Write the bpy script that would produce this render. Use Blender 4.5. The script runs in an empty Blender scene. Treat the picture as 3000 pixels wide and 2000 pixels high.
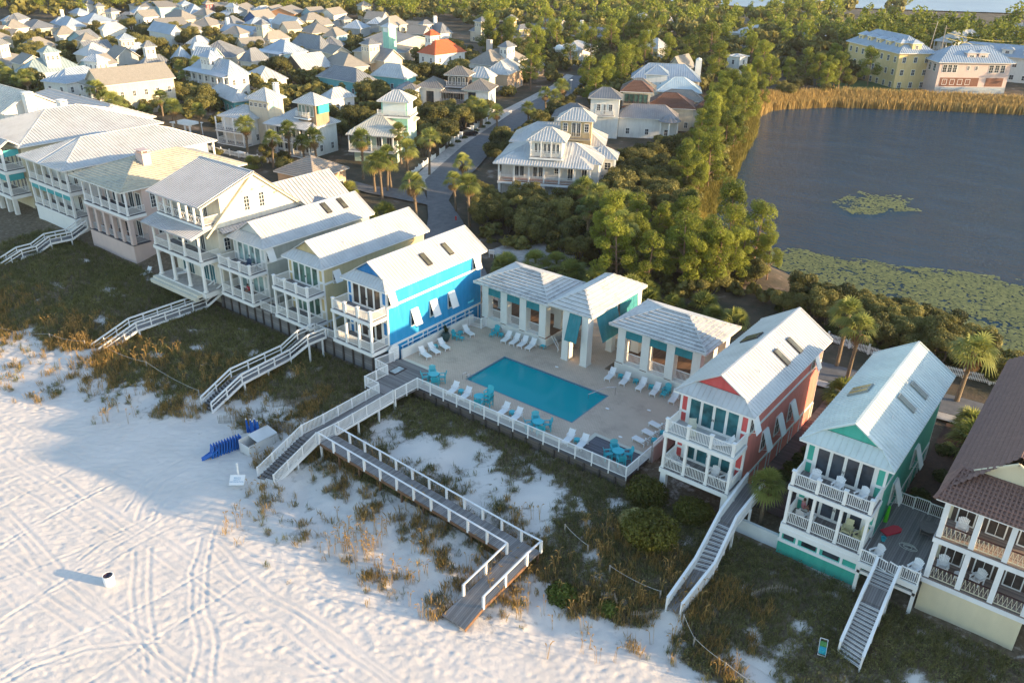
import bpy, math, random
import numpy as np
from mathutils import Matrix, Vector
random.seed(7); rng = np.random.default_rng(7)
S = bpy.context.scene
COL = S.collection
R = math.radians
# ---------------------------------------------------------------- materials
MATS = {}
def _nt(name):
    m = bpy.data.materials.new(name); m.use_nodes = True
    nt = m.node_tree; b = nt.nodes['Principled BSDF']
    return m, nt, b
def _n(nt, t, **kw):
    n = nt.nodes.new(t)
    for k, v in kw.items():
        if k in n.inputs: n.inputs[k].default_value = v
        else: setattr(n, k, v)
    return n
def _pos(nt, scale=None):
    g = _n(nt, 'ShaderNodeNewGeometry')
    if scale is None: return g.outputs['Position']
    mp = _n(nt, 'ShaderNodeMapping'); mp.inputs['Scale'].default_value = scale
    nt.links.new(g.outputs['Position'], mp.inputs['Vector']); return mp.outputs['Vector']
def _obj(nt, scale=(1,1,1)):
    g = _n(nt, 'ShaderNodeTexCoord'); mp = _n(nt, 'ShaderNodeMapping'); mp.inputs['Scale'].default_value = scale
    nt.links.new(g.outputs['Object'], mp.inputs['Vector']); return mp.outputs['Vector']
def _noise(nt, vec, scale, detail=4, rough=.55):
    n = _n(nt, 'ShaderNodeTexNoise'); n.inputs['Scale'].default_value = scale
    n.inputs['Detail'].default_value = detail; n.inputs['Roughness'].default_value = rough
    nt.links.new(vec, n.inputs['Vector']); return n.outputs['Fac']
def _ramp(nt, fac, stops):
    r = _n(nt, 'ShaderNodeValToRGB'); e = r.color_ramp.elements
    while len(e) < len(stops): e.new(.5)
    for i, (p, c) in enumerate(stops):
        e[i].position = p; e[i].color = (*c, 1) if len(c) == 3 else c
    nt.links.new(fac, r.inputs['Fac']); return r.outputs['Color']
def _mix(nt, fac, a, b, mode='MIX'):
    m = _n(nt, 'ShaderNodeMix'); m.data_type = 'RGBA'; m.blend_type = mode
    for sock, v in ((m.inputs['Factor'], fac), (m.inputs['A'] if False else m.inputs[6], a), (m.inputs[7], b)):
        if hasattr(v, 'links') or isinstance(v, bpy.types.NodeSocket): nt.links.new(v, sock)
        else: sock.default_value = v if not isinstance(v, tuple) else (*v, 1) if len(v) == 3 else v
    return m.outputs[2]
def _math(nt, op, a, b=None):
    m = _n(nt, 'ShaderNodeMath'); m.operation = op
    for i, v in enumerate((a, b)):
        if v is None: continue
        if isinstance(v, bpy.types.NodeSocket): nt.links.new(v, m.inputs[i])
        else: m.inputs[i].default_value = v
    return m.outputs[0]
def _bump(nt, b, h, strength=.3, dist=.05):
    n = _n(nt, 'ShaderNodeBump'); n.inputs['Strength'].default_value = strength; n.inputs['Distance'].default_value = dist
    nt.links.new(h, n.inputs['Height']); nt.links.new(n.outputs['Normal'], b.inputs['Normal'])
def _tint(c, k): return tuple(min(1, x * k) for x in c)
def paint(name, c, rough=.55, var=.12, scale=.8, kind=None, metal=0):
    """painted or coated surface with weathering; kind: siding (clapboards), stucco, plank, tile, shingle"""
    if name in MATS: return MATS[name]
    m, nt, b = _nt(name); b.inputs['Roughness'].default_value = rough; b.inputs['Metallic'].default_value = metal
    pos = _pos(nt)
    f = _noise(nt, pos, scale, 6, .62)
    col = _ramp(nt, f, [(.3, _tint(c, 1 - var)), (.7, _tint(c, 1 + var * .5))])
    if kind == 'siding':
        sx = _n(nt, 'ShaderNodeSeparateXYZ'); nt.links.new(pos, sx.inputs[0])
        fr = _math(nt, 'FRACT', _math(nt, 'MULTIPLY', sx.outputs[2], 5.5))
        _bump(nt, b, fr, .6, .02)
        st_ = _ramp(nt, _noise(nt, _pos(nt, (1.3, 1.3, .22)), 1.5, 6, .7), [(.36, _tint(c, .68)), (.52, c), (.75, tuple(min(1, v*.85+.1) for v in c))]); col = _mix(nt, .45, col, st_)
        line = _math(nt, 'LESS_THAN', fr, .1)
        col = _mix(nt, _math(nt, 'MULTIPLY', line, .3), col, _tint(c, .55))
    elif kind == 'stucco':
        _bump(nt, b, _noise(nt, pos, 9, 5), .35, .02)
        col = _mix(nt, .2, col, _ramp(nt, _noise(nt, _pos(nt, (1, 1, .25)), 1.6, 5), [(.35, _tint(c, .72)), (.65, c)]))
    elif kind == 'metal':
        f2 = _noise(nt, pos, .35, 5, .7)
        col = _mix(nt, .5, col, _ramp(nt, f2, [(.32, _tint(c, .66)), (.55, _tint(c, 1.0)), (.7, _tint(c, 1.08))]))
        _bump(nt, b, _noise(nt, pos, 1.2, 3), .15, .05)
    elif kind == 'shingle':
        v = _n(nt, 'ShaderNodeTexBrick'); v.inputs['Scale'].default_value = 2.2
        v.inputs['Color1'].default_value = (*_tint(c, .75), 1); v.inputs['Color2'].default_value = (*_tint(c, 1.15), 1); v.inputs['Mortar'].default_value = (*_tint(c, .4), 1)
        v.inputs['Mortar Size'].default_value = .02; nt.links.new(pos, v.inputs['Vector'])
        col = _mix(nt, .5, col, v.outputs['Color'])
    elif kind == 'weathered':   # painted roof tiles with dark lichen streaks
        f2 = _noise(nt, pos, 1.9, 8, .75)
        f3 = _noise(nt, pos, .35, 3, .5)
        k = _ramp(nt, _math(nt, 'ADD', _math(nt, 'MULTIPLY', f2, .62), _math(nt, 'MULTIPLY', f3, .38)), [(.5, (0, 0, 0)), (.6, (1, 1, 1))])
        col = _mix(nt, _math(nt, 'MULTIPLY', _n_bw(nt, k), .55), col, (.2, .21, .22))
        _bump(nt, b, f2, .2, .03)
    nt.links.new(col, b.inputs['Base Color'])
    MATS[name] = m; return m
def _n_bw(nt, c):
    n = _n(nt, 'ShaderNodeRGBToBW'); nt.links.new(c, n.inputs[0]); return n.outputs[0]
def planks(name, c, width=.14, axis=0, var=.3, rough=.8):
    """weathered boards; axis = the world axis the board rows step along"""
    if name in MATS: return MATS[name]
    m, nt, b = _nt(name); b.inputs['Roughness'].default_value = rough
    pos = _pos(nt); sx = _n(nt, 'ShaderNodeSeparateXYZ'); nt.links.new(pos, sx.inputs[0])
    q = _math(nt, 'DIVIDE', sx.outputs[axis], width)
    fr = _math(nt, 'FRACT', q); fl = _math(nt, 'FLOOR', q)
    wn = _n(nt, 'ShaderNodeTexWhiteNoise'); wn.noise_dimensions = '1D'; nt.links.new(fl, wn.inputs['W'])
    sc = [1.5, 1.5, 1.5]; sc[axis] = 14
    gr = _noise(nt, _pos(nt, tuple(sc)), 1.4, 6, .7)
    col = _ramp(nt, _math(nt, 'ADD', _math(nt, 'MULTIPLY', wn.outputs['Value'], .5), _math(nt, 'MULTIPLY', gr, .5)), [(.25, _tint(c, 1 - var)), (.75, _tint(c, 1 + var))])
    gap = _math(nt, 'LESS_THAN', fr, .1)
    col = _mix(nt, _math(nt, 'MULTIPLY', gap, .75), col, _tint(c, .2))
    nt.links.new(col, b.inputs['Base Color']); _bump(nt, b, fr, .35, .015)
    MATS[name] = m; return m
def glass(name='glass', c=(.03, .04, .05)):
    if name in MATS: return MATS[name]
    m, nt, b = _nt(name); b.inputs['Roughness'].default_value = .08
    f = _noise(nt, _pos(nt), .7, 3)
    nt.links.new(_ramp(nt, f, [(.35, _tint(c, .5)), (.65, _tint(c, 1.6))]), b.inputs['Base Color'])
    MATS[name] = m; return m
def leaf(name, c1, c2, trans=.25, scale=.9):
    if name in MATS: return MATS[name]
    m, nt, b = _nt(name); b.inputs['Roughness'].default_value = .6
    oi = _n(nt, 'ShaderNodeObjectInfo')
    at = _n(nt, 'ShaderNodeAttribute'); at.attribute_name = 'tone'
    f = _noise(nt, _pos(nt), scale, 3, .6)
    k = _math(nt, 'ADD', _math(nt, 'MULTIPLY', at.outputs['Fac'], .45), _math(nt, 'MULTIPLY', f, .35))
    k = _math(nt, 'ADD', k, _math(nt, 'MULTIPLY', _math(nt, 'SUBTRACT', oi.outputs['Random'], .2), .5))
    col = _ramp(nt, k, [(.2, c1), (.5, tuple((a + d) / 2 for a, d in zip(c1, c2))), (.85, c2)])
    nt.links.new(col, b.inputs['Base Color']); b.inputs['Specular IOR Level'].default_value = .25
    tr = _n(nt, 'ShaderNodeBsdfTranslucent'); nt.links.new(col, tr.inputs['Color'])
    mx = _n(nt, 'ShaderNodeMixShader'); mx.inputs[0].default_value = trans
    nt.links.new(b.outputs[0], mx.inputs[1]); nt.links.new(tr.outputs[0], mx.inputs[2])
    nt.links.new(mx.outputs[0], nt.nodes['Material Output'].inputs['Surface'])
    MATS[name] = m; return m
WHITE = paint('white_paint', (.8, .8, .78), .5, .06)
WHITE2 = paint('white_vinyl', (.82, .82, .82), .4, .04)
GLASS = glass()
GLASST = glass('teal_glass', (.03, .12, .14))
DECK = planks('deck_boards', (.2, .19, .19), .16, 0)
DECKY = planks('deck_boards_cross', (.2, .19, .19), .16, 1)
WOOD = paint('brown_lumber', (.17, .09, .05), .8, .3, 3)
TEALP = paint('turquoise_plastic', (.03, .42, .5), .45, .08)
TEALSH = paint('teal_canvas', (.02, .22, .26), .7, .1, kind='siding')
ROOFW = paint('white_metal_roof', (.52,.53,.53), .42, .06, kind='metal')
ROOFG = paint('grey_metal_roof', (.22, .235, .255), .42, .12, kind='metal')
ROOFS = paint('pale_grey_shingle', (.27, .255, .23), .8, .18, 1.2, kind='shingle')
ROOFD = paint('dark_metal_roof', (.25, .25, .26), .45, .08, kind='metal')
ROOFB = paint('blue_grey_roof', (.36, .43, .51), .45, .06, kind='metal')
ROOFO = paint('orange_tile_roof', (.55, .13, .05), .75, .2, 2)
ROOFBR = paint('brown_tile_roof', (.15, .08, .06), .8, .35, 4)
ROOFT = paint('white_tile_roof', (.6, .59, .56), .7, .1, 1.5, kind='weathered')
ROOFC = paint('cream_tile_roof', (.5, .46, .36), .75, .15, 1.5, kind='weathered')
# ---------------------------------------------------------------- mesh builder
class MB:
    def __init__(s): s.v = []; s.f = []; s.m = []
    def poly(s, pts, m=0):
        i = len(s.v); s.v += [tuple(p) for p in pts]; s.f.append(tuple(range(i, i + len(pts)))); s.m.append(m); return s
    def box(s, x0, x1, y0, y1, z0, z1, m=0, top=None):
        if x0 > x1: x0, x1 = x1, x0
        if y0 > y1: y0, y1 = y1, y0
        if z0 > z1: z0, z1 = z1, z0
        i = len(s.v)
        s.v += [(x0,y0,z0),(x1,y0,z0),(x1,y1,z0),(x0,y1,z0),(x0,y0,z1),(x1,y0,z1),(x1,y1,z1),(x0,y1,z1)]
        for k, f in enumerate(((0,3,2,1),(4,5,6,7),(0,1,5,4),(1,2,6,5),(2,3,7,6),(3,0,4,7))):
            s.f.append(tuple(i + a for a in f)); s.m.append(top if (k == 1 and top is not None) else m)
        return s
    def bar(s, p, q, w, h, m=0):
        p = Vector(p); q = Vector(q); d = (q - p)
        if d.length < 1e-6: return s
        d.normalize(); side = d.cross(Vector((0, 0, 1)))
        if side.length < 1e-3: side = Vector((1, 0, 0))
        side.normalize(); up = side.cross(d)
        i = len(s.v)
        for o in (p, q):
            for a, b in ((-1,-1),(1,-1),(1,1),(-1,1)): s.v.append(tuple(o + side * a * w / 2 + up * b * h / 2))
        for f in ((0,1,2,3),(7,6,5,4),(0,4,5,1),(1,5,6,2),(2,6,7,3),(3,7,4,0)): s.f.append(tuple(i + a for a in f)); s.m.append(m)
        return s
    def tube(s, p, q, r0, r1=None, n=10, m=0, cap=True):
        r1 = r0 if r1 is None else r1; p = Vector(p); q = Vector(q); d = (q - p).normalized()
        a = d.cross(Vector((0, 0, 1)));  a = Vector((1, 0, 0)) if a.length < 1e-3 else a.normalized(); b = d.cross(a)
        i = len(s.v)
        for o, r in ((p, r0), (q, r1)):
            for k in range(n):
                t = 2 * math.pi * k / n; s.v.append(tuple(o + (a * math.cos(t) + b * math.sin(t)) * r))
        for k in range(n):
            s.f.append((i + k, i + n + k, i + n + (k + 1) % n, i + (k + 1) % n)); s.m.append(m)
        if cap: s.f.append(tuple(i + k for k in range(n))); s.m.append(m); s.f.append(tuple(i + n + k for k in reversed(range(n)))); s.m.append(m)
        return s
    def lathe(s, prof, c=(0,0,0), n=16, m=0):
        i = len(s.v)
        for r, z in prof:
            for k in range(n):
                t = 2 * math.pi * k / n; s.v.append((c[0] + r * math.cos(t), c[1] + r * math.sin(t), c[2] + z))
        for j in range(len(prof) - 1):
            for k in range(n): s.f.append((i + j*n + k, i + j*n + (k+1) % n, i + (j+1)*n + (k+1) % n, i + (j+1)*n + k)); s.m.append(m)
        return s
    def prism(s, pts, z0, z1, m=0, top=None):
        n = len(pts); i = len(s.v)
        s.v += [(x, y, z0) for x, y in pts] + [(x, y, z1) for x, y in pts]
        s.f.append(tuple(i + k for k in reversed(range(n)))); s.m.append(m)
        s.f.append(tuple(i + n + k for k in range(n))); s.m.append(m if top is None else top)
        for k in range(n): s.f.append((i + k, i + (k+1) % n, i + n + (k+1) % n, i + n + k)); s.m.append(m)
        return s
    def face(s, pts, m=0, rib=0, rw=.07, rh=.09,course=0, thick=.0, rm=None):
        """planar roof face whose first edge is the eave; ribs run up the slope, courses run along it"""
        s.poly(pts, m)
        P = [Vector(p) for p in pts]; e = (P[1] - P[0]).normalized()
        nrm = e.cross(P[-1] - P[0]).normalized()
        if nrm.z < 0: nrm = -nrm
        up = nrm.cross(e)
        if (P[-1] - P[0]).dot(up) < 0: up = -up
        uv = [((p - P[0]).dot(e), (p - P[0]).dot(up)) for p in P]
        def clip(k, val):   # interval of the polygon on the line coordinate k == val
            xs = []
            for a, b in zip(uv, uv[1:] + uv[:1]):
                if (a[k] - val) * (b[k] - val) < 0:
                    t = (val - a[k]) / (b[k] - a[k]); xs.append(a[1-k] + t * (b[1-k] - a[1-k]))
            return (min(xs), max(xs)) if len(xs) >= 2 else None
        def strip(a, b, hw, hh):
            d = (b - a).normalized(); sd = nrm.cross(d) * hw; i = len(s.v)
            s.v += [tuple(a - sd), tuple(a + sd), tuple(b + sd), tuple(b - sd)]
            s.v += [tuple(a - sd*.6 + nrm*hh), tuple(a + sd*.6 + nrm*hh), tuple(b + sd*.6 + nrm*hh), tuple(b - sd*.6 + nrm*hh)]
            for f in ((4,5,6,7),(0,1,5,4),(1,2,6,5),(2,3,7,6),(3,0,4,7)): s.f.append(tuple(i + k for k in f)); s.m.append(m)
        if rib:
            u0 = min(u for u, v in uv); u1 = max(u for u, v in uv); n = max(1, int((u1 - u0) / rib))
            for k in range(1, n + 1):
                u = u0 + (u1 - u0) * (k - .5) / n; c = clip(0, u)
                if c and c[1] - c[0] > .15: strip(P[0] + e*u + up*c[0], P[0] + e*u + up*c[1], rw / 2, rh)
        if course:
            v1 = max(v for u, v in uv); n = max(1, int(v1 / course))
            for k in range(n):
                v = v1 * (k + .5) / n + .01; c = clip(1, v)
                if c and c[1] - c[0] > .2:
                    a = P[0] + up*v + e*c[0]; b = P[0] + up*v + e*c[1]; i = len(s.v); up2 = up * course * .95
                    s.v += [tuple(a + nrm*.085), tuple(b + nrm*.085), tuple(b + up2*.8 + nrm*.006), tuple(a + up2*.8 + nrm*.006), tuple(a), tuple(b)]
                    s.f += [(i, i+1, i+2, i+3), (i+4, i+5, i+1, i)]; s.m += [m, m if rm is None else rm]
        return s
    def mesh(s, name, mats):
        me = bpy.data.meshes.new(name); me.from_pydata(s.v, [], s.f)
        for m in (mats if isinstance(mats, (list, tuple)) else [mats]): me.materials.append(m)
        if any(s.m): me.polygons.foreach_set('material_index', s.m)
        me.update(); return me
    def build(s, name, mats, parent=None, smooth=False, loc=None, rot=None, **tags):
        me = s.mesh(name, mats)
        if smooth: me.polygons.foreach_set('use_smooth', [True] * len(me.polygons))
        return link(name, me, parent, loc, rot, **tags)
def link(name, data, parent=None, loc=None, rot=None, **tags):
    o = bpy.data.objects.new(name, data); COL.objects.link(o); o.parent = parent
    if loc is not None: o.location = loc
    if rot is not None: o.rotation_euler = (0, 0, rot)
    for k, v in tags.items():
        if v: o[k] = v
    return o
def thing(name, label, category, loc=(0,0,0), rot=0, group=None):
    return link(name, None, None, loc, rot, label=label, category=category, group=group)
def dup(o, loc=None, rot=None, parent=None, **tags):
    c = o.copy(); COL.objects.link(c); c.parent = parent
    if loc is not None: c.location = loc
    if rot is not None: c.rotation_euler = (0, 0, rot)
    for k, v in tags.items():
        if v: c[k] = v
    for ch in list(o.children): dup(ch, parent=c)
    return c
# ---------------------------------------------------------------- noise on arrays
def _h(ix, iy, s):
    n = (ix.astype(np.int64) * 374761393 + iy.astype(np.int64) * 668265263 + s * 1442695041) & 0x7fffffff
    n = ((n ^ (n >> 13)) * 1274126177) & 0x7fffffff
    return ((n ^ (n >> 16)) & 0xffff) / 65535.
def vnoise(x, y, s=0):
    x = np.asarray(x, float); y = np.asarray(y, float)
    ix = np.floor(x); iy = np.floor(y); fx = x - ix; fy = y - iy
    fx = fx*fx*(3-2*fx); fy = fy*fy*(3-2*fy)
    a = _h(ix, iy, s); b = _h(ix+1, iy, s); c = _h(ix, iy+1, s); d = _h(ix+1, iy+1, s)
    return (a*(1-fx)+b*fx)*(1-fy) + (c*(1-fx)+d*fx)*fy
def fbm(x, y, o=4, s=0):
    r = 0; a = .5; t = 0
    for k in range(o): r = r + a * vnoise(x * 2**k, y * 2**k, s + k); t += a; a *= .5
    return r / t
def sstep(a, b, x):
    t = np.clip((np.asarray(x, float) - a) / (b - a), 0, 1); return t*t*(3-2*t)
# ---------------------------------------------------------------- architecture helpers
_wm = {}
def window(parent, x, y, z, w=.9, h=1.5, face=0, nx=2, ny=3, frame=None, pane=None, name='window', sub=True, fr=.09):
    """window centred at x, with its sill at z; face 0 looks to -y, 90 to +x, 180 to +y, 270 to -x"""
    frame = frame or WHITE; pane = pane or GLASS
    key = (w, h, nx, ny, frame.name, pane.name, sub, fr)
    if key not in _wm:
        a = MB()
        a.box(-w/2, w/2, -.07, .03, 0, fr).box(-w/2, w/2, -.07, .03, h-fr, h).box(-w/2, -w/2+fr, -.068, .03, fr, h-fr).box(w/2-fr, w/2, -.068, .03, fr, h-fr)
        for k in range(1, nx): u = -w/2 + w*k/nx; a.box(u-.02, u+.02, -.05, .02, fr, h-fr)
        for k in range(1, ny): u = h*k/ny; a.box(-w/2+fr, w/2-fr, -.046, .02, u-.02, u+.02)
        b = MB().box(-w/2+fr, w/2-fr, -.03, .02, fr, h-fr, 0 if sub else 1)
        if sub: _wm[key] = (a.mesh(name, frame), b.mesh('pane', pane))
        else:
            i = len(a.v); a.v += b.v; a.f += [tuple(i + q for q in f) for f in b.f]; a.m += b.m
            _wm[key] = (a.mesh(name, [frame, pane]), None)
    fm, pm = _wm[key]
    o = link(name, fm, parent, (x, y, z), R(face))
    if pm: link('pane', pm, o)
    return o
def railing(name, p, q, h=1.0, mat=None, parent=None, pick=.13, bw=.035, base=.1, post=None, z2=None, **tags):
    """balustrade from p to q (feet of the ends)"""
    mat = mat or WHITE; mb = MB(); p = Vector(p); q = Vector(q); L = (q - p).length; n = max(2, int(L / pick)); up = Vector((0,0,1))
    mb.bar(p + up*h, q + up*h, .08, .06); mb.bar(p + up*base, q + up*base, .05, .05)
    for k in range(n + 1):
        a = p + (q - p) * (k / n) if k else p
        mb.bar(a + up*base, a + up*(h - .02), bw, bw)
    if post:
        m = max(1, round(L / post))
        for k in range(m + 1):
            a = p + (q - p) * (k / m); e_ = .05 + random.uniform(0, .008); mb.box(a.x-e_, a.x+e_, a.y-e_, a.y+e_, a.z - .05, a.z + h + .06 + random.uniform(0, .006))
    return mb.build(name, mat, parent, **tags)
def hip(mb, x0, x1, y0, y1, ze, zr, m=0, rib=.5, course=0, fascia=.18, fm=None, rm=None):
    w = x1 - x0; d = y1 - y0; k = dict(rib=rib, course=course, rm=rm)
    if w >= d: a = (x0 + d/2, (y0+y1)/2, zr); b = (x1 - d/2, (y0+y1)/2, zr)
    else: a = ((x0+x1)/2, y0 + w/2, zr); b = ((x0+x1)/2, y1 - w/2, zr)
    A, B, C, D = (x0,y0,ze), (x1,y0,ze), (x1,y1,ze), (x0,y1,ze)
    if abs(w - d) < .05: a = b = ((x0+x1)/2, (y0+y1)/2, zr)
    if a == b:
        for e in ((A,B),(B,C),(C,D),(D,A)): mb.face([e[0], e[1], a], m, **k)
    elif w >= d:
        mb.face([A, B, b, a], m, **k); mb.face([B, C, b], m, **k); mb.face([C, D, a, b], m, **k); mb.face([D, A, a], m, **k)
    else:
        mb.face([A, B, a], m, **k); mb.face([B, C, b, a], m, **k); mb.face([C, D, b], m, **k); mb.face([D, A, a, b], m, **k)
    hc = [(A, a), (B, b if w >= d else a), (C, b), (D, a if w >= d else b)]
    for e, r in hc: mb.bar(Vector(e) + Vector((0,0,.03)), Vector(r) + Vector((0,0,.03)), .16, .08, m)
    if a != b: mb.bar(Vector(a) + Vector((0,0,.03)), Vector(b) + Vector((0,0,.03)), .16, .08, m)
    fm = m if fm is None else fm
    mb.box(x0+.01, x1-.01, y0+.01, y1-.01, ze - fascia, ze - .01, fm)
    return mb
def gable(mb, x0, x1, y0, y1, ze, zr, m=0, axis='y', rib=.5, course=0, t=.12, fm=None):
    k = dict(rib=rib, course=course)
    if axis == 'y':
        xm = (x0+x1)/2
        mb.face([(x1,y0,ze),(x1,y1,ze),(xm,y1,zr),(xm,y0,zr)], m, **k); mb.face([(x0,y1,ze),(x0,y0,ze),(xm,y0,zr),(xm,y1,zr)], m, **k)
        for y, s in ((y0, 1), (y1, -1)):
            for xa in (x0, x1):
                mb.poly([(xa,y,ze-t),(xm,y,zr-t),(xm,y,zr),(xa,y,ze)], m if fm is None else fm)
        mb.poly([(x0,y0,ze-t),(x0,y1,ze-t),(x0,y1,ze),(x0,y0,ze)], m if fm is None else fm); mb.poly([(x1,y0,ze-t),(x1,y1,ze-t),(x1,y1,ze),(x1,y0,ze)], m if fm is None else fm)
        mb.poly([(x1,y0,ze-t),(x1,y1,ze-t),(xm,y1,zr-t),(xm,y0,zr-t)], m if fm is None else fm); mb.poly([(x0,y1,ze-t),(x0,y0,ze-t),(xm,y0,zr-t),(xm,y1,zr-t)], m if fm is None else fm)
        mb.bar((xm,y0,zr+.02),(xm,y1,zr+.02),.18,.07,m)
    else:
        t2 = MB(); gable(t2, y0, y1, x0, x1, ze, zr, m, 'y', rib, course, t, fm); i = len(mb.v)
        mb.v += [(b, a, c) for a, b, c in t2.v]; mb.f += [tuple(i + q for q in reversed(f)) for f in t2.f]; mb.m += t2.m
    return mb
def gable_wall(mb, x0, x1, y, z0, ze, zr, m=0, t=.1, axis='y'):
    """triangle of wall filling a gable end"""
    xm = (x0+x1)/2
    P = [(x0,ze),(x1,ze),(xm,zr)]
    a = [(p[0], y - t/2, p[1]) for p in P]; b = [(p[0], y + t/2, p[1]) for p in P]
    if axis == 'x': a = [(q[1], q[0], q[2]) for q in a]; b = [(q[1], q[0], q[2]) for q in b]
    mb.poly(a, m).poly(b[::-1], m)
    for k in range(3): mb.poly([a[k], a[(k+1)%3], b[(k+1)%3], b[k]], m)
    return mb
def chimney(parent, x, y, z0, z1, w=.9, d=.9, mat=None):
    mb = MB().box(x-w/2, x+w/2, y-d/2, y+d/2, z0, z1).box(x-w/2-.08, x+w/2+.08, y-d/2-.08, y+d/2+.08, z1+.002, z1+.12)
    for a in (-1, 1):
        for b in (-1, 1): mb.box(x+a*w*.35-.07, x+a*w*.35+.07, y+b*d*.35-.07, y+b*d*.35+.07, z1+.122, z1+.4)
    mb.box(x-w/2-.05, x+w/2+.05, y-d/2-.05, y+d/2+.05, z1+.402, z1+.5)
    return mb.build('chimney', mat or WHITE, parent)
# ---------------------------------------------------------------- camera, light, sky
F_PX = 2440.5; PITCH, ROLL, HEAD = R(26.67), R(1.074), R(127.44)
fw = Vector((math.cos(HEAD)*math.cos(PITCH), math.sin(HEAD)*math.cos(PITCH), -math.sin(PITCH)))
rt = Vector((math.sin(HEAD), -math.cos(HEAD), 0)); up = rt.cross(fw)
rx = rt*math.cos(ROLL) + up*math.sin(ROLL); ux = up*math.cos(ROLL) - rt*math.sin(ROLL)
cam = bpy.data.cameras.new('camera'); co = bpy.data.objects.new('camera', cam); COL.objects.link(co)
co.matrix_world = Matrix(((rx.x, ux.x, -fw.x, 0), (rx.y, ux.y, -fw.y, 0), (rx.z, ux.z, -fw.z, 45.5), (0, 0, 0, 1)))
cam.sensor_width = 36; cam.lens = F_PX / 3000 * 36; cam.clip_start = .5; cam.clip_end = 9000
S.camera = co
AZ, EL = 23, 10.5
sun = bpy.data.lights.new('sun', 'SUN'); sun.energy = 4.0; sun.angle = R(.6); sun.color = (1, .7, .38)
so = bpy.data.objects.new('sun', sun); COL.objects.link(so)
d = Vector((math.cos(R(AZ))*math.cos(R(EL)), math.sin(R(AZ))*math.cos(R(EL)), math.sin(R(EL))))
so.rotation_euler = d.to_track_quat('Z', 'Y').to_euler(); so.location = (0, 0, 80)
w = bpy.data.worlds.new('World'); S.world = w; w.use_nodes = True
wn = w.node_tree; sky = wn.nodes.new('ShaderNodeTexSky'); sky.sky_type = 'NISHITA'; sky.sun_disc = False
sky.sun_elevation = R(EL); sky.sun_rotation = R(90 - AZ); sky.air_density = 1.0; sky.dust_density = .6; sky.ozone_density = 1.2
wn.links.new(sky.outputs[0], wn.nodes['Background'].inputs[0]); wn.nodes['Background'].inputs[1].default_value = .15
S.view_settings.view_transform = 'Standard'; S.view_settings.look = 'None'; S.view_settings.exposure = 1.68; S.view_settings.gamma = 1
S.render.engine = 'CYCLES'
try:
    S.cycles.max_bounces = 5; S.cycles.diffuse_bounces = 3; S.cycles.glossy_bounces = 2; S.cycles.transmission_bounces = 3; S.cycles.transparent_max_bounces = 6
except Exception: pass
# ---------------------------------------------------------------- terrain
TOE = [(-150,22),(-94,29.5),(-85,30),(-71.5,34.5),(-65.8,38),(-60,38.5),(-56,35),(-52,31.2),(-44.8,30.5),(-36,31),(-31,33),(-23.4,37.2),(-15,39),(0,40),(60,40)]
TX = np.array([t[0] for t in TOE], float); TY = np.array([t[1] for t in TOE], float)
POND = [(-85.8,216.2),(-76.9,192.5),(-69.1,165.8),(-62,145.6),(-59.2,134.2),(-56.8,128.7),(-51.8,121.5),(-45.9,117.3),(-40.6,115.2),(-35.4,112.6),(-30.6,108.7),(-23.4,107),(-16.7,104.3),(-12.4,102.9),(-4.5,100.4),(8.2,101.4),(13.7,175.6),(-1,282.3),(-31.2,269.4),(-46.8,261.3),(-62.3,251.5),(-74.1,244.4),(-83.9,231.4),(-86.7,226.3)]
def toe(x): return np.interp(x, TX, TY)
def segdist(x, y, pts, closed=True):
    x = np.asarray(x, float); y = np.asarray(y, float); best = np.full(np.broadcast(x, y).shape, 1e9)
    P = pts + pts[:1] if closed else pts
    for (ax, ay), (bx, by) in zip(P, P[1:]):
        dx, dy = bx-ax, by-ay; t = np.clip(((x-ax)*dx + (y-ay)*dy) / (dx*dx+dy*dy), 0, 1)
        best = np.minimum(best, np.hypot(x-ax-t*dx, y-ay-t*dy))
    return best
def inside(x, y, pts):
    x = np.asarray(x, float); y = np.asarray(y, float); r = np.zeros(np.broadcast(x, y).shape, bool)
    for (ax, ay), (bx, by) in zip(pts, pts[1:] + pts[:1]):
        if ay == by: continue
        r ^= ((ay > y) != (by > y)) & (x < (bx-ax)*(y-ay)/(by-ay) + ax)
    return r
def dune_z(x, y):
    t = sstep(0, 1, (y - toe(x)) / (50.5 - toe(x)))
    z = (2.3 + .7 * sstep(-85, -105, x)) * t
    hum = (fbm(x*.22, y*.22, 4, 3) - .5) * 1.3 + (fbm(x*.8, y*.8, 3, 9) - .5) * .25
    z = z + hum * sstep(-2, 5, y - toe(x)) * (1 - .8*sstep(48, 52, y))
    z = z + .7 * sstep(52.5, 57, y)
    return z
def land_z(x, y):
    dp = segdist(x, y, POND); ins = inside(x, y, POND)
    z = 3 + (fbm(x*.03, y*.03, 2, 5) - .5) * .3
    s = np.where(ins, -dp, dp)
    z = .2 + (z - .2) * sstep(-3, 7, s)
    return z
def gz(x, y):
    return float(dune_z(np.array([x]), np.array([y]))[0]) if y < 56 else float(land_z(np.array([x]), np.array([y]))[0])
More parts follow.
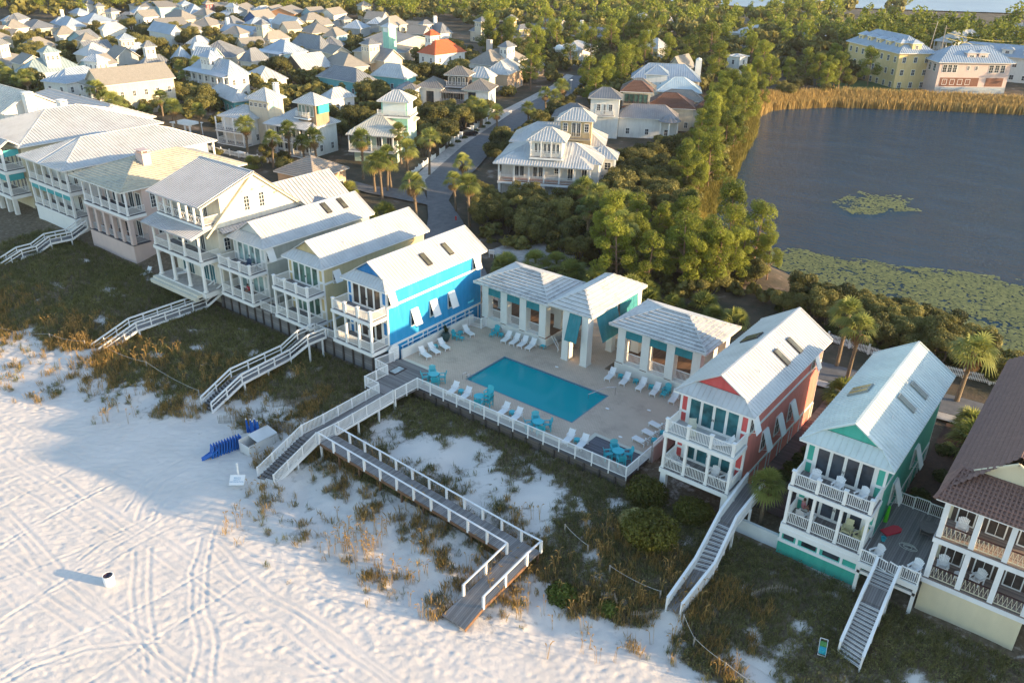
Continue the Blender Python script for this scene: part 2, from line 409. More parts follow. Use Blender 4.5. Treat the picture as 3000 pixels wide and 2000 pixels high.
TRACKS = [[(-76.9,22.1),(-68.3,23),(-62,23.2),(-56.2,23.6),(-49.5,24.1),(-44.8,24.7),(-38.7,25.2),(-33.5,25.4),(-20,24)],[(-75.5,23.2),(-68.9,24.2),(-64.2,24.2),(-57.9,24.8),(-50.6,25.3),(-44.8,26),(-38.8,26.6),(-34.8,26.5),(-20,26)],[(-69.5,18.9),(-62.8,18.7),(-57.9,18.5)],[(-67.1,17.8),(-63.3,17.9),(-59.2,17.4)],[(-61.8,15.5),(-55.5,16.2),(-49.7,17.2),(-45.3,18),(-41,18),(-30,19)],[(-59.8,14.7),(-52.9,15.7),(-48.9,16.1),(-44.2,16.3),(-34,17)],[(-56.9,17.4),(-50.4,17.6),(-46.9,18.4),(-41.4,18.9),(-32,20.2)],[(-55.1,18.5),(-50,18.7),(-46.5,19),(-40.5,19.9),(-32,21)],[(-60.5,34),(-62.1,32.3),(-62,29.6),(-60.5,26.7),(-58.7,25.1)],[(-59.1,33.3),(-60.3,30.4),(-59.5,27.8),(-57.8,25.9)],[(-60.6,25.1),(-62.3,27.1),(-63.7,30.8),(-63.8,33.1)],[(-53,29),(-50.2,26.2),(-48.1,24.7),(-44.7,22.7),(-42,21.4),(-36,17)],[(-52.6,27.2),(-49.8,24.4),(-46.3,22.4),(-42.9,20.6),(-37,15.8)],[(-55.4,22.9),(-51.7,20.8),(-48.1,18.9),(-46.5,18.2),(-43.3,17),(-38,16.6)],[(-54.8,23.9),(-49.4,20.8),(-47.3,19.7),(-45.3,18.6),(-41.8,18)],[(-51.2,27.9),(-47.5,27.1),(-42.6,27),(-35.7,27.3),(-24,27)],[(-50.6,26.8),(-47,26.3),(-42.2,26.4),(-34.7,27),(-24,26.4)],[(-50.6,10.7),(-50.8,12.6),(-49.5,14.2)],[(-49.9,10.4),(-49.8,12.7),(-48.6,14.1)],[(-64.5,16.7),(-58.5,17.3),(-53.5,18.2),(-47,19)],[(-57.6,19.8),(-58.5,22),(-58.2,23.3)],[(-71.5,21),(-67,21.4),(-61,21.6)],[(-49.8,12.2),(-48.6,15.6),(-45.3,19.1)],[(-33.6,25.4),(-35.2,23.6),(-38.8,21.6),(-44.6,20.9)]]
_r = random.Random(5)
FINE = []
for k in range(22):
    y0_ = _r.uniform(9, 27); sl_ = _r.uniform(-.02, .12); cv = _r.uniform(-2, 2); FINE.append([(x_, y0_ + sl_*(x_+75) + cv*math.sin((x_+80)/22)) for x_ in range(-100, -18, 6)])
for k in range(8):
    x0_ = _r.uniform(-66, -38); cv = _r.uniform(-5, 5); FINE.append([(x0_ + cv*math.sin((y_-8)/12) + (y_-18)*_r.uniform(-.02, .02), y_) for y_ in range(9, 30, 3)])
def sand_detail(x, y):
    h = np.zeros_like(x); on = np.zeros_like(x)
    for t in TRACKS:
        bx0 = min(p[0] for p in t)-1; bx1 = max(p[0] for p in t)+1; by0 = min(p[1] for p in t)-1; by1 = max(p[1] for p in t)+1
        k = (x > bx0) & (x < bx1) & (y > by0) & (y < by1)
        xx = x[k] + .5*(vnoise(x[k]*.35, y[k]*.35, 77)-.5); yy = y[k] + .5*(vnoise(x[k]*.35, y[k]*.35, 78)-.5)
        d = segdist(xx, yy, t, False)
        h[k] += -.022*np.exp(-(d/.13)**2) + .026*np.exp(-((d-.27)/.1)**2); on[k] = np.maximum(on[k], np.exp(-(d/.35)**2))
    for t in FINE:
        xx_ = [p[0] for p in t]; yy_ = [p[1] for p in t]; k = (x > min(xx_)-1) & (x < max(xx_)+1) & (y > min(yy_)-1) & (y < max(yy_)+1)
        d = segdist(x[k], y[k], t, False); h[k] += -.016*np.exp(-(d/.12)**2) + .014*np.exp(-((d-.24)/.1)**2)
    u = x*.8 + y*.6; v = -x*.6 + y*.8
    r = (fbm(u*1.5, v*3.4, 3, 21) - .5) * .1 + (fbm(x*2.6, y*2.6, 2, 31) - .5) * .07
    amp = .55 + .9*fbm(x*.12, y*.12, 2, 40)
    return h + r * amp * (1 - .75*on)
SANDY = [(-100,46,2,.9),(-108,43,2.5,1),(-78,50,1.2,.6),(-66,47.5,1.2,.7),(-95,42,2.4,1.1),(-83,47,1.3,.6),(-112,49,1.6,.8),(-75,43.2,1.6,.8),(-64,49.8,1,.6),(-82,41.5,2,1),(-10,47,.8,.6),(-12.5,45,1.2,.6),(-15,48.5,.7,.8),(-2.5,47,1,.6),(-27,50,.9,.8),(-25.5,44.5,.8,.6),(-29,47.5,.8,.8),(-20,50,.6,.5),(-5,44.5,1.2,.6),(-34,49.5,1.4,.6),(-42,49.2,1.6,.6),(-44,46.5,4.5,2.4),(-38,45,3,1.8),(-33,46.5,3.5,1.6),(-24,38.2,6,1.6),(-17.5,41,1.6,2.2),(-50.5,36.5,3,1.4),(-12,43,2.5,1.2),(-46,34,5,1.6),(-98,51,3,1.3),(-73,47.8,1.8,1),(-62,43.5,2.5,1.2),(-80,45,2,1),(-36,35,3.5,1.4),(-30.5,44.5,1.3,2.5),(-92,33,3,2),(-9.5,42,2,1.3),(-20,35,5,1.5)]
def veg(x, y):
    """how much dune growth stands at a point, 0 to 1"""
    x = np.asarray(x, float); y = np.asarray(y, float)
    d = y - toe(x)
    n = fbm(x*.33, y*.33, 4, 61); n2 = fbm(x*1.3, y*1.3, 3, 62)
    full = .5*n + .5*n2
    sea = sstep(-1.5, 3, d) * .42                       # thin growth on the seaward face
    land = sstep(4.5, 8.5, d + 3*(n-.5)) * .75
    seaward_walk = ((x > -53) & (x < -30) & (y < 40.3))
    k = np.where(seaward_walk, sea*1.0, sea + land)
    k = np.where((x > -52) & (x < -30) & (y > 41.5), .55 + .35*sstep(47, 51, y), k)
    k = np.where(x < -58, sea + land*1.1, k)
    k = np.where((x > -31) & (y > 40.5), .95, k)
    for cx, cy, rx_, ry_ in SANDY:
        q = ((x-cx)/rx_)**2 + ((y-cy)/ry_)**2; k = k * (1 - .62*np.exp(-q*1.1))
    k = k * (1 - np.exp(-(segdist(x, y, [(-17.9,43),(-18.5,41),(-22,39.4),(-25,37)], False)/.6)**2))
    k = k * (1 - np.exp(-(segdist(x, y, [(-69.3,39.2),(-72,37),(-77,35.5),(-84,34)], False)/.7)**2)) if False else k
    k = k * (1 - .9*np.exp(-(segdist(x, y, [(-89,38.2),(-91,35),(-92,31)], False)/.8)**2))
    hf = fbm(x*2.1, y*2.1, 2, 63)
    return np.clip((k + (full-.5)*1.7 + (hf-.5)*.7), 0, 1) * (d > -2.5)
def grid_mesh(name, xs, ys, zf, mat, attrs=None):
    X, Y = np.meshgrid(xs, ys); Z = zf(X, Y); nx, ny = len(xs), len(ys)
    me = bpy.data.meshes.new(name); n = nx*ny
    me.vertices.add(n); me.vertices.foreach_set('co', np.stack([X.ravel(), Y.ravel(), Z.ravel()], 1).ravel())
    i = (np.arange(ny-1)[:, None]*nx + np.arange(nx-1)[None]).ravel()
    q = np.stack([i, i+1, i+nx+1, i+nx], 1); m = len(q)
    me.loops.add(m*4); me.loops.foreach_set('vertex_index', q.ravel()); me.polygons.add(m)
    me.polygons.foreach_set('loop_start', np.arange(m)*4); me.polygons.foreach_set('loop_total', np.full(m, 4))
    me.polygons.foreach_set('use_smooth', np.ones(m, bool))
    me.materials.append(mat); me.update(calc_edges=True)
    for k, f in (attrs or {}).items():
        a = me.attributes.new(k, 'FLOAT', 'POINT'); a.data.foreach_set('value', f(X, Y).ravel().astype(np.float32))
    return me
# sand with litter where things grow
m, nt, b = _nt('dune_sand'); b.inputs['Roughness'].default_value = .95; b.inputs['Specular IOR Level'].default_value = .1
pos = _pos(nt); at = _n(nt, 'ShaderNodeAttribute'); at.attribute_name = 'veg'
sandc = _ramp(nt, _noise(nt, pos, .25, 6, .6), [(.3, (.61, .57, .53)), (.7, (.7, .645, .6))])
lit = _ramp(nt, _noise(nt, pos, 2.2, 6, .7), [(.3, (.09, .07, .045)), (.55, (.17, .135, .095)), (.75, (.3, .26, .2))])
k = _math(nt, 'ADD', _math(nt, 'MULTIPLY', at.outputs['Fac'], .9), _math(nt, 'MULTIPLY', _math(nt, 'SUBTRACT', _noise(nt, pos, 3.5, 5, .7), .5), .9))
kk = _ramp(nt, k, [(.3, (0, 0, 0)), (.72, (1, 1, 1))])
nt.links.new(_mix(nt, _n_bw(nt, kk), sandc, lit), b.inputs['Base Color'])
_bump(nt, b, _noise(nt, _pos(nt, (1.6, 3.2, 1)), 3.2, 5, .72), .55, .07); SAND = m
m, nt, b = _nt('village_soil'); b.inputs['Roughness'].default_value = .95
pos = _pos(nt)
nt.links.new(_ramp(nt, _noise(nt, pos, .22, 8, .65), [(.3, (.025, .03, .015)), (.48, (.06, .05, .03)), (.6, (.1, .07, .045)), (.72, (.3, .26, .22))]), b.inputs['Base Color'])
_bump(nt, b, _noise(nt, pos, 2, 6, .7), .6, .2); SOIL = m
def beachz(X, Y):
    w_ = 1 - sstep(0, 3.5, Y - toe(X))
    return dune_z(X, Y) + sand_detail(X, Y) * (w_*.95 + .05)
xs = np.arange(-104, -16, .13); ys = np.arange(6, 43, .13)
link('beach_sand', grid_mesh('beach_sand', xs, ys, beachz, SAND, {'veg': veg}), kind='structure')
link('dune_ground', grid_mesh('dune_ground', np.arange(-150, 40.1, .4), np.arange(43-.13, 57.1, .4), dune_z, SAND, {'veg': veg}), kind='structure')
link('dune_ground', grid_mesh('dune_ground', np.arange(-16.5, 60.1, .3), np.arange(10, 43.6, .3), lambda X, Y: dune_z(X, Y) - .04, SAND, {'veg': veg}), kind='structure')
link('beach_sand', grid_mesh('beach_sand', np.arange(-180, -103.9, .5), np.arange(6, 43.1, .5), dune_z, SAND, {'veg': veg}), kind='structure')
def farz(X, Y): return np.where(Y < 55.9, -1.5, land_z(X, Y) - .12*(Y < 58))
xs = np.concatenate([[-3000,-1500,-800,-600], np.arange(-450, 100, 3), [150, 300, 700, 2000]]); ys = np.concatenate([[-1500,-400,0,50,55.6,56.2], np.arange(57.2, 330, 3), np.arange(335, 620, 20), [700,900,1400,3000,5000]])
link('ground', grid_mesh('ground', xs.astype(float), ys.astype(float), farz, SOIL), kind='structure')
# water of the lake
m, nt, b = _nt('lake_water'); b.inputs['Roughness'].default_value = .07; b.inputs['IOR'].default_value = 1.33
b.inputs['Base Color'].default_value = (.01, .06, .125, 1); b.inputs['Specular IOR Level'].default_value = .3
pos = _pos(nt, (1.2, 2.8, 1)); mp = pos.node; mp.inputs['Rotation'].default_value = (0, 0, R(-12))
n1 = _noise(nt, pos, .5, 5, .7); n2 = _noise(nt, pos, .06, 3, .5)
calm = _ramp(nt, n2, [(.3, (.6, .6, .6)), (.6, (1, 1, 1))])
_bump(nt, b, _math(nt, 'MULTIPLY', n1, _n_bw(nt, calm)), 1.0, 1.6); LAKE = m
xs0 = [p[0] for p in POND]; ys0 = [p[1] for p in POND]
MB().poly([(-100,95,.95),(40,95,.95),(40,300,.95),(-100,300,.95)]).build('lake_water', LAKE, kind='structure')
m, nt, b = _nt('bay_water'); b.inputs['Roughness'].default_value = .35; b.inputs['Base Color'].default_value = (.16, .22, .3, 1)
_bump(nt, b, _noise(nt, _pos(nt, (1, 3, 1)), .25, 3), .4, .5)
nt.links.new(_ramp(nt, _noise(nt, _pos(nt), .02, 4), [(.35, (.14, .2, .3)), (.65, (.24, .31, .4))]), b.inputs['Base Color'])
MB().poly([(-330,505,3.6),(-205,500,3.6),(-175,540,3.6),(-60,600,3.6),(900,760,3.6),(900,3500,3.6),(-1200,3500,3.6),(-1100,1500,3.6)]).build('bay_water', m, kind='structure')
# street, paths and lawns as thin sheets
m, nt, b = _nt('asphalt'); b.inputs['Roughness'].default_value = .85; pos = _pos(nt)
nt.links.new(_ramp(nt, _noise(nt, pos, .9, 8, .7), [(.3, (.085, .09, .1)), (.7, (.15, .155, .165))]), b.inputs['Base Color']); _bump(nt, b, _noise(nt, pos, 25, 3), .3, .01); ASPH = m
m, nt, b = _nt('shell_path'); b.inputs['Roughness'].default_value = .9; pos = _pos(nt)
nt.links.new(_ramp(nt, _noise(nt, pos, 1.2, 8, .7), [(.35, (.3, .28, .26)), (.65, (.5, .46, .42))]), b.inputs['Base Color']); _bump(nt, b, _noise(nt, pos, 9, 4), .4, .03); SHELL = m
GRASSM = paint('lawn_green', (.03, .09, .015), .9, .35, 1.2)
MULCH = paint('bark_mulch', (.075, .04, .03), .95, .4, 3)
PAVE = paint('brick_pavers', (.17, .11, .1), .85, .25, 3, kind='shingle')
def ribbon(name, L, Rr, mat, z=.06, **k):
    mb = MB(); P = []
    def dens(l):
        o = []
        for (a, c), (e, g) in zip(l, l[1:]):
            for t in range(8): o.append((a + (e-a)*t/8, c + (g-c)*t/8))
        return o + [l[-1]]
    A, B_ = dens(L), dens(Rr)
    for i in range(len(A)-1):
        q = [A[i], B_[i], B_[i+1], A[i+1]]
        mb.poly([(x, y, max(3.0, gz(x, y)) + z) for x, y in q])
    return mb.build(name, mat, **k)
RL = [(-80,83),(-89,93.5),(-99.2,104),(-103.9,108.6),(-108.4,117.5),(-115.8,132.8),(-129.9,167.9),(-136.5,189),(-141,204),(-150,225)]
RR = [(-73.5,87),(-83.5,95.5),(-92.3,102.1),(-97.3,110),(-101.5,120),(-109,134.6),(-122.5,166),(-129,187),(-133.5,205),(-142,228)]
ribbon('street', RL, RR, ASPH, .19, kind='structure')
ribbon('pavement', [(x-3.2, y+.8) for x, y in RL[2:]], RL[2:], SHELL, .2, kind='structure')
ribbon('street', [(-116,99.6),(-108,99.6),(-99,103.2)], [(-118,96),(-106,96.2),(-93,98)], ASPH, .185, kind='structure')
ribbon('street', [(-73.5,87),(-66,80.5),(-57.5,77.8),(-40,80),(-24,84.6),(-8,86.2),(20,88)], [(-80,83),(-68,77),(-57.5,74),(-40,76.5),(-24,80.4),(-8,82),(20,83)], ASPH, .18, kind='structure')
ribbon('pavement', [(-40,76.4),(-24,80.3),(-8,81.9),(20,82.9)], [(-40,75),(-24,78.9),(-8,80.4),(20,81.4)], SHELL, .182, kind='structure')
MB().poly([(-71.5,88,3.3),(-64,82.5,3.3),(-59.5,90,3.3),(-61,95,3.3),(-66.5,101,3.3),(-71,95,3.3)]).build('sand_lot', SHELL, kind='structure')
MB().poly([(-87,262,3.3),(-77,250,3.3),(-60,259,3.3),(-60,270,3.3),(-70,279,3.3),(-82,280,3.3)]).build('lawn', GRASSM, kind='structure')
# ---------------------------------------------------------------- beach cottages (one plan, five colours)
def bahama(parent, x, y, z, w, h, face, mat, tilt=.36, name='shutter'):
    """propped-out louvred shutter hinged at its top, with the window behind it"""
    window(parent, x, y, z, w, h, face, 2, 2, frame=WHITE)
    mb = MB(); c = math.cos(tilt); s = math.sin(tilt)
    def P(u, t, o=0): return (u, -.09 - t*s - o*c, h - t*c + o*s)
    L = h * .95
    for u in (-w/2, w/2 - .07): mb.poly([P(u,0,.04), P(u+.07,0,.04), P(u+.07,L,.04), P(u,L,.04)][::-1])
    n = int(L / .13)
    mb.poly([P(-w/2,0), P(w/2,0), P(w/2,L), P(-w/2,L)]); mb.poly([P(-w/2,0,.03), P(w/2,0,.03), P(w/2,L,.03), P(-w/2,L,.03)][::-1])
    for k in range(n):
        t = L*k/n
        mb.poly([P(-w/2+.07,t,.035), P(w/2-.07,t,.035), P(w/2-.07,t+.1,.065), P(-w/2+.07,t+.1,.065)][::-1])
    for u in (-w/2, w/2): mb.poly([P(u,0), P(u,L), P(u,L,.04), P(u,0,.04)])
    mb.bar((-w/2+.05, -.06, .25), P(-w/2+.05, L*.85), .03, .03); mb.bar((w/2-.05, -.06, .25), P(w/2-.05, L*.85), .03, .03)
    return mb.build(name, mat, parent, loc=(x, y, z), rot=R(face))
def glazed_doors(parent, x0, x1, y, z, h, n, pane, frame=None):
    frame = frame or WHITE; w_ = (x1-x0)/n
    for k in range(n):
        a = x0 + w_*k; mb = MB()
        mb.box(a+.01, a+.11, y-.08, y, z, z+h).box(a+w_-.11, a+w_-.01, y-.08, y, z, z+h).box(a+.11, a+w_-.11, y-.078, y, z, z+.22).box(a+.11, a+w_-.11, y-.078, y, z+h-.12, z+h)
        d_ = mb.build('door', frame, parent)
        MB().box(a+.11, a+w_-.11, y-.03, y, z+.22, z+h-.12).build('pane', pane, d_)
        if k in (n//2-1, n//2): hx = a + (w_-.06 if k == n//2-1 else .06); MB().box(hx-.02, hx+.02, y-.13, y-.08, z+1.0, z+1.2).build('handle', GLASS, d_)
def cottage(x0, x1, y0, depth, label, body, body_dk, roofm, pane, sky_r=(), sky_l=(), sky_m=None, shutters=(), base='posts', side_shut=None, f1=5.15, f2=8.65, gz0=2.2, stilts=True, win_right=True):
    W = x1 - x0; t = thing('beach_house', label, 'house', (x0, y0, 0)); yw = 2.4; D = depth
    ze, zr, zg = 11.5, 13.75, 12.4
    # body walls
    mb = MB(); mb.box(0, W, yw, D, gz0, 11.55, 0)
    o = mb.build('wall', body, t)
    tr = MB()   # white trim: corner boards, bands
    for x in (0, W):
        for y in (yw, D): tr.box(x-.09 if x else -.03, x+.03 if x else .13, y-.03, y+.13 if y == yw else y+.03, gz0, 11.5)
    for z in (f1-.35, 9.35): tr.box(W-.01, W+.045, yw+.14, D-.02, z, z+.26); tr.box(-.045, .01, yw+.14, D-.02, z, z+.26)
    for k in range(7):
        yy = yw + .4 + (D-yw-1)*k/6; tr.box(W-.01, W+.04, yy, yy+.16, gz0+.6, f1-.36); tr.box(W-.01, W+.04, yy+.75, yy+.87, gz0+.6, f1-.36)
    tr.build('trim', WHITE, t)
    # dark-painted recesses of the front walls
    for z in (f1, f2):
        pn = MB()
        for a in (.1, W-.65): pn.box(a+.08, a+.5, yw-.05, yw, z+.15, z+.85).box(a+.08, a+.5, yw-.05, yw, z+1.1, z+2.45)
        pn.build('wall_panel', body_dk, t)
        fr = MB(); fr.box(0, .18, yw-.04, yw-.002, z, z+2.8).box(W-.18, W, yw-.04, yw-.002, z, z+2.8).box(.6, .8, yw-.06, yw-.002, z, z+2.8).box(W-.8, W-.6, yw-.06, yw-.002, z, z+2.8).box(.18, W-.18, yw-.03, yw-.002, z+2.5, z+2.8).box(.18,.6,yw-.04,yw-.002,z+.85,z+1.1).box(W-.6,W-.18,yw-.04,yw-.002,z+.85,z+1.1)
        fr.build('trim', WHITE, t)
        glazed_doors(t, .8, W-.8, yw-.002, z, 2.5, 4, pane)
    # porch floors and beams
    for z in (f1, f2):
        MB().box(-.02, W+.02, -.02, yw-.01, z-.1, z).build('porch_floor', DECK if body_dk.name != 'coral_dark' or z == f1 else paint('pale_deck', (.45,.46,.45), .7, .1), t)
        MB().box(-.08, W+.08, -.12, -.021, z-.42, z-.06).box(-.12, -.021, -.02, yw, z-.42, z-.06).box(W+.021, W+.12, -.02, yw, z-.42, z-.06).box(-.02, W+.02, -.02, yw-.01, z-.28, z-.11).build('beam', WHITE, t)
    xs = [.0, W/3, 2*W/3, W]
    pm = None
    for x in xs:
        if pm is None:
            pm = MB().box(-.11, .11, 0, .22, f1, f2-.42).box(-.14, .14, -.03, .25, f1, f1+.12).mesh('post', WHITE)
            nm = MB().box(-.12, .12, 0, .24, f2, f2+1.16).box(-.17, .17, -.05, .29, f2+1.16, f2+1.24).mesh('newel', WHITE)
        xx = min(max(x, .11), W-.11); link('post', pm, t, (xx, 0, 0)); link('newel', nm, t, (xx, 0, 0))
    for z in (f1, f2):
        for k in range(3): railing('railing', (xs[k]+.12, .12, z), (xs[k+1]-.12, .12, z), 1.02, WHITE, t)
        railing('railing', (.1, .25, z), (.1, yw-.05, z), 1.02, WHITE, t); railing('railing', (W-.1, .25, z), (W-.1, yw-.05, z), 1.02, WHITE, t)
    if base == 'stilts':
        for x in (.25, W-.25): MB().box(x-.25, x+.25, .05, .55, gz0-.8, f1-.42).build('stilt', WHITE, t)
    # roof: steep gable with a hipped skirt at the front
    mb = MB(); o_ = .5; xm = W/2; yg = yw + .5; yf = yw - .55; yb = D + .6; sl = (zr-ze)/(W/2+o_); xi = (zg-ze)/sl - o_; kick = .28
    Rk = dict(rib=.42, rw=.05, rh=.045)
    def zz(x): return zr - sl*abs(x-xm)
    mb.face([(W+o_, yb, ze), (W+o_, yf, ze), (W-xi, yg, zg), (xm, yg, zr), (xm, yb, zr)][::-1][0:0] or [(W+o_, yf, ze), (W+o_, yb, ze), (xm, yb, zr), (xm, yg, zr), (W-xi, yg, zg)], 0, **Rk)
    mb.face([(-o_, yb, ze), (-o_, yf, ze), (xi, yg, zg), (xm, yg, zr), (xm, yb, zr)], 0, **Rk)
    mb.face([(-o_, yf, ze), (W+o_, yf, ze), (W-xi, yg, zg), (xi, yg, zg)], 0, **Rk)
    mb.bar((xm, yg, zr+.03), (xm, yb, zr+.03), .2, .07); mb.bar((-o_, yf, ze+.03), (xi, yg, zg+.03), .14, .07); mb.bar((W+o_, yf, ze+.03), (W-xi, yg, zg+.03), .14, .07)
    mb.bar((xi-.02, yg-.1, zg+.05), (xm, yg-.1, zr+.02), .3, .1); mb.bar((W-xi+.02, yg-.1, zg+.05), (xm, yg-.1, zr+.02), .3, .1)
    mb.bar((W+o_, yb, ze), (xm, yb, zr-.02), .1, .16); mb.bar((-o_, yb, ze), (xm, yb, zr-.02), .1, .16)
    mb.build('roof', roofm, t)
    so_ = MB().box(-o_+.01, W+o_-.01, yf+.01, yw, ze-.16, ze-.02).box(-o_+.01, W+o_-.01, yw, yb-.01, ze-.16, ze-.02); so_.build('soffit', WHITE, t)
    gw = MB(); gable_wall(gw, xi+.1, W-xi-.1, yg+.06, 0, zg+.02, zr-.06, 0, .06); gw.build('gable_panel', body_dk, t); gw = MB(); gable_wall(gw, .1, W-.1, D-.05, 0, ze-.02, zr-.12, 0, .08); gw.build('gable_panel', body_dk, t)
    # skylights and vents
    for side, lst in ((1, sky_r), (-1, sky_l)):
        for (yy, u) in lst:
            x = xm + side*(W/2+o_)*u; sx = side; n = Vector((sx*sl, 0, 1)).normalized(); dn = Vector((sx, 0, -sl)).normalized(); c = Vector((x, yy, zz(x)))
            s_ = MB(); Y = Vector((0, 1, 0)); hw, hl = .36, .85
            for a, b_, w1, l1, h0, h1, in ((0, 0, hw, hl, .0, .16),):
                q = [c + dn*i*l1 + Y*j*w1 for i, j in ((-1,-1),(1,-1),(1,1),(-1,1))]
                s_.poly([p + n*h1 for p in q])
                for k in range(4): s_.poly([q[k], q[(k+1) % 4], q[(k+1) % 4] + n*h1, q[k] + n*h1])
            so2 = s_.build('skylight', sky_m or paint('bronze_frame', (.05,.045,.04), .5), t)
            q = [c + dn*i*(hl-.09) + Y*j*(hw-.09) + n*.17 for i, j in ((-1,-1),(1,-1),(1,1),(-1,1))]
            MB().poly(q).build('pane', glass('skylight_glass', (.1, .1, .07)), so2)
    for yy, u in ((7, .45), (12.5, .3)):
        x = xm + (W/2+o_)*u; MB().tube((x, yy, zz(x)-.1), (x, yy, zz(x)+.3), .05, n=8).build('vent_pipe', WHITE, t)
    for (yy, z, w_, h_) in shutters:
        bahama(t, W+.01, yy, z, w_, h_, 90, WHITE)
        if win_right: window(t, -.01, yy, z, w_, h_, 270, 2, 3)
    return t
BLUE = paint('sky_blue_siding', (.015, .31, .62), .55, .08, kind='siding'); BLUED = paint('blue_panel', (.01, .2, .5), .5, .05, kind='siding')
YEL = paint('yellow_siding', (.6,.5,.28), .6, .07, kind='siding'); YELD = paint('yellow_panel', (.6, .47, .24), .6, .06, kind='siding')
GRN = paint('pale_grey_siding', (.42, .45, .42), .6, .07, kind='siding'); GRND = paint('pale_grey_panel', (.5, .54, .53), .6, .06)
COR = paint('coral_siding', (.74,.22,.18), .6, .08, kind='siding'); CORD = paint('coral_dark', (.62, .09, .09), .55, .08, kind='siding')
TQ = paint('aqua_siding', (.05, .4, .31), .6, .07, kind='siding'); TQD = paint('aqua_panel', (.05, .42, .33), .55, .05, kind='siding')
BR_GL = glass('bronze_glass', (.06, .05, .045)); PALE_GL = glass('pale_curtain_glass', (.22, .32, .32)); GRN_GL = glass('green_curtain_glass', (.08, .15, .12))
st = [(6.3, 6.15, 1.1, 2.0), (9.3, 6.15, 1.1, 2.0), (12.3, 6.15, 1.1, 2.0), (2.95, 9.5, 1.0, 1.7), (16.6, 9.5, 1.0, 1.7)]
cottage(-64.2, -58.3, 52.25, 17.6, 'bright blue beach cottage with white metal roof beside the pool', BLUE, BLUED, ROOFW, BR_GL, sky_r=((9.5,.55),(13.2,.5)), shutters=st)
cottage(-74.0, -68.1, 52.2, 18.4, 'yellow beach cottage with white balconies next to the bright blue one', YEL, YELD, ROOFW, GRN_GL, shutters=[(4.2, 9.2, 1.0, 1.5), (8, 6.1, 1.0, 1.7)])
cottage(-84.1, -78.1, 52.1, 18.8, 'pale grey beach cottage between the yellow cottage and the big gabled house', GRN, GRND, ROOFW, PALE_GL, sky_r=((13.5,.3),(16.2,.3)), shutters=[(3.0, 9.5, 1.0, 1.7)])
coral = cottage(-25.0, -19.0, 53.4, 19.0, 'coral red beach cottage with white balconies right of the pool deck', COR, CORD, ROOFW, TEALGL if False else glass('deep_teal_glass', (.03,.12,.14)), sky_r=((11,.52),(13.9,.52)), sky_l=((12.2,.45),(13,.45)), shutters=st, base='stilts', gz0=2.6)
teal = cottage(-14.25, -8.4, 52.9, 19.2, 'aqua green beach cottage with white balconies and an aqua foundation wall', TQ, TQD, paint('cool_white_metal_roof', (.6,.66,.63), .42, .05, kind='metal'), glass('night_glass', (.035,.045,.06)), sky_r=((10.2,.5),(13.2,.55)), sky_l=((9.6,.5),(10.4,.5)), sky_m=paint('grey_frame', (.3,.31,.28), .5), shutters=[(6.3,6.15,1.1,2.0),(12.3,6.15,1.1,2.0)], gz0=1.8)
# aqua house lower storey and the white garden wall left of it
mb = MB().box(-.05, 6.0, -.1, 2.41, 1.6, 4.3, 0); mb.build('foundation_wall', TQD, teal)
mb = MB().box(-.1, 6.05, -.16, -.101, 4.3, 4.75).box(-.08, 6.0, -.22, -.101, 3.5, 3.75)
for a in (0, 1.25, 2.9, 4.6, 5.75): mb.box(a, a+.18, -.159, -.101, 3.75, 4.3)
mb.build('trim', WHITE, teal)
for a, b_ in ((.3, 1.1), (1.7, 2.8), (3.3, 4.5)): MB().box(a, b_, -.13, -.101, 3.85, 4.25).build('window', GLASS, teal)
WWALL = paint('white_block_wall', (.72, .76, .76), .7, .1, kind='stucco')
w_ = thing('garden_wall', 'low white block wall joining the aqua cottage and the stair walk', 'wall', (-18.6, 53.1, 0))
MB().box(.6, 4.3, 0, .2, 1.2, 3.55).box(.55, 4.3, -.04, .24, 3.552, 3.62).build('wall', WWALL, w_)
w_ = thing('bulkhead', 'weathered timber retaining wall below the row of beach cottages', 'retaining wall', (-86, 52.9, 0))
BH = planks('bulkhead_timber', (.2, .19, .19), .3, 2)
MB().box(0, 27.8, 0, .15, .9, 4.3).build('wall', BH, w_)
for k in range(18): MB().box(.6+k*1.55, .78+k*1.55, -.14, -.002, 1, 4.25).build('post', paint('dark_timber', (.07,.06,.055), .9, .3, 3), w_)
MB().box(0, 27.8, .15, 1.9, 4.2, 4.3).build('terrace_floor', DECK, w_)
for (a, b_, nm) in ((-68.0, -64.3, 'low white railing on the bulkhead between yellow and blue cottages'), (-78.0, -74.1, 'low white railing on the bulkhead between grey and yellow cottages')):
    q = thing('terrace_fence', nm, 'fence', (a, 53.0, 4.3)); railing('railing', (0, 0, 0), (b_-a, 0, 0), 1.0, WHITE, q, post=1.8)
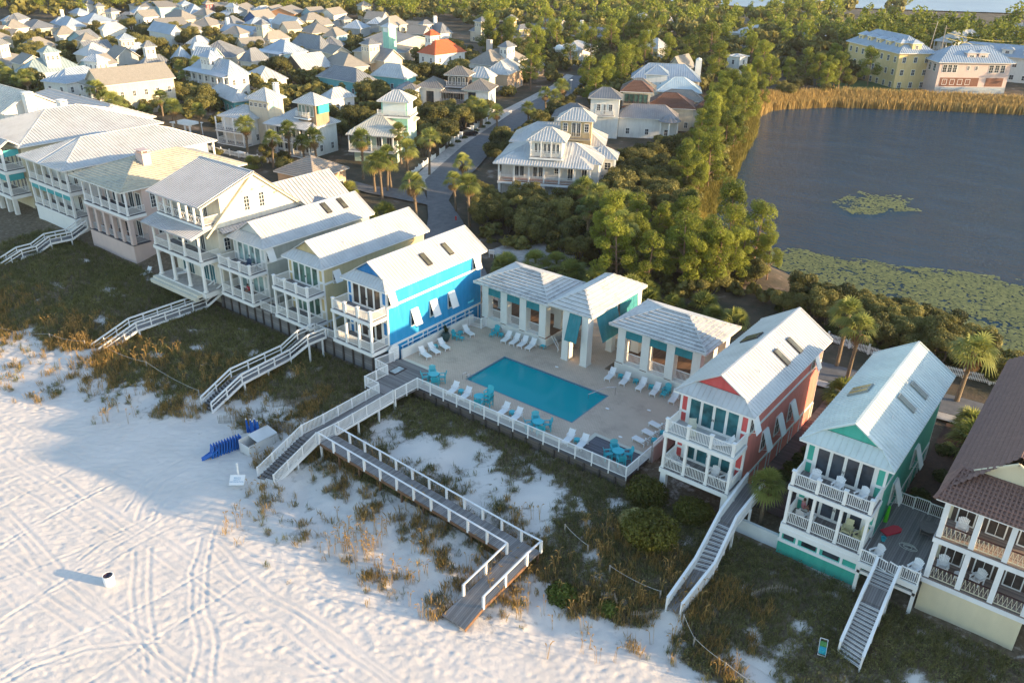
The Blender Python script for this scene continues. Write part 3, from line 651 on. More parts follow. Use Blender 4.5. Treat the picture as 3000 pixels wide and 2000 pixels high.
# ---------------------------------------------------------------- pool terrace
DZ = 3.5
m, nt, b = _nt('pool_deck_paving'); b.inputs['Roughness'].default_value = .8; pos = _pos(nt)
br = _n(nt, 'ShaderNodeTexBrick'); br.inputs['Scale'].default_value = 1.5; br.inputs['Mortar Size'].default_value = .03
nt.links.new(pos, br.inputs['Vector']); br.inputs['Color1'].default_value = (.6,.47,.36,1); br.inputs['Color2'].default_value = (.5,.39,.3,1); br.inputs['Mortar'].default_value = (.26,.19,.15,1)
nz = _ramp(nt, _noise(nt, pos, .35, 6, .65), [(.3, (.34,.27,.22)), (.48, (.55,.44,.35)), (.7, (.64,.52,.41))])
nt.links.new(_mix(nt, .5, br.outputs['Color'], nz), b.inputs['Base Color']); POOLPAV = m
PX0, PX1, PY0, PY1 = -49.26, -36.0, 56.55, 63.05
mb = MB()
for a, c, e, g in ((-57.3, PX0, 53.0, 67.6), (PX1, -27.4, 56.2, 67.6), (PX0, PX1, 53.0, PY0), (PX0, PX1, PY1, 67.6), (PX1, -33.2, 53.0, 56.2)): mb.box(a, c, e, g, 2.6, DZ)
mb.box(-47.2, -39.4, 67.601, 79, 2.6, DZ-.001)
mb.build('pool_deck', POOLPAV, kind='structure')
CREAM = paint('cream_concrete', (.6,.57,.48), .8, .1)
mb = MB().box(-57.2, -51.75, 55.5, 55.95, DZ, DZ+.006).box(-51.75, -51.3, 53.1, 55.95, DZ, DZ+.006)
for a, c in ((-51.3, -33.4),): mb.box(a, c, 53.05, 53.4, DZ, DZ+.005)
mb.box(-33.4, -33.0, 53.05, 56.5, DZ, DZ+.007).box(-33.0, -27.6, 56.1, 56.5, DZ, DZ+.007)
mb.build('deck_edge_strip', CREAM, kind='structure')
wd = thing('wooden_deck', 'weathered boardwalk deck at the left corner of the pool terrace', 'deck', (0,0,0))
MB().prism([(-57.3,55.5),(-57.9,54.2),(-57.9,52.2),(-56,52),(-56,49),(-51.9,49),(-51.75,52.1),(-51.75,55.5)], DZ-.2, DZ+.01).build('floor', DECKY, wd)
for x, y in ((-55.8,49.2),(-52.1,49.2),(-55.8,51.8)): MB().box(x-.1,x+.1,y-.1,y+.1,1,DZ-.2).build('post', WHITE, wd)
wd = thing('wooden_deck', 'dark timber deck strip along the front of the pool terrace', 'deck', (0,0,0))
MB().box(-51.75, -33.2, 52.15, 53.04, DZ-.25, DZ+.004).box(-33.2, -27.5, 52.15, 56.15, DZ-.25, DZ+.004).build('floor', planks('dark_deck', (.11,.11,.13), .14, 1), wd)
w_ = thing('bulkhead', 'dark timber retaining wall under the pool terrace', 'retaining wall', (0,0,0))
MB().box(-57.3, -27.45, 52.2, 52.4, .8, DZ-.26).build('wall', planks('dark_bulkhead', (.12,.1,.09), .3, 2), w_)
for k in range(15): MB().box(-51+k*1.6, -50.85+k*1.6, 52.05, 52.198, .9, DZ-.3).build('post', paint('dark_timber', (.07,.06,.055)), w_)
# the white walls of the terrace
SW = paint('white_stucco', (.72,.71,.67), .8, .06, kind='stucco')
w_ = thing('terrace_wall', 'white stucco wall with pipe rail between blue cottage and pool', 'wall', (-57.5, 55.6, 0))
MB().box(0, .2, 0, 11.8, 2.4, 4.55).build('wall', SW, w_)
mb = MB().tube((.1, 0, 5.0), (.1, 11.8, 5.0), .035, n=8)
for k in range(9): mb.tube((.1, .2+k*1.4, 4.5), (.1, .2+k*1.4, 5.0), .025, n=6)
mb.build('handrail', WHITE2, w_)
w_ = thing('terrace_wall', 'pinkish stucco wall with metal rail between pool terrace and coral cottage', 'wall', (-27.4, 56.3, 0))
MB().box(0, .2, 0, 11.5, 2.2, 4.6).build('wall', paint('pink_grey_stucco', (.45,.36,.34), .85, .08, kind='stucco'), w_)
railing('handrail', (.1, 0, 4.1), (.1, 11.4, 4.1), .95, WHITE2, w_)
# pool
pl = thing('swimming_pool', 'large rectangular turquoise swimming pool in the terrace', 'pool', (0,0,0))
m, nt, b = _nt('pool_basin'); b.inputs['Roughness'].default_value = .6
nt.links.new(_ramp(nt, _noise(nt, _pos(nt), .5, 4), [(.35, (.03,.58,.7)), (.65, (.05,.66,.78))]), b.inputs['Base Color']); BASIN = m
mb = MB(); zb = 2.75
mb.poly([(PX0,PY0,zb),(PX1,PY0,zb),(PX1,PY1,zb),(PX0,PY1,zb)])
for a, c in (((PX0,PY0),(PX1,PY0)),((PX1,PY0),(PX1,PY1)),((PX1,PY1),(PX0,PY1)),((PX0,PY1),(PX0,PY0))): mb.poly([(*a,zb),(*c,zb),(*c,DZ),(*a,DZ)])
mb.build('basin', BASIN, pl)
mb = MB()
for a, c, e, g in ((PX0-.02,PX1+.02,PY0-.02,PY0+.1),(PX0-.02,PX1+.02,PY1-.1,PY1+.02),(PX0-.02,PX0+.1,PY0,PY1),(PX1-.1,PX1+.02,PY0,PY1)): mb.box(a,c,e,g,DZ-.22,DZ+(.004 if a < PX0 + .01 and c > PX1 else .002))
mb.build('coping', paint('tile_band', (.1,.2,.26), .4, .2, 4), pl)
m, nt, b = _nt('pool_water'); b.inputs['Roughness'].default_value = .04; b.inputs['Base Color'].default_value = (.0,.38,.44,1)
b.inputs['Specular IOR Level'].default_value = .1; b.inputs['Alpha'].default_value = .75
_bump(nt, b, _noise(nt, _pos(nt), 1.3, 3), .12, .08); PW = m
MB().poly([(PX0+.1,PY0+.1,DZ-.14),(PX1-.1,PY0+.1,DZ-.14),(PX1-.1,PY1-.1,DZ-.14),(PX0+.1,PY1-.1,DZ-.14)]).build('water', PW, pl)
for k in range(4):
    r_ = 2.55 - .5*k; pts = [(PX1-.1, PY1-.1)] + [(PX1-.1 - r_*math.cos(t)*.62, PY1-.1 - r_*math.sin(t)) for t in [math.pi/2*j/10 for j in range(11)]]
    MB().prism(pts[::-1] if False else pts, zb, DZ-.75+.16*k, 0).build('step', paint('pool_step', (.1+.05*k,.46+.03*k,.56+.02*k), .6, .05), pl)
    MB().prism([(PX1-.1 - r_*math.cos(t)*.62, PY1-.1 - r_*math.sin(t)) for t in [math.pi/2*j/10 for j in range(11)]] + [(PX1-.1 - (r_-.09)*math.cos(t)*.62, PY1-.1 - (r_-.09)*math.sin(t)) for t in [math.pi/2*j/10 for j in range(10,-1,-1)]], DZ-.75+.16*k, DZ-.73+.16*k).build('step_edge', paint('navy_tile', (.01,.06,.13), .4), pl)
CH = paint('steel_tube', (.6,.6,.62), .25, .02, metal=.9)
h = thing('pool_handrail', 'steel handrail at the curved corner steps of the pool', 'handrail', (0,0,0))
MB().tube((-35.6,63.6,DZ),(-35.6,63.6,DZ+.9),.035,n=8).tube((-35.6,63.6,DZ+.9),(-36.3,63.0,DZ+.9),.035,n=8).tube((-36.3,63.0,DZ+.9),(-37.4,61.5,DZ+.35),.035,n=8).tube((-37.4,61.5,DZ+.35),(-37.4,61.5,DZ-.8),.035,n=8).build('rail', CH, h)
h = thing('pool_ladder', 'steel ladder rails at the left end of the pool', 'ladder', (0,0,0))
for yy in (56.9, 57.5): 
    x = -49.1 + (yy-56.9)*.9
    MB().tube((x-.35,56.35,DZ),(x-.35,56.35,DZ+.6),.03,n=8).tube((x-.35,56.35,DZ+.6),(x-.2,56.75,DZ+.7),.03,n=8).tube((x-.2,56.75,DZ+.7),(x-.1,57.0,DZ-.6),.03,n=8).build('rail', CH, h)
# vinyl fences round the terrace
def fence(label, pts, z=DZ, post=1.7, h_=1.12):
    t = thing('pool_fence', label, 'fence', (0,0,0))
    for a, c in zip(pts, pts[1:]):
        railing('railing', (*a, z), (*c, z), h_, WHITE2, t, pick=.115, bw=.03)
        L = math.dist(a, c); n = max(1, round(L/post)); pmesh = MB().box(-.05,.05,-.05,.05,-.25,h_+.05).mesh('post', WHITE2)
        for k in range(n + (c == pts[-1])): link('post', pmesh, t, (a[0]+(c[0]-a[0])*k/n, a[1]+(c[1]-a[1])*k/n, z))
    return t
fence('long white picket rail along the front edge of the pool terrace', [(-51.8,49.0),(-51.75,52.1),(-27.5,52.2),(-27.45,56.2)])
fence('white picket rail around the corner deck beside the blue cottage', [(-57.6,54.6),(-57.95,52.3),(-56.0,52.1),(-56.05,49.0),(-54.1,48.95)])
g_ = thing('pool_gate', 'small white picket gate enclosure beside the left pavilion', 'gate', (0,0,DZ))
railing('railing', (-57.2,66.5,0), (-55.6,66.7,0), 1.25, WHITE2, g_, post=1.6); railing('railing', (-55.6,66.7,0), (-55.5,67.5,0), 1.25, WHITE2, g_, post=.8)
g_ = thing('sign_panel', 'arched white panel sign at the corner deck entrance', 'sign', (-57.75, 54.75, DZ))
mb = MB(); mb.prism([(-.05,-.7),(.05,-.7),(.05,.75),(-.05,.75)], 0, 1.5); mb.prism([(-.05,-.45),(.05,-.45),(.05,.5),(-.05,.5)], 1.501, 1.72); mb.prism([(-.05,-.2),(.05,-.2),(.05,.25),(-.05,.25)], 1.721, 1.85); mb.build('board', WHITE, g_)
mb = MB(); 
for k in range(5): mb.box(.051,.056,-.45,.5-.12*(k%2),.45+.2*k,.5+.2*k)
mb.build('lettering', paint('pale_grey_letters', (.5,.52,.54), .6), g_)
g_ = thing('skylight_hatch', 'glass hatch with a dark frame set in the corner deck', 'hatch', (-55.9, 53.4, DZ+.012))
MB().box(-.55,.55,-.95,.85,0,.05).build('frame', paint('dark_brown_frame', (.05,.03,.03), .7), g_); MB().box(-.4,.4,-.75,.65,.05,.07).build('pane', glass('pale_hatch_glass', (.35,.42,.45)), g_)
# ---------------------------------------------------------------- pavilions
GROOVE = paint('tile_gap_shade', (.16,.165,.17), .9, .2, 3)  # dark butt colour paints in the shade of gaps between tile courses
def pav_cols(t, xs, y, z0, z1, w=.9, d_=.9):
    cm = MB().box(0, w, 0, d_, z0, z1).box(-.05, w+.05, -.05, d_+.05, z0-.02, z0+.12).mesh('column', SW)
    for x in xs: link('column', cm, t, (x, y, 0))
def awning(t, x0, x1, y, z1, z0, tilt=.12, face=0, mat=None):
    w = x1-x0; mb = MB(); h = z1-z0
    mb.box(-w/2, w/2, -.04, .0, -h, 0)
    for k in range(5): u = -w/2+.02+(w-.06)*k/4; mb.box(u, u+.03, -.06, -.04, -h, 0)
    mb.box(-w/2, w/2, -.065, -.04, -h*.5-.03, -h*.5+.03)
    o = mb.build('awning', mat or TEALSH, t, loc=((x0+x1)/2, y, z1)); o.rotation_euler = (-tilt, 0, R(face)); return o
FLB = planks('brown_floor', (.16,.09,.055), .2, 0)
def pavilion(label, x0, x1, y0, y1, ncol, fl=4.66, ze=8.95, zr=10.5):
    t = thing('pavilion', label, 'pavilion', (0,0,0)); c0 = x0+.85; c1 = x1-.75; w = .9
    MB().box(c0-.12, c1+.12, y0+.55, y1-.6, 2.6, fl-.12).build('plinth', SW, t); MB().box(c0-.1, c1+.1, y0+.57, y1-.62, fl-.12, fl).build('floor', FLB, t)
    step = (c1-c0-w)/(ncol-1); xs = [c0+k*step for k in range(ncol)]
    pav_cols(t, xs, y0+.6, fl, ze-.17); pav_cols(t, xs, y1-1.55, fl, ze-.17)
    ymid = (y0+y1)/2-.45; pav_cols(t, [xs[0], xs[-1]], ymid, fl, ze-.17)
    for k in range(ncol-1):
        a, c = xs[k]+w, xs[k+1]
        railing('railing', (a, y0+1.1, fl), (c, y0+1.1, fl), 1.05, WHITE2, t); awning(t, a+.02, c-.02, y0+.72, ze-.3, ze-1.35, .1)
        MB().box(a-.05, c+.05, y0+.5, y0+1.3, fl-.1, fl+.02).build('sill', SW, t)
        railing('railing', (a, y1-1.1, fl), (c, y1-1.1, fl), 1.05, WHITE2, t)
    MB().box(c0-.05, c1+.05, y0+.62, y0+1.4, ze-.35, ze-.18).box(c0-.05, c1+.05, y1-1.5, y1-.7, ze-.35, ze-.18).box(c0, c0+.8, y0+1.4, y1-1.5, ze-.351, ze-.18).box(c1-.8, c1, y0+1.4, y1-1.5, ze-.351, ze-.18).build('beam', SW, t)
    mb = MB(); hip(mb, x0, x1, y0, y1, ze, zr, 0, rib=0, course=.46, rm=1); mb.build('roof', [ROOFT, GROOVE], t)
    return t
p1 = pavilion('left open pool pavilion with white tile roof, four columns and teal awnings', -57.0, -46.4, 66.95, 74.9, 4)
p2 = pavilion('right open pool pavilion with white tile roof beside the coral cottage', -39.15, -28.2, 67.4, 75.4, 4)
pc = thing('pavilion', 'tall central pool pavilion on two long front columns with hanging teal shutters', 'pavilion', (0,0,0))
pav_cols(pc, [-44.25, -41.85], 66.55, DZ, 9.3, .8, 1.0); pav_cols(pc, [-45.0, -41.6], 76.2, DZ, 9.3, .8, .9); pav_cols(pc, [-41.6], 71.3, DZ, 9.3, .75, .75)
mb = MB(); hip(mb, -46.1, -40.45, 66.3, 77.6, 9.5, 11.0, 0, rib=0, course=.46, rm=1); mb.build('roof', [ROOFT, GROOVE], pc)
awning(pc, -43.4, -41.9, 66.6, 9.2, 6.2, .3); o = awning(pc, -2, 2, 0, 0, -3, 0); o.location = (-40.85, 69.6, 9.2); o.rotation_euler = (-.35, 0, R(90)); o = awning(pc, -1.9, 1.9, 0, 0, -2.2, 0); o.location = (-40.85, 74.2, 9.2); o.rotation_euler = (-.1, 0, R(90))
mb = MB()
for k in range(6): mb.box(-46.6+.25*k, -44.4, 68.6+.0, 72, DZ+.19*k, DZ+.19*(k+1)-.004)
mb.build('stair', paint('stair_concrete', (.33,.27,.23), .85, .15), pc)
h_ = MB().tube((-46.3,68.1,4.9),(-45.4,67.6,4.4),.03,n=8).tube((-45.4,67.6,4.4),(-45.4,67.6,3.5),.03,n=8).tube((-46.6,67.9,5.0),(-45.0,67.2,4.0),.03,n=8); h_.build('handrail', WHITE2, pc)
g_ = thing('iron_gate', 'white bar gate with a blank notice between the two pool pavilions', 'gate', (-41, 72.5, DZ))
railing('railing', (0,0,0), (2.2,.3,0), 1.15, paint('beige_rail', (.5,.45,.38), .5), g_, post=1.1); MB().box(.7,1.3,-.06,-.02,.35,.95).build('notice', WHITE, g_)
w_ = thing('ramp_railing', 'beige railing on the low ramp wall between the pavilions', 'railing', (-38.7,71.5,DZ)); MB().box(0,.15,-.0,5,0,.5).build('ramp_wall', SW, w_); railing('railing', (.07,0,.5), (.07,5,1.2), .9, paint('beige_rail', (.5,.45,.38)), w_, post=1.6)
# ---------------------------------------------------------------- dune walkovers
RAILW = paint('white_rail_paint', (.74,.75,.76), .6, .1)
def walk(label, segs, style, posts=(), mat=None, group=None, dm=DECK):
    """segs: (left start, right start, left end, right end, kind) with 3-D corners"""
    t = thing('dune_walkover', label, 'boardwalk', (0,0,0), group=group); mat = mat or RAILW
    for A, B_, C, D_, kind in segs:
        A, B_, C, D_ = map(Vector, (A, B_, C, D_)); mb = MB(); dn = Vector((0,0,.09))
        if kind != 'stairs':
            mb.poly([A, B_, D_, C]).poly([A-dn, C-dn, D_-dn, B_-dn])
            for p, q in ((A,C),(C,D_),(D_,B_),(B_,A)): mb.poly([p, q, q-dn, p-dn])
            mb.build('floor', dm, t)
        else:
            n = max(3, round(abs(A.z-C.z)/.17)); run = MB()
            for k in range(n):
                f0, f1_ = k/n, (k+1)/n; a = A.lerp(C, f0); b_ = B_.lerp(D_, f0); c = A.lerp(C, f1_ + .02); d_ = B_.lerp(D_, f1_ + .02)
                z = A.z + (C.z-A.z)*(k+.5)/n
                for v in (a, b_, c, d_): v.z = z
                q = [a, b_, d_, c]; i = len(mb.v)
                mb.poly(q); mb.poly([v-Vector((0,0,.05)) for v in q[::-1]]); mb.poly([c, d_, d_-Vector((0,0,.05)), c-Vector((0,0,.05))]) 
                zl = Vector((0,0,.05)); nose = [c, d_, d_-Vector((0,0,.14)), c-Vector((0,0,.14))]
                run.poly(nose).poly([c.lerp(a,.22)+Vector((0,0,.008)), d_.lerp(b_,.22)+Vector((0,0,.008)), d_+Vector((0,0,.008)), c+Vector((0,0,.008))] if style == 'solid' else nose)
            mb.build('tread', dm, t); run.build('riser', mat if style in ('solid', 'open') else dm, t)
        st = MB()
        for p, q in ((A,C),(B_,D_)): st.bar(p-Vector((0,0,.16)), q-Vector((0,0,.16)), .06, .28)
        st.build('stringer', WOOD if style == 'cable' else mat, t)
        for p, q in ((A,C),(B_,D_)):
            L = (q-p).length; u = Vector((0,0,1)); mb = MB()
            if style == 'picket':
                railing('handrail', p, q, 1.05, mat, t, pick=.135, bw=.05, base=.08, post=1.9)
            elif style == 'solid':
                mb.bar(p+u*1.0, q+u*1.0, .2, .05).bar(p+u*.95, q+u*.95, .04, .14).bar(p+u*.12, q+u*.12, .05, .1); n = max(3, int(L/.15))
                for k in range(n): a = p.lerp(q, (k+.5)/n); mb.bar(a+u*.1, a+u*.92, .1, .03)
                n = max(1, round(L/2.2))
                for k in range(n+1): a = p.lerp(q, k/n); e_ = .06+random.uniform(0,.008); mb.box(a.x-e_, a.x+e_, a.y-e_, a.y+e_, a.z-.5-e_*.1, a.z+.97-e_*.1)
                mb.build('handrail', mat, t)
            elif style == 'open':
                mb.bar(p+u*1.0, q+u*1.0, .15, .05).bar(p+u*.9, q+u*.9, .04, .12).bar(p+u*.5, q+u*.5, .04, .12); n = max(1, round(L/1.9))
                for k in range(n+1): a = p.lerp(q, k/n); e_ = .05+random.uniform(0,.008); mb.box(a.x-e_, a.x+e_, a.y-e_, a.y+e_, a.z-.3-e_*.1, a.z+.99-e_*.1)
                mb.build('handrail', mat, t)
            elif style == 'cable' and kind != 'bare':
                mb.bar(p+u*1.05, q+u*1.05, .14, .07); n = max(1, round(L/1.95))
                for k in range(n+1): a = p.lerp(q, k/n); e_ = .08+random.uniform(0,.01); mb.box(a.x-e_, a.x+e_, a.y-e_, a.y+e_, a.z-.15-e_*.1, a.z+1.04-e_*.1)
                mb.build('handrail', mat, t); cb = MB()
                for h_ in (.2, .4, .6, .8): cb.bar(p+u*h_, q+u*h_, .012, .012)
                cb.build('cable', paint('steel_cable', (.25,.25,.26), .4, .05), t)
    for i, (x, y, z) in enumerate(posts):
        g = gz(x, y) - .3
        MB().box(x-.08, x+.08, y-.08, y+.08, g, z-.05).build('support_post', WOOD if style == 'cable' else mat, t)
    return t
# main pool walkover: ramp from the gate, then stairs to the beach
walk('wide picket walkover with stairs from pool gate down to the beach', [
    ((-53.95,48.9,3.5),(-51.95,48.9,3.5),(-54.5,42.2,2.95),(-52.4,42.2,2.95),'flat'),
    ((-54.5,42.2,2.95),(-52.4,42.2,2.95),(-54.85,39.9,2.75),(-52.8,39.9,2.75),'flat'),
    ((-54.85,39.9,2.75),(-52.8,39.9,2.75),(-55.75,35.3,.15),(-53.7,35.5,.15),'stairs')], 'picket',
    [(-53.9,47,3.3),(-52.1,47,3.3),(-54.2,44.5,3.1),(-52.3,44.5,3.1),(-54.4,42.2,2.9),(-52.5,40.1,2.7),(-55.2,38,1.7),(-53.4,38,1.7)])
walk('long dune boardwalk with white cap rails and brown framing turning toward the sea', [
    ((-52.35,41.75,2.85),(-52.5,39.95,2.85),(-30.55,41.6,2.0),(-30.55,39.75,2.0),'flat'),
    ((-30.55,41.6,2.0),(-30.55,39.75,2.0),(-28.65,41.6,2.0),(-28.65,39.75,2.0),'bare'),
    ((-30.55,39.75,2.0),(-28.65,39.75,2.0),(-30.95,35.1,.95),(-29.05,35.1,.95),'flat'),
    ((-30.95,35.1,.95),(-29.05,35.1,.95),(-31.3,33.1,.35),(-29.1,33.1,.35),'bare')], 'cable',
    [(-50+2.6*k, 40.05, 2.7-.035*2.6*k) for k in range(8)] + [(-50+2.6*k, 41.6, 2.7-.035*2.6*k) for k in range(8)] + [(-28.8,41.4,1.9)])
t = bpy.data.objects['dune_walkover.001']
for p, q in (((-28.65,41.6,2.0),(-28.65,39.75,2.0)),((-30.55,41.6,2.0),(-28.65,41.6,2.0))):
    MB().bar((p[0],p[1],3.05),(q[0],q[1],3.05),.14,.07).box(q[0]-.095,q[0]+.095,q[1]-.095,q[1]+.095,1.9,3.06).build('handrail', RAILW, t)
walk('white walkover with long slatted stairs in front of the coral cottage', [
    ((-18.5,56,5.05),(-17.0,56,5.05),(-18.5,51.1,4.3),(-17.2,51.1,4.3),'flat'),
    ((-18.5,51.1,4.3),(-17.2,51.1,4.3),(-18.3,46.9,2.5),(-16.95,47.3,2.5),'stairs'),
    ((-18.3,46.9,2.5),(-16.95,47.3,2.5),(-18.5,43.2,1.2),(-17.4,43.3,1.2),'flat')], 'solid', [(-18.4,50.9,4.2),(-17.2,50.9,4.2),(-17.0,53.5,4.7),(-17.0,48,2.7),(-18.4,54,4.7)])
walk('white walkover with wide striped stairs below the aqua cottage deck', [
    ((-7.15,52.1,5.2),(-5.65,52.1,5.2),(-7.15,51.0,4.55),(-5.65,51.0,4.55),'stairs'),
    ((-7.15,51.0,4.55),(-5.65,51.0,4.55),(-7.15,49.7,4.1),(-5.65,49.7,4.1),'flat'),
    ((-7.15,49.7,4.1),(-5.65,49.7,4.1),(-7.2,46.4,1.75),(-5.6,46.0,1.75),'stairs')], 'solid', [(-7.1,50.9,4.4),(-5.7,50.9,4.4),(-7.1,49.5,4),(-5.7,49.5,4)])
walk('white open-rail walkover from the yellow cottage down to the sand', [
    ((-67.6,52.4,4.75),(-65.8,52.4,4.75),(-68.0,50.3,4.5),(-66.3,50.3,4.5),'flat'),
    ((-68.0,50.3,4.5),(-66.3,50.3,4.5),(-69.4,49.0,2.75),(-67.9,49.0,2.75),'stairs'),
    ((-69.4,49.0,2.75),(-67.9,49.0,2.75),(-69.9,42.8,2.3),(-68.0,42.8,2.3),'flat'),
    ((-69.9,42.8,2.3),(-68.0,42.8,2.3),(-70.3,39.2,.35),(-68.5,39.2,.35),'stairs')], 'open', [(-69.5,49,2.7),(-67.9,49,2.7),(-69.7,46,2.4),(-67.9,46,2.4),(-69.9,43,2.2),(-68.0,43,2.2),(-66.3,50.4,4.4),(-66,52,4.6)])
walk('white open-rail walkover below the pale grey cottage and gabled house', [
    ((-86.9,52.9,4.6),(-85.2,52.9,4.6),(-88.3,51.2,2.8),(-86.6,51.2,2.8),'stairs'),
    ((-88.3,51.2,2.8),(-86.6,51.2,2.8),(-89.0,42.4,2.5),(-87.4,42.4,2.5),'flat'),
    ((-89.0,42.4,2.5),(-87.4,42.4,2.5),(-90.1,38.0,.4),(-88.5,38.1,.4),'stairs')], 'open', [(-88.4,51,2.7),(-86.7,51,2.7),(-88.6,48,2.6),(-86.9,48,2.6),(-88.8,45,2.5),(-87.2,45,2.5),(-89,42.6,2.4),(-87.4,42.6,2.4)])
walk('white zigzag walkover at the far left below the teal shuttered villas', [
    ((-120.2,53.5,5.2),(-118.6,53.5,5.2),(-120.6,51.2,4.0),(-119,51.2,4.0),'stairs'),
    ((-120.6,51.2,4.0),(-119,51.2,4.0),(-121.3,48.4,3.9),(-119.7,48.4,3.9),'flat'),
    ((-121.3,48.4,3.9),(-119.7,48.4,3.9),(-121.6,46.5,2.9),(-120,46.5,2.9),'stairs'),
    ((-121.6,46.5,2.9),(-120,46.5,2.9),(-121.9,44.6,2.8),(-120.3,44.6,2.8),'flat'),
    ((-121.9,44.6,2.8),(-120.3,44.6,2.8),(-122.8,40.3,.8),(-121.2,40.3,.8),'stairs')], 'open', [(-120.6,51,3.9),(-119,51,3.9),(-121.2,48.4,3.8),(-119.7,48.4,3.8),(-120,46.4,2.8),(-120.3,44.6,2.7),(-121.9,44.6,2.7)])
# side deck of the aqua cottage
sd = thing('side_deck', 'grey timber deck with white rails beside the aqua cottage', 'deck', (0,0,0))
MB().box(-8.3,-4.3,52.2,61.0,5.05,5.17).build('floor', DECK, sd)
MB().box(-8.35,-4.25,52.05,52.199,4.7,5.14).box(-8.3,-4.3,52.2,52.4,4.1,4.35).build('beam', WHITE, sd)
for x in (-8.2,-4.4): MB().box(x-.12,x+.12,52.2,52.45,1.4,5.05).build('post', WHITE, sd)
railing('railing', (-8.3,52.2,5.17),(-7.25,52.2,5.17),1.0,WHITE,sd,post=1.05); railing('railing', (-5.55,52.2,5.17),(-4.35,52.2,5.17),1.0,WHITE,sd,post=1.2)
railing('railing', (-8.2,60.9,5.17),(-6.9,60.9,5.17),1.05,WHITE,sd,post=1.3); railing('railing', (-5.8,60.9,5.17),(-4.5,60.9,5.17),1.05,WHITE,sd,post=1.3); railing('gate', (-6.85,60.9,5.17),(-5.85,60.9,5.17),1.15,WHITE,sd,pick=.14)
for xa, xb in ((-7.1,-6.45),(-6.35,-5.7)): railing('gate', (xa,52.2,5.17),(xb,52.0,5.17),.95,WHITE,sd,pick=.14,base=.15)
# ---------------------------------------------------------------- furniture
def make_lounger(mat, name='lounge_chair'):
    t = thing(name, 'x', 'lounge chair')
    mb = MB()
    for x in (-.3, .3): mb.bar((x,-.95,.33),(x,.55,.33),.05,.07)
    mb.bar((-.3,-.95,.33),(.3,-.95,.33),.05,.07); mb.build('frame', mat, t)
    mb = MB()
    for k in range(12): mb.box(-.29,.29,-.93+k*.095,-.93+k*.095+.075,.355,.375)
    mb.build('seat', mat, t); mb = MB()
    for k in range(8):
        a = k*.095; c, s = math.cos(R(52)), math.sin(R(52))
        mb.poly([(-.29,.22+a*c,.37+a*s),(.29,.22+a*c,.37+a*s),(.29,.22+(a+.08)*c,.37+(a+.08)*s),(-.29,.22+(a+.08)*c,.37+(a+.08)*s)])
        mb.poly([(-.29,.235+a*c,.35+a*s),(-.29,.235+(a+.08)*c,.35+(a+.08)*s),(.29,.235+(a+.08)*c,.35+(a+.08)*s),(.29,.235+a*c,.35+a*s)])
    for x in (-.29,.29): mb.bar((x,.2,.36),(x,.2+.8*math.cos(R(52)),.36+.8*math.sin(R(52))),.04,.06)
    mb.build('backrest', mat, t)
    lm = MB().box(-.03,.03,-.03,.03,0,.33).mesh('leg', mat)
    for x in (-.29,.29):
        for y in (-.85,.5): link('leg', lm, t, (x,y,0))
    am = MB().box(-.03,.03,-.0,.5,.55,.58).box(-.025,.025,.02,.08,.33,.55).mesh('armrest', mat)
    for x in (-.33,.33): link('armrest', am, t, (x,.1,0))
    return t
def make_adk(mat, name='adirondack_chair', seat=.36, fan=True, foot=False):
    t = thing(name, 'x', 'chair')
    mb = MB()
    for k in range(6): mb.poly([(-.26,-.3+k*.1,seat+.06-k*.025),(.26,-.3+k*.1,seat+.06-k*.025),(.26,-.22+k*.1,seat+.04-k*.025),(-.26,-.22+k*.1,seat+.04-k*.025)])
    mb.box(-.27,.27,-.33,-.3,seat-.1,seat+.06); mb.build('seat', mat, t); mb = MB(); n = 7
    for k in range(n):
        u = (k-(n-1)/2); w0 = .072; x0_ = u*.075; x1_ = u*(.105 if fan else .076); L = .78 - (.012*u*u if fan else 0)
        for o in (0, .025): mb.poly([(x0_-w0/2,.2+o,seat-.1),(x0_+w0/2,.2+o,seat-.1),(x1_+w0/2*1.2,.2+o+L*.36,seat-.1+L),(x1_-w0/2*1.2,.2+o+L*.36,seat-.1+L)][::(1 if o == 0 else -1)])
    mb.bar((-.28,.3,seat+.2),(.28,.3,seat+.2),.04,.06).bar((-.3,.41,seat+.48),(.3,.41,seat+.48),.04,.05); mb.build('backrest', mat, t)
    am = MB().box(-.07,.07,-.36,.36,seat+.2,seat+.23).mesh('armrest', mat); lm = MB().box(-.03,.03,-.045,.045,0,seat+.2).mesh('leg', mat)
    for x in (-.33,.33):
        link('armrest', am, t, (x,0,0))
        for y in (-.28,.28): link('leg', lm, t, (x,y,0))
    if foot:
        mb = MB(); mb.box(-.25,.25,-.95,-.5,.3,.33).box(-.25,-.21,-.95,-.9,0,.3).box(.21,.25,-.95,-.9,0,.3).box(-.25,-.21,-.55,-.5,0,.3).box(.21,.25,-.55,-.5,0,.3); mb.build('footrest', mat, t)
    if seat > .5:
        MB().bar((-.33,-.28,.25),(.33,-.28,.25),.04,.05).bar((-.33,.28,.35),(.33,.28,.35),.04,.05).bar((-.33,-.28,.3),(-.33,.28,.3),.04,.05).bar((.33,-.28,.3),(.33,.28,.3),.04,.05).build('stretcher', mat, t)
    return t
def make_table(mat, r=.3, h=.42, n=8, high=False, name='side_table'):
    t = thing(name, 'x', 'table')
    MB().prism([(r*math.cos(2*math.pi*k/n+.39), r*math.sin(2*math.pi*k/n+.39)) for k in range(n)], h-.035, h).build('tabletop', mat, t)
    lm = MB().box(-.03,.03,-.03,.03,0,h-.035).mesh('leg', mat); q = r*.62
    for x in (-q,q):
        for y in (-q,q): link('leg', lm, t, (x,y,0))
    MB().box(-q,q,-q,q,h*.38,h*.38+.025).build('shelf', mat, t)
    return t
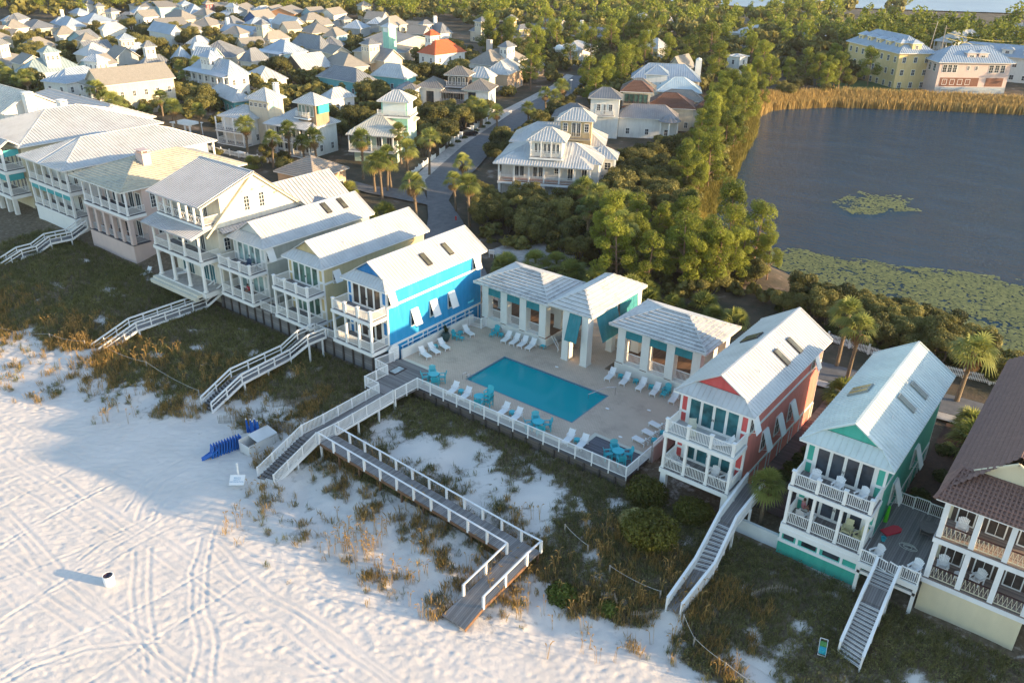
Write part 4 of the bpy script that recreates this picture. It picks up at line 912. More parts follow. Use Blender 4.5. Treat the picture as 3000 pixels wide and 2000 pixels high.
def place(proto, used, spots, cat=None, group=None):
    for i, (x, y, z, a, lab) in enumerate(spots):
        if proto.name not in used: o = proto; used.add(proto.name); o.location = (x,y,z); o.rotation_euler = (0,0,R(a)); o['label'] = lab
        else: o = dup(proto, (x,y,z), R(a), label=lab)
        if group: o['group'] = group
used = set()
WL = paint('white_resin', (.8,.8,.8), .45, .04)
LG = make_lounger(WL); AD = make_adk(TEALP, foot=True); TB = make_table(TEALP)
# angle 0: head to +y
place(LG, used, [
 (-55.9,57.5,DZ,78,'white lounge chair nearest the corner deck, along the left terrace wall'),
 (-55.8,58.85,DZ,78,'white lounge chair just left of the turquoise table along the left wall'),
 (-55.7,60.3,DZ,76,'white lounge chair beside the dark potted plant, toward the corner deck'),
 (-55.8,64.6,DZ,76,'white lounge chair next to the small gate by the left pavilion'),
 (-51.4,66.2,DZ,8,'leftmost of the four white lounge chairs below the left pavilion'),
 (-50.3,66.3,DZ,8,'second from left of the four white lounge chairs below the left pavilion'),
 (-49.25,66.4,DZ,6,'third from left of the four white lounge chairs below the left pavilion'),
 (-48.2,66.5,DZ,6,'rightmost of the four white lounge chairs below the left pavilion'),
 (-48.35,53.7,DZ+.01,8,'white lounge chair at the front rail nearest the pool ladder'),
 (-46.7,53.7,DZ+.01,8,'white lounge chair at the front rail left of the high table by the stacked chairs'),
 (-42.0,53.8,DZ+.01,4,'white lounge chair at the front rail right of the stacked turquoise chairs'),
 (-40.45,53.8,DZ+.01,6,'white lounge chair at the front rail left of the third turquoise dining set'),
 (-34.45,53.8,DZ+.01,6,'white lounge chair at the front rail left of the table by the dark deck'),
 (-33.05,53.9,DZ+.01,6,'white lounge chair at the front rail touching the dark corner deck'),
 (-29.2,60.8,DZ,-100,'farthest of the three white lounge chairs along the right terrace wall'),
 (-29.0,59.2,DZ,-100,'middle of the three white lounge chairs along the right terrace wall'),
 (-29.1,57.6,DZ,-100,'nearest of the three white lounge chairs along the right terrace wall'),
 (-37.8,66.3,DZ,6,'leftmost white lounge chair below the right pavilion'),
 (-36.1,66.4,DZ,6,'second white lounge chair from the left below the right pavilion'),
 (-34.25,66.5,DZ,6,'third white lounge chair from the left below the right pavilion'),
 (-32.65,66.5,DZ,6,'white lounge chair left of the turquoise armchair below the right pavilion'),
 (-30.5,66.4,DZ,8,'white lounge chair half hidden behind the coral cottage roof'),
], group='white lounge chairs around the pool')
place(AD, used, [
 (-56.1,62.9,DZ,100,'turquoise armchair with footrest beside the potted plant'),
 (-53.4,66.6,DZ,6,'turquoise armchair with footrest below the life ring'),
 (-31.75,67.1,DZ,4,'turquoise armchair with footrest below the right pavilion')], group='turquoise armchairs with footrests')
place(TB, used, [(-56.3,59.6,DZ,0,'turquoise side table between two loungers on the left terrace wall'),(-56.4,63.95,DZ,10,'turquoise side table behind the footrest armchair by the left wall'),(-52.5,66.5,DZ,0,'turquoise side table between life ring and the row of four loungers'),
 (-47.6,54.0,DZ+.01,0,'turquoise side table between the first pair of loungers at the front rail'),(-41.2,54.05,DZ+.01,0,'turquoise side table between the second pair of loungers at the front rail'),(-33.75,54.05,DZ+.01,0,'turquoise side table between the loungers by the dark corner deck'),
 (-28.3,60.1,DZ,0,'farther of two turquoise side tables along the right terrace wall'),(-28.3,58.5,DZ,0,'nearer of two turquoise side tables along the right terrace wall'),(-36.95,66.9,DZ,0,'leftmost turquoise side table below the right pavilion'),(-35.2,67.0,DZ,0,'second turquoise side table from the left below the right pavilion'),(-33.4,67.0,DZ,0,'turquoise side table nearest the armchair below the right pavilion')], group='turquoise side tables around the pool')
ot = MB().box(-.26,.26,-.25,.25,.3,.34).box(-.26,-.21,-.25,-.2,0,.3).box(.21,.26,-.25,-.2,0,.3).box(-.26,-.21,.2,.25,0,.3).box(.21,.26,.2,.25,0,.3)
ot.build('footstool', TEALP, loc=(-47.2,67.3,DZ), label='turquoise footstool by the steps of the left pavilion', category='footstool')
HC_ = make_adk(TEALP, 'high_chair', seat=.62); HT = make_table(TEALP, .55, .95, 20, name='high_table')
sets = [(-51.3,54.0,'by the corner deck'),(-37.75,53.5,'in the middle of the front rail'),(-29.5,54.1,'on the dark corner deck')]
place(HT, used, [(x,y,DZ+.01,0,'round turquoise high table '+w) for x,y,w in sets] + [(-44.9,53.6,DZ+.01,0,'round turquoise high table beside the stacked chairs')], group='round turquoise high tables')
sp = []
for x,y,w in sets:
    for a, nm in ((45,'far right'),(135,'far left'),(225,'near left'),(315,'near right')):
        sp.append((x+.95*math.cos(R(a)), y+.78*math.sin(R(a)), DZ+.01, a-90, 'turquoise high chair, %s at the table %s' % (nm, w)))
for k in range(3): sp.append((-44.0,53.9,DZ+.01+.42*k,5,'turquoise high chair, %s in the stack beside the high table' % ('lowest','middle one','topmost')[k]))
sp.append((-44.4,52.9,DZ+.01,200,'turquoise high chair in front of the stacked chairs'))
place(HC_, used, sp, group='turquoise high chairs')
# potted palm and life ring
def pot(x, y, z, label, s=1, potm=None):
    t = thing('potted_plant', label, 'plant', (x,y,z))
    MB().lathe([(.0,0),(.24*s,0),(.42*s,.4*s),(.44*s,.62*s),(.36*s,.82*s),(.38*s,.88*s),(.33*s,.88*s),(.3*s,.78*s),(0,.78*s)], n=20).build('pot', potm or paint('dark_green_glaze', (.03,.07,.07), .3, .1), t, smooth=True)
    mb = MB(); 
    for k in range(46):
        a = random.uniform(0,6.28); e = random.uniform(.2,1.4); L = random.uniform(.35,.75)*s; p = Vector((0,0,.85*s+random.uniform(0,.35)*s)); q = p + Vector((math.cos(a)*math.cos(e), math.sin(a)*math.cos(e), math.sin(e)))*L
        m_ = p.lerp(q,.6)+Vector((0,0,.06)); sd_ = Vector((-math.sin(a),math.cos(a),0))*.04*s
        mb.poly([p-sd_*.5,p+sd_*.5,m_+sd_,m_-sd_]).poly([m_-sd_,m_+sd_,q])
    mb.build('foliage', leaf('pot_leaf', (.02,.045,.015), (.07,.12,.03)), t); return t
pot(-56.6,61.7,DZ,'palm in a tall dark green pot beside the left terrace wall',1.15)
pot(-28.4,63.9,DZ,'spiky palm in a pot at the right side of the terrace',.9)
mb = MB(); 
for k in range(20):
    a0, a1 = 2*math.pi*k/20, 2*math.pi*(k+1)/20; mb.tube((.3*math.cos(a0),0,.3*math.sin(a0)),(.3*math.cos(a1),0,.3*math.sin(a1)),.07,n=6,cap=False)
mb.build('life_ring', WL, loc=(-53.3,67.42,DZ+.5), label='white life ring hanging on the plinth of the left pavilion', category='life ring')
for i, (x, y) in enumerate(((-53.9,56.6),(-43.5,64.7),(-31.2,57.4),(-34.8,60.9),(-31.5,63.2))):
    MB().prism([(.22*math.cos(k*.9), .14*math.sin(k*.9)) for k in range(7)], 0, .008).build('drain_cover', WL, loc=(x,y,DZ+.003), label='pale flat drain cover set in the pool paving', category='drain cover', group='drain covers in the pool paving')
# ---------------------------------------------------------------- things on the beach
mb_ = thing('trash_barrel', 'white barrel trash can standing alone on the sand', 'trash can', (-53.35,19.85,gz(-53.35,19.85)-.02))
MB().lathe([(0,0),(.37,0),(.4,.06),(.41,.5),(.4,.88),(.37,.9),(.35,.88),(.35,.1),(0,.1)], n=28).build('barrel', WL, mb_, smooth=True)
MB().lathe([(.35,.87),(.34,.84),(.0,.78)], n=24).build('liner', paint('dark_liner', (.02,.012,.03), .4), mb_, smooth=True)
# storage box with open lid, stacked chairs, umbrellas
bx = thing('storage_box', 'large white beach storage box with its sliding lid half open', 'storage box', (-59.9,38.5,gz(-59.9,38.5)+.02), R(90))
BOXM = paint('scuffed_white_box', (.66,.65,.63), .6, .1)
mb = MB(); L_, W_, H_ = 1.65, .75, 1.05
mb.box(-L_,L_,-W_,-W_+.05,.06,H_).box(-L_,L_,W_-.05,W_,.06,H_+.25).box(-L_,-L_+.05,-W_+.05,W_-.05,.06,H_).box(L_-.05,L_,-W_+.05,W_-.05,.06,H_).box(-L_,L_,-W_,W_,0,.06); mb.build('body', BOXM, bx)
mb = MB(); mb.poly([(-.6,-W_,H_+.03),(L_+.04,-W_,H_+.03),(L_+.04,W_,H_+.3),(-.6,W_,H_+.3)]).poly([(-.6,-W_,H_-.02),(-.6,W_,H_+.25),(L_+.04,W_,H_+.25),(L_+.04,-W_,H_-.02)]).poly([(-.6,-W_,H_-.02),(L_+.04,-W_,H_-.02),(L_+.04,-W_,H_+.03),(-.6,-W_,H_+.03)]).poly([(-.6,W_,H_+.3),(-.6,W_,H_+.25),(-.6,-W_,H_-.02),(-.6,-W_,H_+.03)]); mb.build('lid', BOXM, bx)
INK = paint('dark_ink', (.04,.045,.05), .7, .05)
def text(body, size, mat, parent, loc, rot, name='lettering'):
    cu = bpy.data.curves.new(name, 'FONT'); cu.body = body; cu.size = size; cu.align_x = 'CENTER'; cu.align_y = 'CENTER'; cu.extrude = .002; cu.resolution_u = 2
    o = bpy.data.objects.new(name, cu); COL.objects.link(o); dg = bpy.context.evaluated_depsgraph_get(); me = bpy.data.meshes.new_from_object(o.evaluated_get(dg))
    bpy.data.objects.remove(o); me.materials.clear(); me.materials.append(mat)
    o = link(name, me, parent, loc); o.rotation_euler = rot; return o
text('BEACH\n15', .13, INK, bx, (-1.3,-W_-.004,.85), (R(90),0,0)); text('FOR BEACH', .13, INK, bx, (1.1,-W_-.004,.93), (R(90),0,0))
UB = paint('royal_blue_canvas', (.0,.1,.42), .7, .12, 3); WOODL = paint('pale_pole', (.55,.5,.42), .6)
def umb_mesh():
    mb = MB(); prof = [(.03,2.25),(.1,2.0),(.15,1.4),(.19,.75)]; n = 12; i = len(mb.v)
    for r_, z in prof:
        for k in range(n): rr = r_*(1 if k % 2 else .62); mb.v.append((rr*math.cos(6.283*k/n), rr*math.sin(6.283*k/n), z))
    for j in range(3):
        for k in range(n): mb.f.append((i+j*n+k, i+j*n+(k+1)%n, i+(j+1)*n+(k+1)%n, i+(j+1)*n+k)[::-1]); mb.m.append(0)
    return mb.mesh('canopy', UB)
um = umb_mesh(); pm = MB().tube((0,0,-.3),(0,0,2.2),.025,n=8).mesh('pole', WOODL); tm = MB().lathe([(0,2.36),(.04,2.34),(.055,2.28),(.04,2.2)],n=8).mesh('tip', WL)
for i, (x, y, tx, ty, w) in enumerate(((-61.9,38.9,-.02,.06,'leftmost of the cluster'),(-61.65,39.0,.03,0,'second from the left in the cluster'),(-61.3,38.9,.05,-.02,'front one of the cluster'),(-61.4,39.4,.03,.05,'back one of the cluster'),(-61.05,39.25,.1,0,'rightmost of the cluster'))):
    t = thing('beach_umbrella', 'folded royal blue umbrella behind the white box, '+w, 'umbrella', (x,y,gz(x,y)-.05), group='folded blue beach umbrellas'); link('canopy', um, t); link('pole', pm, t); link('tip', tm, t); t.rotation_euler = (ty, tx, 0)
# leaning stack of folded blue chairs
cm = thing('folded_beach_chair', 'x', 'beach chair'); mb = MB()
mb.bar((0,-.95,.0),(0,.0,.2),.68,.1).bar((0,0,.2),(0,.85,.6),.68,.1); mb.build('sling', UB, cm); mb = MB()
for x in (-.33,.33): mb.bar((x,-.95,0),(x,.9,.6),.05,.05)
mb.bar((-.33,.1,.28),(-.33,-.05,-.05),.04,.04).bar((.33,.1,.28),(.33,-.05,-.05),.04,.04); mb.build('frame', paint('blue_frame', (.01,.12,.4), .5), cm)
pts = [(-61.9+.05*k, 34.6+.27*k) for k in range(12)]
for k, (x, y) in enumerate(pts):
    lab = 'folded blue beach chair number %d from the seaward end of the leaning row' % (k+1) if 0 < k < 11 else ('folded blue beach chair lying flat at the seaward end of the row' if k == 0 else 'folded blue beach chair leaning against the white storage box')
    o = cm if k == 0 else dup(cm, label=lab); o['label'] = lab; o['group'] = 'folded blue beach chairs stacked on the sand'
    o.location = (x, y, gz(x,y)+.18+(.0 if k else -.05)); o.rotation_euler = (R(12 if k == 0 else 60), R(0), R(-12 if k else -30))
# sign board
sg = thing('beach_sign', 'white notice board on a white post on the sand by the stairs', 'sign', (-57.0,34.0,gz(-57,34)))
MB().box(-.06,.06,.05,.17,-.3,1.75).box(.16,.26,-.1,0.02,-.3,1.3).build('post', WHITE, sg)
o = MB().box(-.62,.62,-.05,.03,-.45,.45).build('board', WL, sg); o.location = (.75,-.55,.62); o.rotation_euler = (R(-58),0,R(40)); o2 = MB().box(-.66,.66,-.06,.035,-.49,-.452).box(-.66,.66,-.06,.035,.452,.49).box(-.66,-.622,-.06,.035,-.45,.45).box(.622,.66,-.06,.035,-.45,.45).build('frame', WHITE, o)
text('BEACH\nSAFETY\nINFORMATION', .19, paint('blue_print', (.12,.3,.45), .6), o, (0,-.056,0), (R(90),0,0))
# sand fences
SF = paint('sand_fence_lath', (.3,.26,.21), .9, .25, 3)
def sandfence(label, pts, h=.8):
    t = thing('sand_fence', label, 'sand fence'); mb = MB()
    for (x0, y0), (x1, y1) in zip(pts, pts[1:]):
        n = int(math.dist((x0,y0),(x1,y1))/.11)
        for k in range(n):
            x = x0+(x1-x0)*k/n; y = y0+(y1-y0)*k/n; z = gz(x,y); mb.bar((x,y,z-.2),(x+random.uniform(-.05,.05),y+random.uniform(-.05,.05),z+h*random.uniform(.85,1.05)),.045,.02)
        za, zb_ = gz(x0,y0), gz(x1,y1)
        for hh in (.2,.55): mb.bar((x0,y0,za+hh),(x1,y1,zb_+hh),.015,.015)
    mb.build('lath', SF, t); return t
sandfence('curved slatted sand fence on the dune below the aqua cottage', [(-13.9,47.4),(-13.3,48.3),(-12.6,48.8),(-11.9,49.1),(-11.2,49.2)])
sandfence('slatted sand fence behind the blue umbrellas', [(-62.3,39.5),(-61.3,40.2),(-60.5,41.1),(-59.4,41.3),(-58.2,41.1),(-57.2,41.6),(-56.3,42.4)], .9)
sandfence('slatted sand fence on the scrub right of the yellow cottage walkover', [(-63.6,43.0),(-62.0,43.9),(-60.6,45.2),(-59.9,46.0)], .9)
sandfence('slatted sand fence at the foot of the yellow cottage walkover', [(-66.6,38.6),(-65.2,39.6),(-63.9,39.9)], .9)
sandfence('short broken sand fence in the scrub beside the sandy path', [(-23.0,41.6),(-22.2,42.0),(-21.6,41.6)])
sandfence('low leaning sand fence by the path to the coral cottage walkover', [(-20.3,41.4),(-19.4,42.0),(-18.9,42.6)])
ROPE = paint('pale_rope', (.5,.49,.45), .9)
def rope(label, pts, h=.8):
    t = thing('rope_barrier', label, 'rope barrier'); P = []
    for x, y in pts: P.append(Vector((x,y,gz(x,y)+h)))
    pp = MB().box(-.05,.05,-.05,.05,-.3,h+.06).mesh('post', paint('grey_post', (.3,.28,.25), .9))
    for p in P: link('post', pp, t, (p.x,p.y,p.z-h))
    for a, c in zip(P, P[1:]):
        mb = MB(); prev = a
        for k in range(1, 9): q = a.lerp(c, k/8); q.z -= .3*4*(k/8)*(1-k/8)*min(1,(c-a).length/6); mb.bar(prev, q, .025, .025); prev = q
        mb.build('rope', ROPE, t)
    return t
rope('long sagging rope line crossing the left dunes', [(-104,33.5),(-96,36.2),(-90.5,37.6)]); rope('rope line from the grey cottage stairs to the yellow cottage stairs', [(-88.2,38.6),(-80.5,39.3),(-71.2,39.6)])
rope('rope line from the yellow cottage stairs toward the pool walkover', [(-67.6,40.1),(-62.8,41.2),(-57.8,42.2)]); rope('rope line on the dune right of the pool terrace', [(-28.6,44.8),(-26,44.2)]); rope('short rope line near the coral cottage walkover', [(-23.6,43.6),(-19.3,43.7)])
rope('rope line from the coral cottage stairs toward the lower edge', [(-17.0,43.0),(-15.6,42.0),(-13,41.5),(-10.2,41.2),(-7,40)])
tt = MB().tube((0,0,0),(1.3,-.6,-.35),.12,n=12); tt.build('drain_pipe', WL, loc=(-31.6,52.1,1.9), rot=R(-35), label='white drain pipe poking out below the pool terrace', category='pipe')
# ---------------------------------------------------------------- houses built from volumes
WALLS = dict(white=paint('white_siding', (.74,.73,.69), .6, .06, kind='siding'), cream=paint('cream_siding', (.62,.55,.43), .65, .07, kind='siding'),
 ltblue=paint('light_blue_siding', (.3,.48,.55), .6, .07, kind='siding'), peach=paint('peach_stucco', (.6,.42,.28), .8, .07, kind='stucco'), turq=paint('turquoise_siding', (.16,.5,.52), .6, .07, kind='siding'),
 brown=paint('brown_shingle_wall', (.2,.16,.12), .85, .12, 3, kind='siding'), grey=paint('grey_siding', (.38,.4,.4), .65, .07, kind='siding'), navy=paint('navy_siding', (.04,.12,.3), .6, .07, kind='siding'),
 orange=paint('orange_stucco', (.55,.27,.13), .8, .08), yellow=paint('sunny_yellow_siding', (.66,.5,.24), .65, .07, kind='siding'), palegreen=paint('pale_green_siding', (.5,.55,.43), .65, .07), red=paint('crimson_siding', (.38,.05,.06), .6, .06, kind='siding'),
 mint=paint('mint_siding', (.3,.62,.5), .6, .06, kind='siding'), pink=paint('pink_stucco', (.6,.47,.43), .85, .07, kind='stucco'), pyel=paint('pale_yellow_stucco', (.68,.6,.42), .85, .06, kind='stucco'))
ROOFS = dict(roofw=ROOFW, roofg=ROOFG, roofs=ROOFS, roofb=ROOFB, roofo=ROOFO, roofd=ROOFD, roofbr=ROOFBR, roofbg=paint('ribbed_blue_grey_roof', (.3,.38,.4), .45, .06, kind='metal'), rooft=ROOFT, roofc=ROOFC)
SOF = paint('soffit_white', (.7,.69,.66), .6, .05)
GLD = glass('dark_window_glass', (.05,.06,.07))
FOOT = []
def vol(t, x0, x1, y0, y1, z0, ze, wall, roof, zr, kind='h', over=.5, rib=.6, course=0, wins='fr', ww=.9, wh=1.4, step=2.3, levels=None, nm=('wall','roof'), sub=False, inset=0):
    if z0 < 6: FOOT.append((t.location.x, t.location.y, t.rotation_euler.z, x0-.5, x1+.5, y0-1.0, y1+.5))
    w = WALLS.get(wall, wall) if isinstance(wall, str) else wall; r = ROOFS[roof] if isinstance(roof, str) else roof
    mb = MB().box(x0, x1, y0, y1, z0, ze - .02, 0)
    if kind == 'gx':
        gable_wall(mb, y0, y1, x0+.06, 0, ze-.021, zr-.15, 0, .1, 'x'); gable_wall(mb, y0, y1, x1-.06, 0, ze-.021, zr-.15, 0, .1, 'x')
    if kind == 'gy':
        gable_wall(mb, x0, x1, y0+.06, 0, ze-.021, zr-.15, 0, .1); gable_wall(mb, x0, x1, y1-.06, 0, ze-.021, zr-.15, 0, .1)
    mb.build(nm[0], w, t)
    rb = MB(); X0, X1, Y0, Y1 = x0-over, x1+over, y0-over, y1+over
    if kind == 'h': hip(rb, X0, X1, Y0, Y1, ze, zr, 0, rib, course, .16, 1)
    elif kind == 'gy': gable(rb, X0, X1, Y0, Y1, ze - over*(zr-ze)/((x1-x0)/2+over)*0, zr, 0, 'y', rib, course, .14, 1)
    else: gable(rb, X0, X1, Y0, Y1, ze, zr, 0, 'x', rib, course, .14, 1)
    rb.build(nm[1], [r, SOF], t)
    if levels is None:
        n = max(1, int((ze - z0) / 3.0)); levels = [z0 + (ze-z0)*k/n + .75 for k in range(n)]
    for z in levels:
        if z + wh > ze - .05: continue
        if 'f' in wins and x1-x0 > 1.6:
            n = max(1, int((x1-x0)/step)); 
            for k in range(n): window(t, x0 + (x1-x0)*(k+.5)/n, y0, z, ww, wh, 0, 2, 2, pane=GLD, sub=sub)
        if 'r' in wins and y1-y0 > 1.6:
            n = max(1, int((y1-y0)/step))
            for k in range(n): window(t, x1, y0 + (y1-y0)*(k+.5)/n, z, ww, wh, 90, 2, 2, pane=GLD, sub=sub)
        if 'l' in wins:
            n = max(1, int((y1-y0)/step))
            for k in range(n): window(t, x0, y0 + (y1-y0)*(k+.5)/n, z, ww, wh, 270, 2, 2, pane=GLD, sub=sub)
def porch(t, x0, x1, yf, yb, z, h, n, rail=1, post=.11, round_=False, mat=None, floor=None, slab=.35, pick=.14, sides='lr', cross=False, base=0):
    mat = mat or WHITE
    MB().box(x0-.05, x1+.05, yf-.05, yb-.01, z-.08, z).build('porch_floor', floor or DECK, t); MB().box(x0-.1, x1+.1, yf-.1, yb-.01, z-slab, z-.081).build('beam', mat, t)
    xs = [x0+post+(x1-x0-2*post)*k/(n-1) for k in range(n)]
    if h:
        pm = MB()
        if round_: pm.lathe([(post*1.4,0),(post*1.4,.15),(post,.17),(post*.85,h-.25),(post*1.2,h-.12),(post*1.3,h)], n=12)
        else: pm.box(-post, post, -post, post, 0, h)
        pm = pm.mesh('post', mat)
        for x in xs: link('post', pm, t, (x, yf+post, z))
    if rail:
        for a, b_ in zip(xs, xs[1:]):
            if cross and abs(b_-a) > .6:
                mb = MB(); mb.bar((a,yf+post,z+1),(b_,yf+post,z+1),.07,.06).bar((a,yf+post,z+.1),(b_,yf+post,z+.1),.05,.05); q = max(2, int((b_-a)/.42))
                for k in range(q):
                    u, v = a+(b_-a)*k/q, a+(b_-a)*(k+1)/q
                    mb.bar((u,yf+post,z+.1),(v,yf+post,z+1),.03,.03).bar((v,yf+post,z+.1),(u,yf+post,z+1),.03,.03)
                mb.build('railing', mat, t)
            else: railing('railing', (a+post, yf+post, z), (b_-post, yf+post, z), 1.0, mat, t, pick=pick)
        if 'r' in sides and yb-yf > .6: railing('railing', (x1-post, yf+2*post, z), (x1-post, yb-.02, z), 1.0, mat, t, pick=pick)
        if 'l' in sides and yb-yf > .6: railing('railing', (x0+post, yf+2*post, z), (x0+post, yb-.02, z), 1.0, mat, t, pick=pick)
def doors(t, xs, y, z, w=1.0, h=2.2, pane=None):
    for x in xs: window(t, x, y, z, w, h, 0, 2, 1, pane=pane or GLD, name='door')
# ---- big white gabled house
g = thing('beach_house', 'large white beach house with a broad gable end, ribbed roofs and three stacked porches', 'house', (-95.4, 50.7, 0))
WSID = paint('warm_white_siding', (.72,.68,.58), .6, .06, kind='siding')
MB().box(0,10.1,2.6,15.2,2.4,12.4).build('wall', WSID, g)
mb = MB(); P = [(1.4,12.3),(8.3,18.0),(15.2,12.3)]
for x in (0,10.1): mb.poly([(x,a,b_) for a, b_ in P])
mb.poly([(0,1.4,12.3),(10.1,1.4,12.3),(10.1,3.6,13.2),(0,3.6,13.2)]); mb.build('gable_wall', WSID, g)
rg = ROOFG if 0 else paint('silver_metal_roof', (.46,.46,.47), .4, .06, kind='metal')
rb = MB(); rb.face([(-.5,.3,15.55),(10.6,.3,15.55),(10.6,8.3,18.25),(-.5,8.3,18.25)], 0, rib=.42, rw=.06, rh=.07).face([(10.6,15.8,12.2),(-.5,15.8,12.2),(-.5,8.3,18.25),(10.6,8.3,18.25)], 0, rib=.42, rh=.07)
rb.bar((-.5,8.3,18.28),(10.6,8.3,18.28),.2,.08).poly([(-.5,.3,15.4),(-.5,8.3,18.1),(10.6,8.3,18.1),(10.6,.3,15.4)]).poly([(-.5,.3,15.4),(10.6,.3,15.4),(10.6,.3,15.55),(-.5,.3,15.55)]); rb.build('roof', rg, g)
mb = MB().bar((10.3,.9,11.75),(10.3,8.3,18.0),.35,.22).bar((10.3,15.8,12.0),(10.3,8.3,18.0),.35,.22).bar((10.6,.35,15.4),(10.6,8.3,18.1),.1,.2).build('bargeboard', paint('cream_trim', (.6,.54,.4), .6), g)
mb = MB()   # cheek walls of the top porch
mb.poly([(10.08,3.4,13.0),(10.08,8.3,13.0),(10.08,8.3,18.0),(10.08,3.4,16.4)]).poly([(0.02,3.4,13.0),(0.02,3.4,16.4),(0.02,8.3,18.0),(0.02,8.3,13.0)]).poly([(0,3.4,13),(10.08,3.4,13),(10.08,3.4,16.4),(0,3.4,16.4)]).build('wall', WSID, g)
porch(g, .3, 9.8, 1.0, 3.4, 13.0, 2.6, 7, cross=True)
doors(g, (3.4,4.3,6.1,7.0), 3.38, 13.0, .8, 2.1)
rb = MB(); rb.face([(-.5,-1.1,12.0),(10.3,-1.1,12.0),(10.3,1.9,12.85),(-.5,1.9,12.85)], 0, rib=.42, rh=.07).poly([(-.5,-1.1,11.85),(-.5,1.9,12.7),(10.3,1.9,12.7),(10.3,-1.1,11.85)]).poly([(-.5,-1.1,11.85),(10.3,-1.1,11.85),(10.3,-1.1,12.0),(-.5,-1.1,12.0)]).poly([(10.3,-1.1,11.85),(10.3,1.9,12.7),(10.3,1.9,12.85),(10.3,-1.1,12)]).build('porch_roof', rg, g)
porch(g, 0, 10.0, -.1, 2.6, 8.9, 2.95, 4, post=.17, round_=True, slab=.5); porch(g, 0, 10.0, -.1, 2.6, 4.95, 3.45, 4, rail=0, post=.22, round_=True, floor=SHELL, slab=.7)
MB().box(-.4,9.4,-.8,-.21,4.3,4.75).box(-.4,9.4,-1.2,-.801,4.0,4.5).build('step', CREAM, g)
doors(g, (1.6,2.8,5.5,6.7), 2.6, 8.9, 1.0, 2.3); doors(g, (2.0,3.3,6.5,7.8), 2.6, 4.95, 1.2, 2.4, glass('deep_teal_glass'))
for x in (8.9,): window(g, 10.1, 3.7+.0, 9.4, .9, 1.7, 90)
for yy, z in ((7.1,13.6),(9.3,13.6)): window(g, 10.1, yy, z, .9, 1.9, 90, 2, 4)
for yy in (4.8,6.4,8.0,9.6,11.2): MB().box(10.1,10.4,yy,yy+.35,16.0 if 6 < yy < 9.9 else 14.9,16.15 if 6 < yy < 9.9 else 15.05).build('bracket', paint('cream_trim', (.6,.54,.4)), g)
rb = MB(); rb.face([(10.95,2.8,11.9),(10.95,15.8,11.9),(10.12,15.8,12.35),(10.12,2.8,12.35)], 0, rib=.4).poly([(10.12,2.8,11.85),(10.12,15.8,11.85),(10.95,15.8,11.85),(10.95,2.8,11.85)]).build('pent_roof', rg, g)
g = thing('beach_house', 'white back wing with grey gable roofs behind the large gabled beach house', 'house', (-99.5, 69, 0))
vol(g, 0, 8, 0, 10, 3, 9.5, 'cream', rg, 12.6, 'gy', wins='r'); vol(g, 8, 12, 2, 8, 3, 8.2, 'cream', rg, 10.4, 'gx', wins='r')
# ---- pink villa
v = thing('beach_villa', 'pink stucco beach villa with white columned gallery and weathered cream tile roof', 'house', (-116.6, 52.9, 0))
PK = WALLS['pink']
MB().box(0,11.4,0,18,1.8,5.55).build('foundation_wall', PK, v); MB().box(.3,11.1,2.6,18,5.55,13.1).build('wall', PK, v)
porch(v, 0, 11.4, 0, 2.6, 9.75, 3.35, 6, post=.15, round_=True, mat=WHITE2, floor=paint('dark_tile_floor', (.07,.07,.09), .5), slab=.5)
cm = MB().box(-.28,.28,-.28,.28,0,3.7).mesh('column', PK)
MB().box(-.05,11.45,-.05,2.6,5.552,5.66).build('porch_floor', paint('dark_tile_floor', (.07,.07,.09)), v)
for k in range(6): link('column', cm, v, (.3+k*2.16, .3, 5.6))
for k in range(5): railing('railing', (.6+k*2.16,.3,5.66), (2.2+k*2.16,.3,5.66), .95, paint('light_grey_rail', (.5,.5,.52)), v)
railing('railing', (11.1,.6,5.66),(11.1,2.5,5.66), .95, paint('light_grey_rail', (.5,.5,.52)), v)
MB().box(-.05,11.45,-.05,.6,9.0,9.24).box(10.9,11.45,.6,2.6,9.0,9.24).build('beam', PK, v)
doors(v, (1.8,3.9,6.1,8.2,10.0), 2.6, 9.75, 1.3, 2.4); doors(v, (2.6,5.8,9), 2.6, 5.66, 1.3, 2.4)
for yy in (4.2,6.6): window(v, 11.1, yy, 10.0, 1.1, 2.2, 90, 3, 4)
window(v, 11.1, 4.6, 6.2, 1.1, 1.8, 90)
rb = MB(); hip(rb, -1.9, 11.7, -.6, 19.2, 13.15, 15.7, 0, 0, .45, .16, 1); rb.build('roof', [ROOFC, SOF], v)
chimney(v, 6.6, 6.2, 13.6, 16.3, 1.8, 1.2, PK)
# ---- white villa with teal shutters
v = thing('beach_villa', 'white beach villa with long pale metal hip roof and teal awnings along its porches', 'house', (-134.4, 53.6, 0))
WS = WALLS['white']
MB().box(.5,12,2.5,23.5,2,12.8).build('wall', WS, v); MB().box(0,12.2,0,2.49,1.8,5.4).box(12.2,12.35,-.1,8,1.8,5.2).build('foundation_wall', WHITE, v)
porch(v, 0, 12.2, 0, 2.5, 9.5, 3.3, 6, post=.14, slab=.6); porch(v, 0, 12.2, 0, 2.5, 5.6, 3.3, 6, post=.16, slab=.5)
AW = paint('teal_awning', (.06,.36,.38), .7, .08, kind='siding')
for k in range(5): MB().box(.3+k*2.4,2.4+k*2.4,-.02,.03,8.2,8.9).build('awning', AW, v)
for k, yy in enumerate((3.5,6.5,9.5,12.5,15.5)): MB().box(12.45,12.5,yy-1.2,yy+1.2,11.6,12.5).build('awning', AW, v)
doors(v, (2,4.4,7,9.6), 2.5, 9.5, 1.2, 2.3, BR_GL); doors(v, (2,4.4,7,9.6), 2.5, 5.6, 1.2, 2.3, BR_GL)
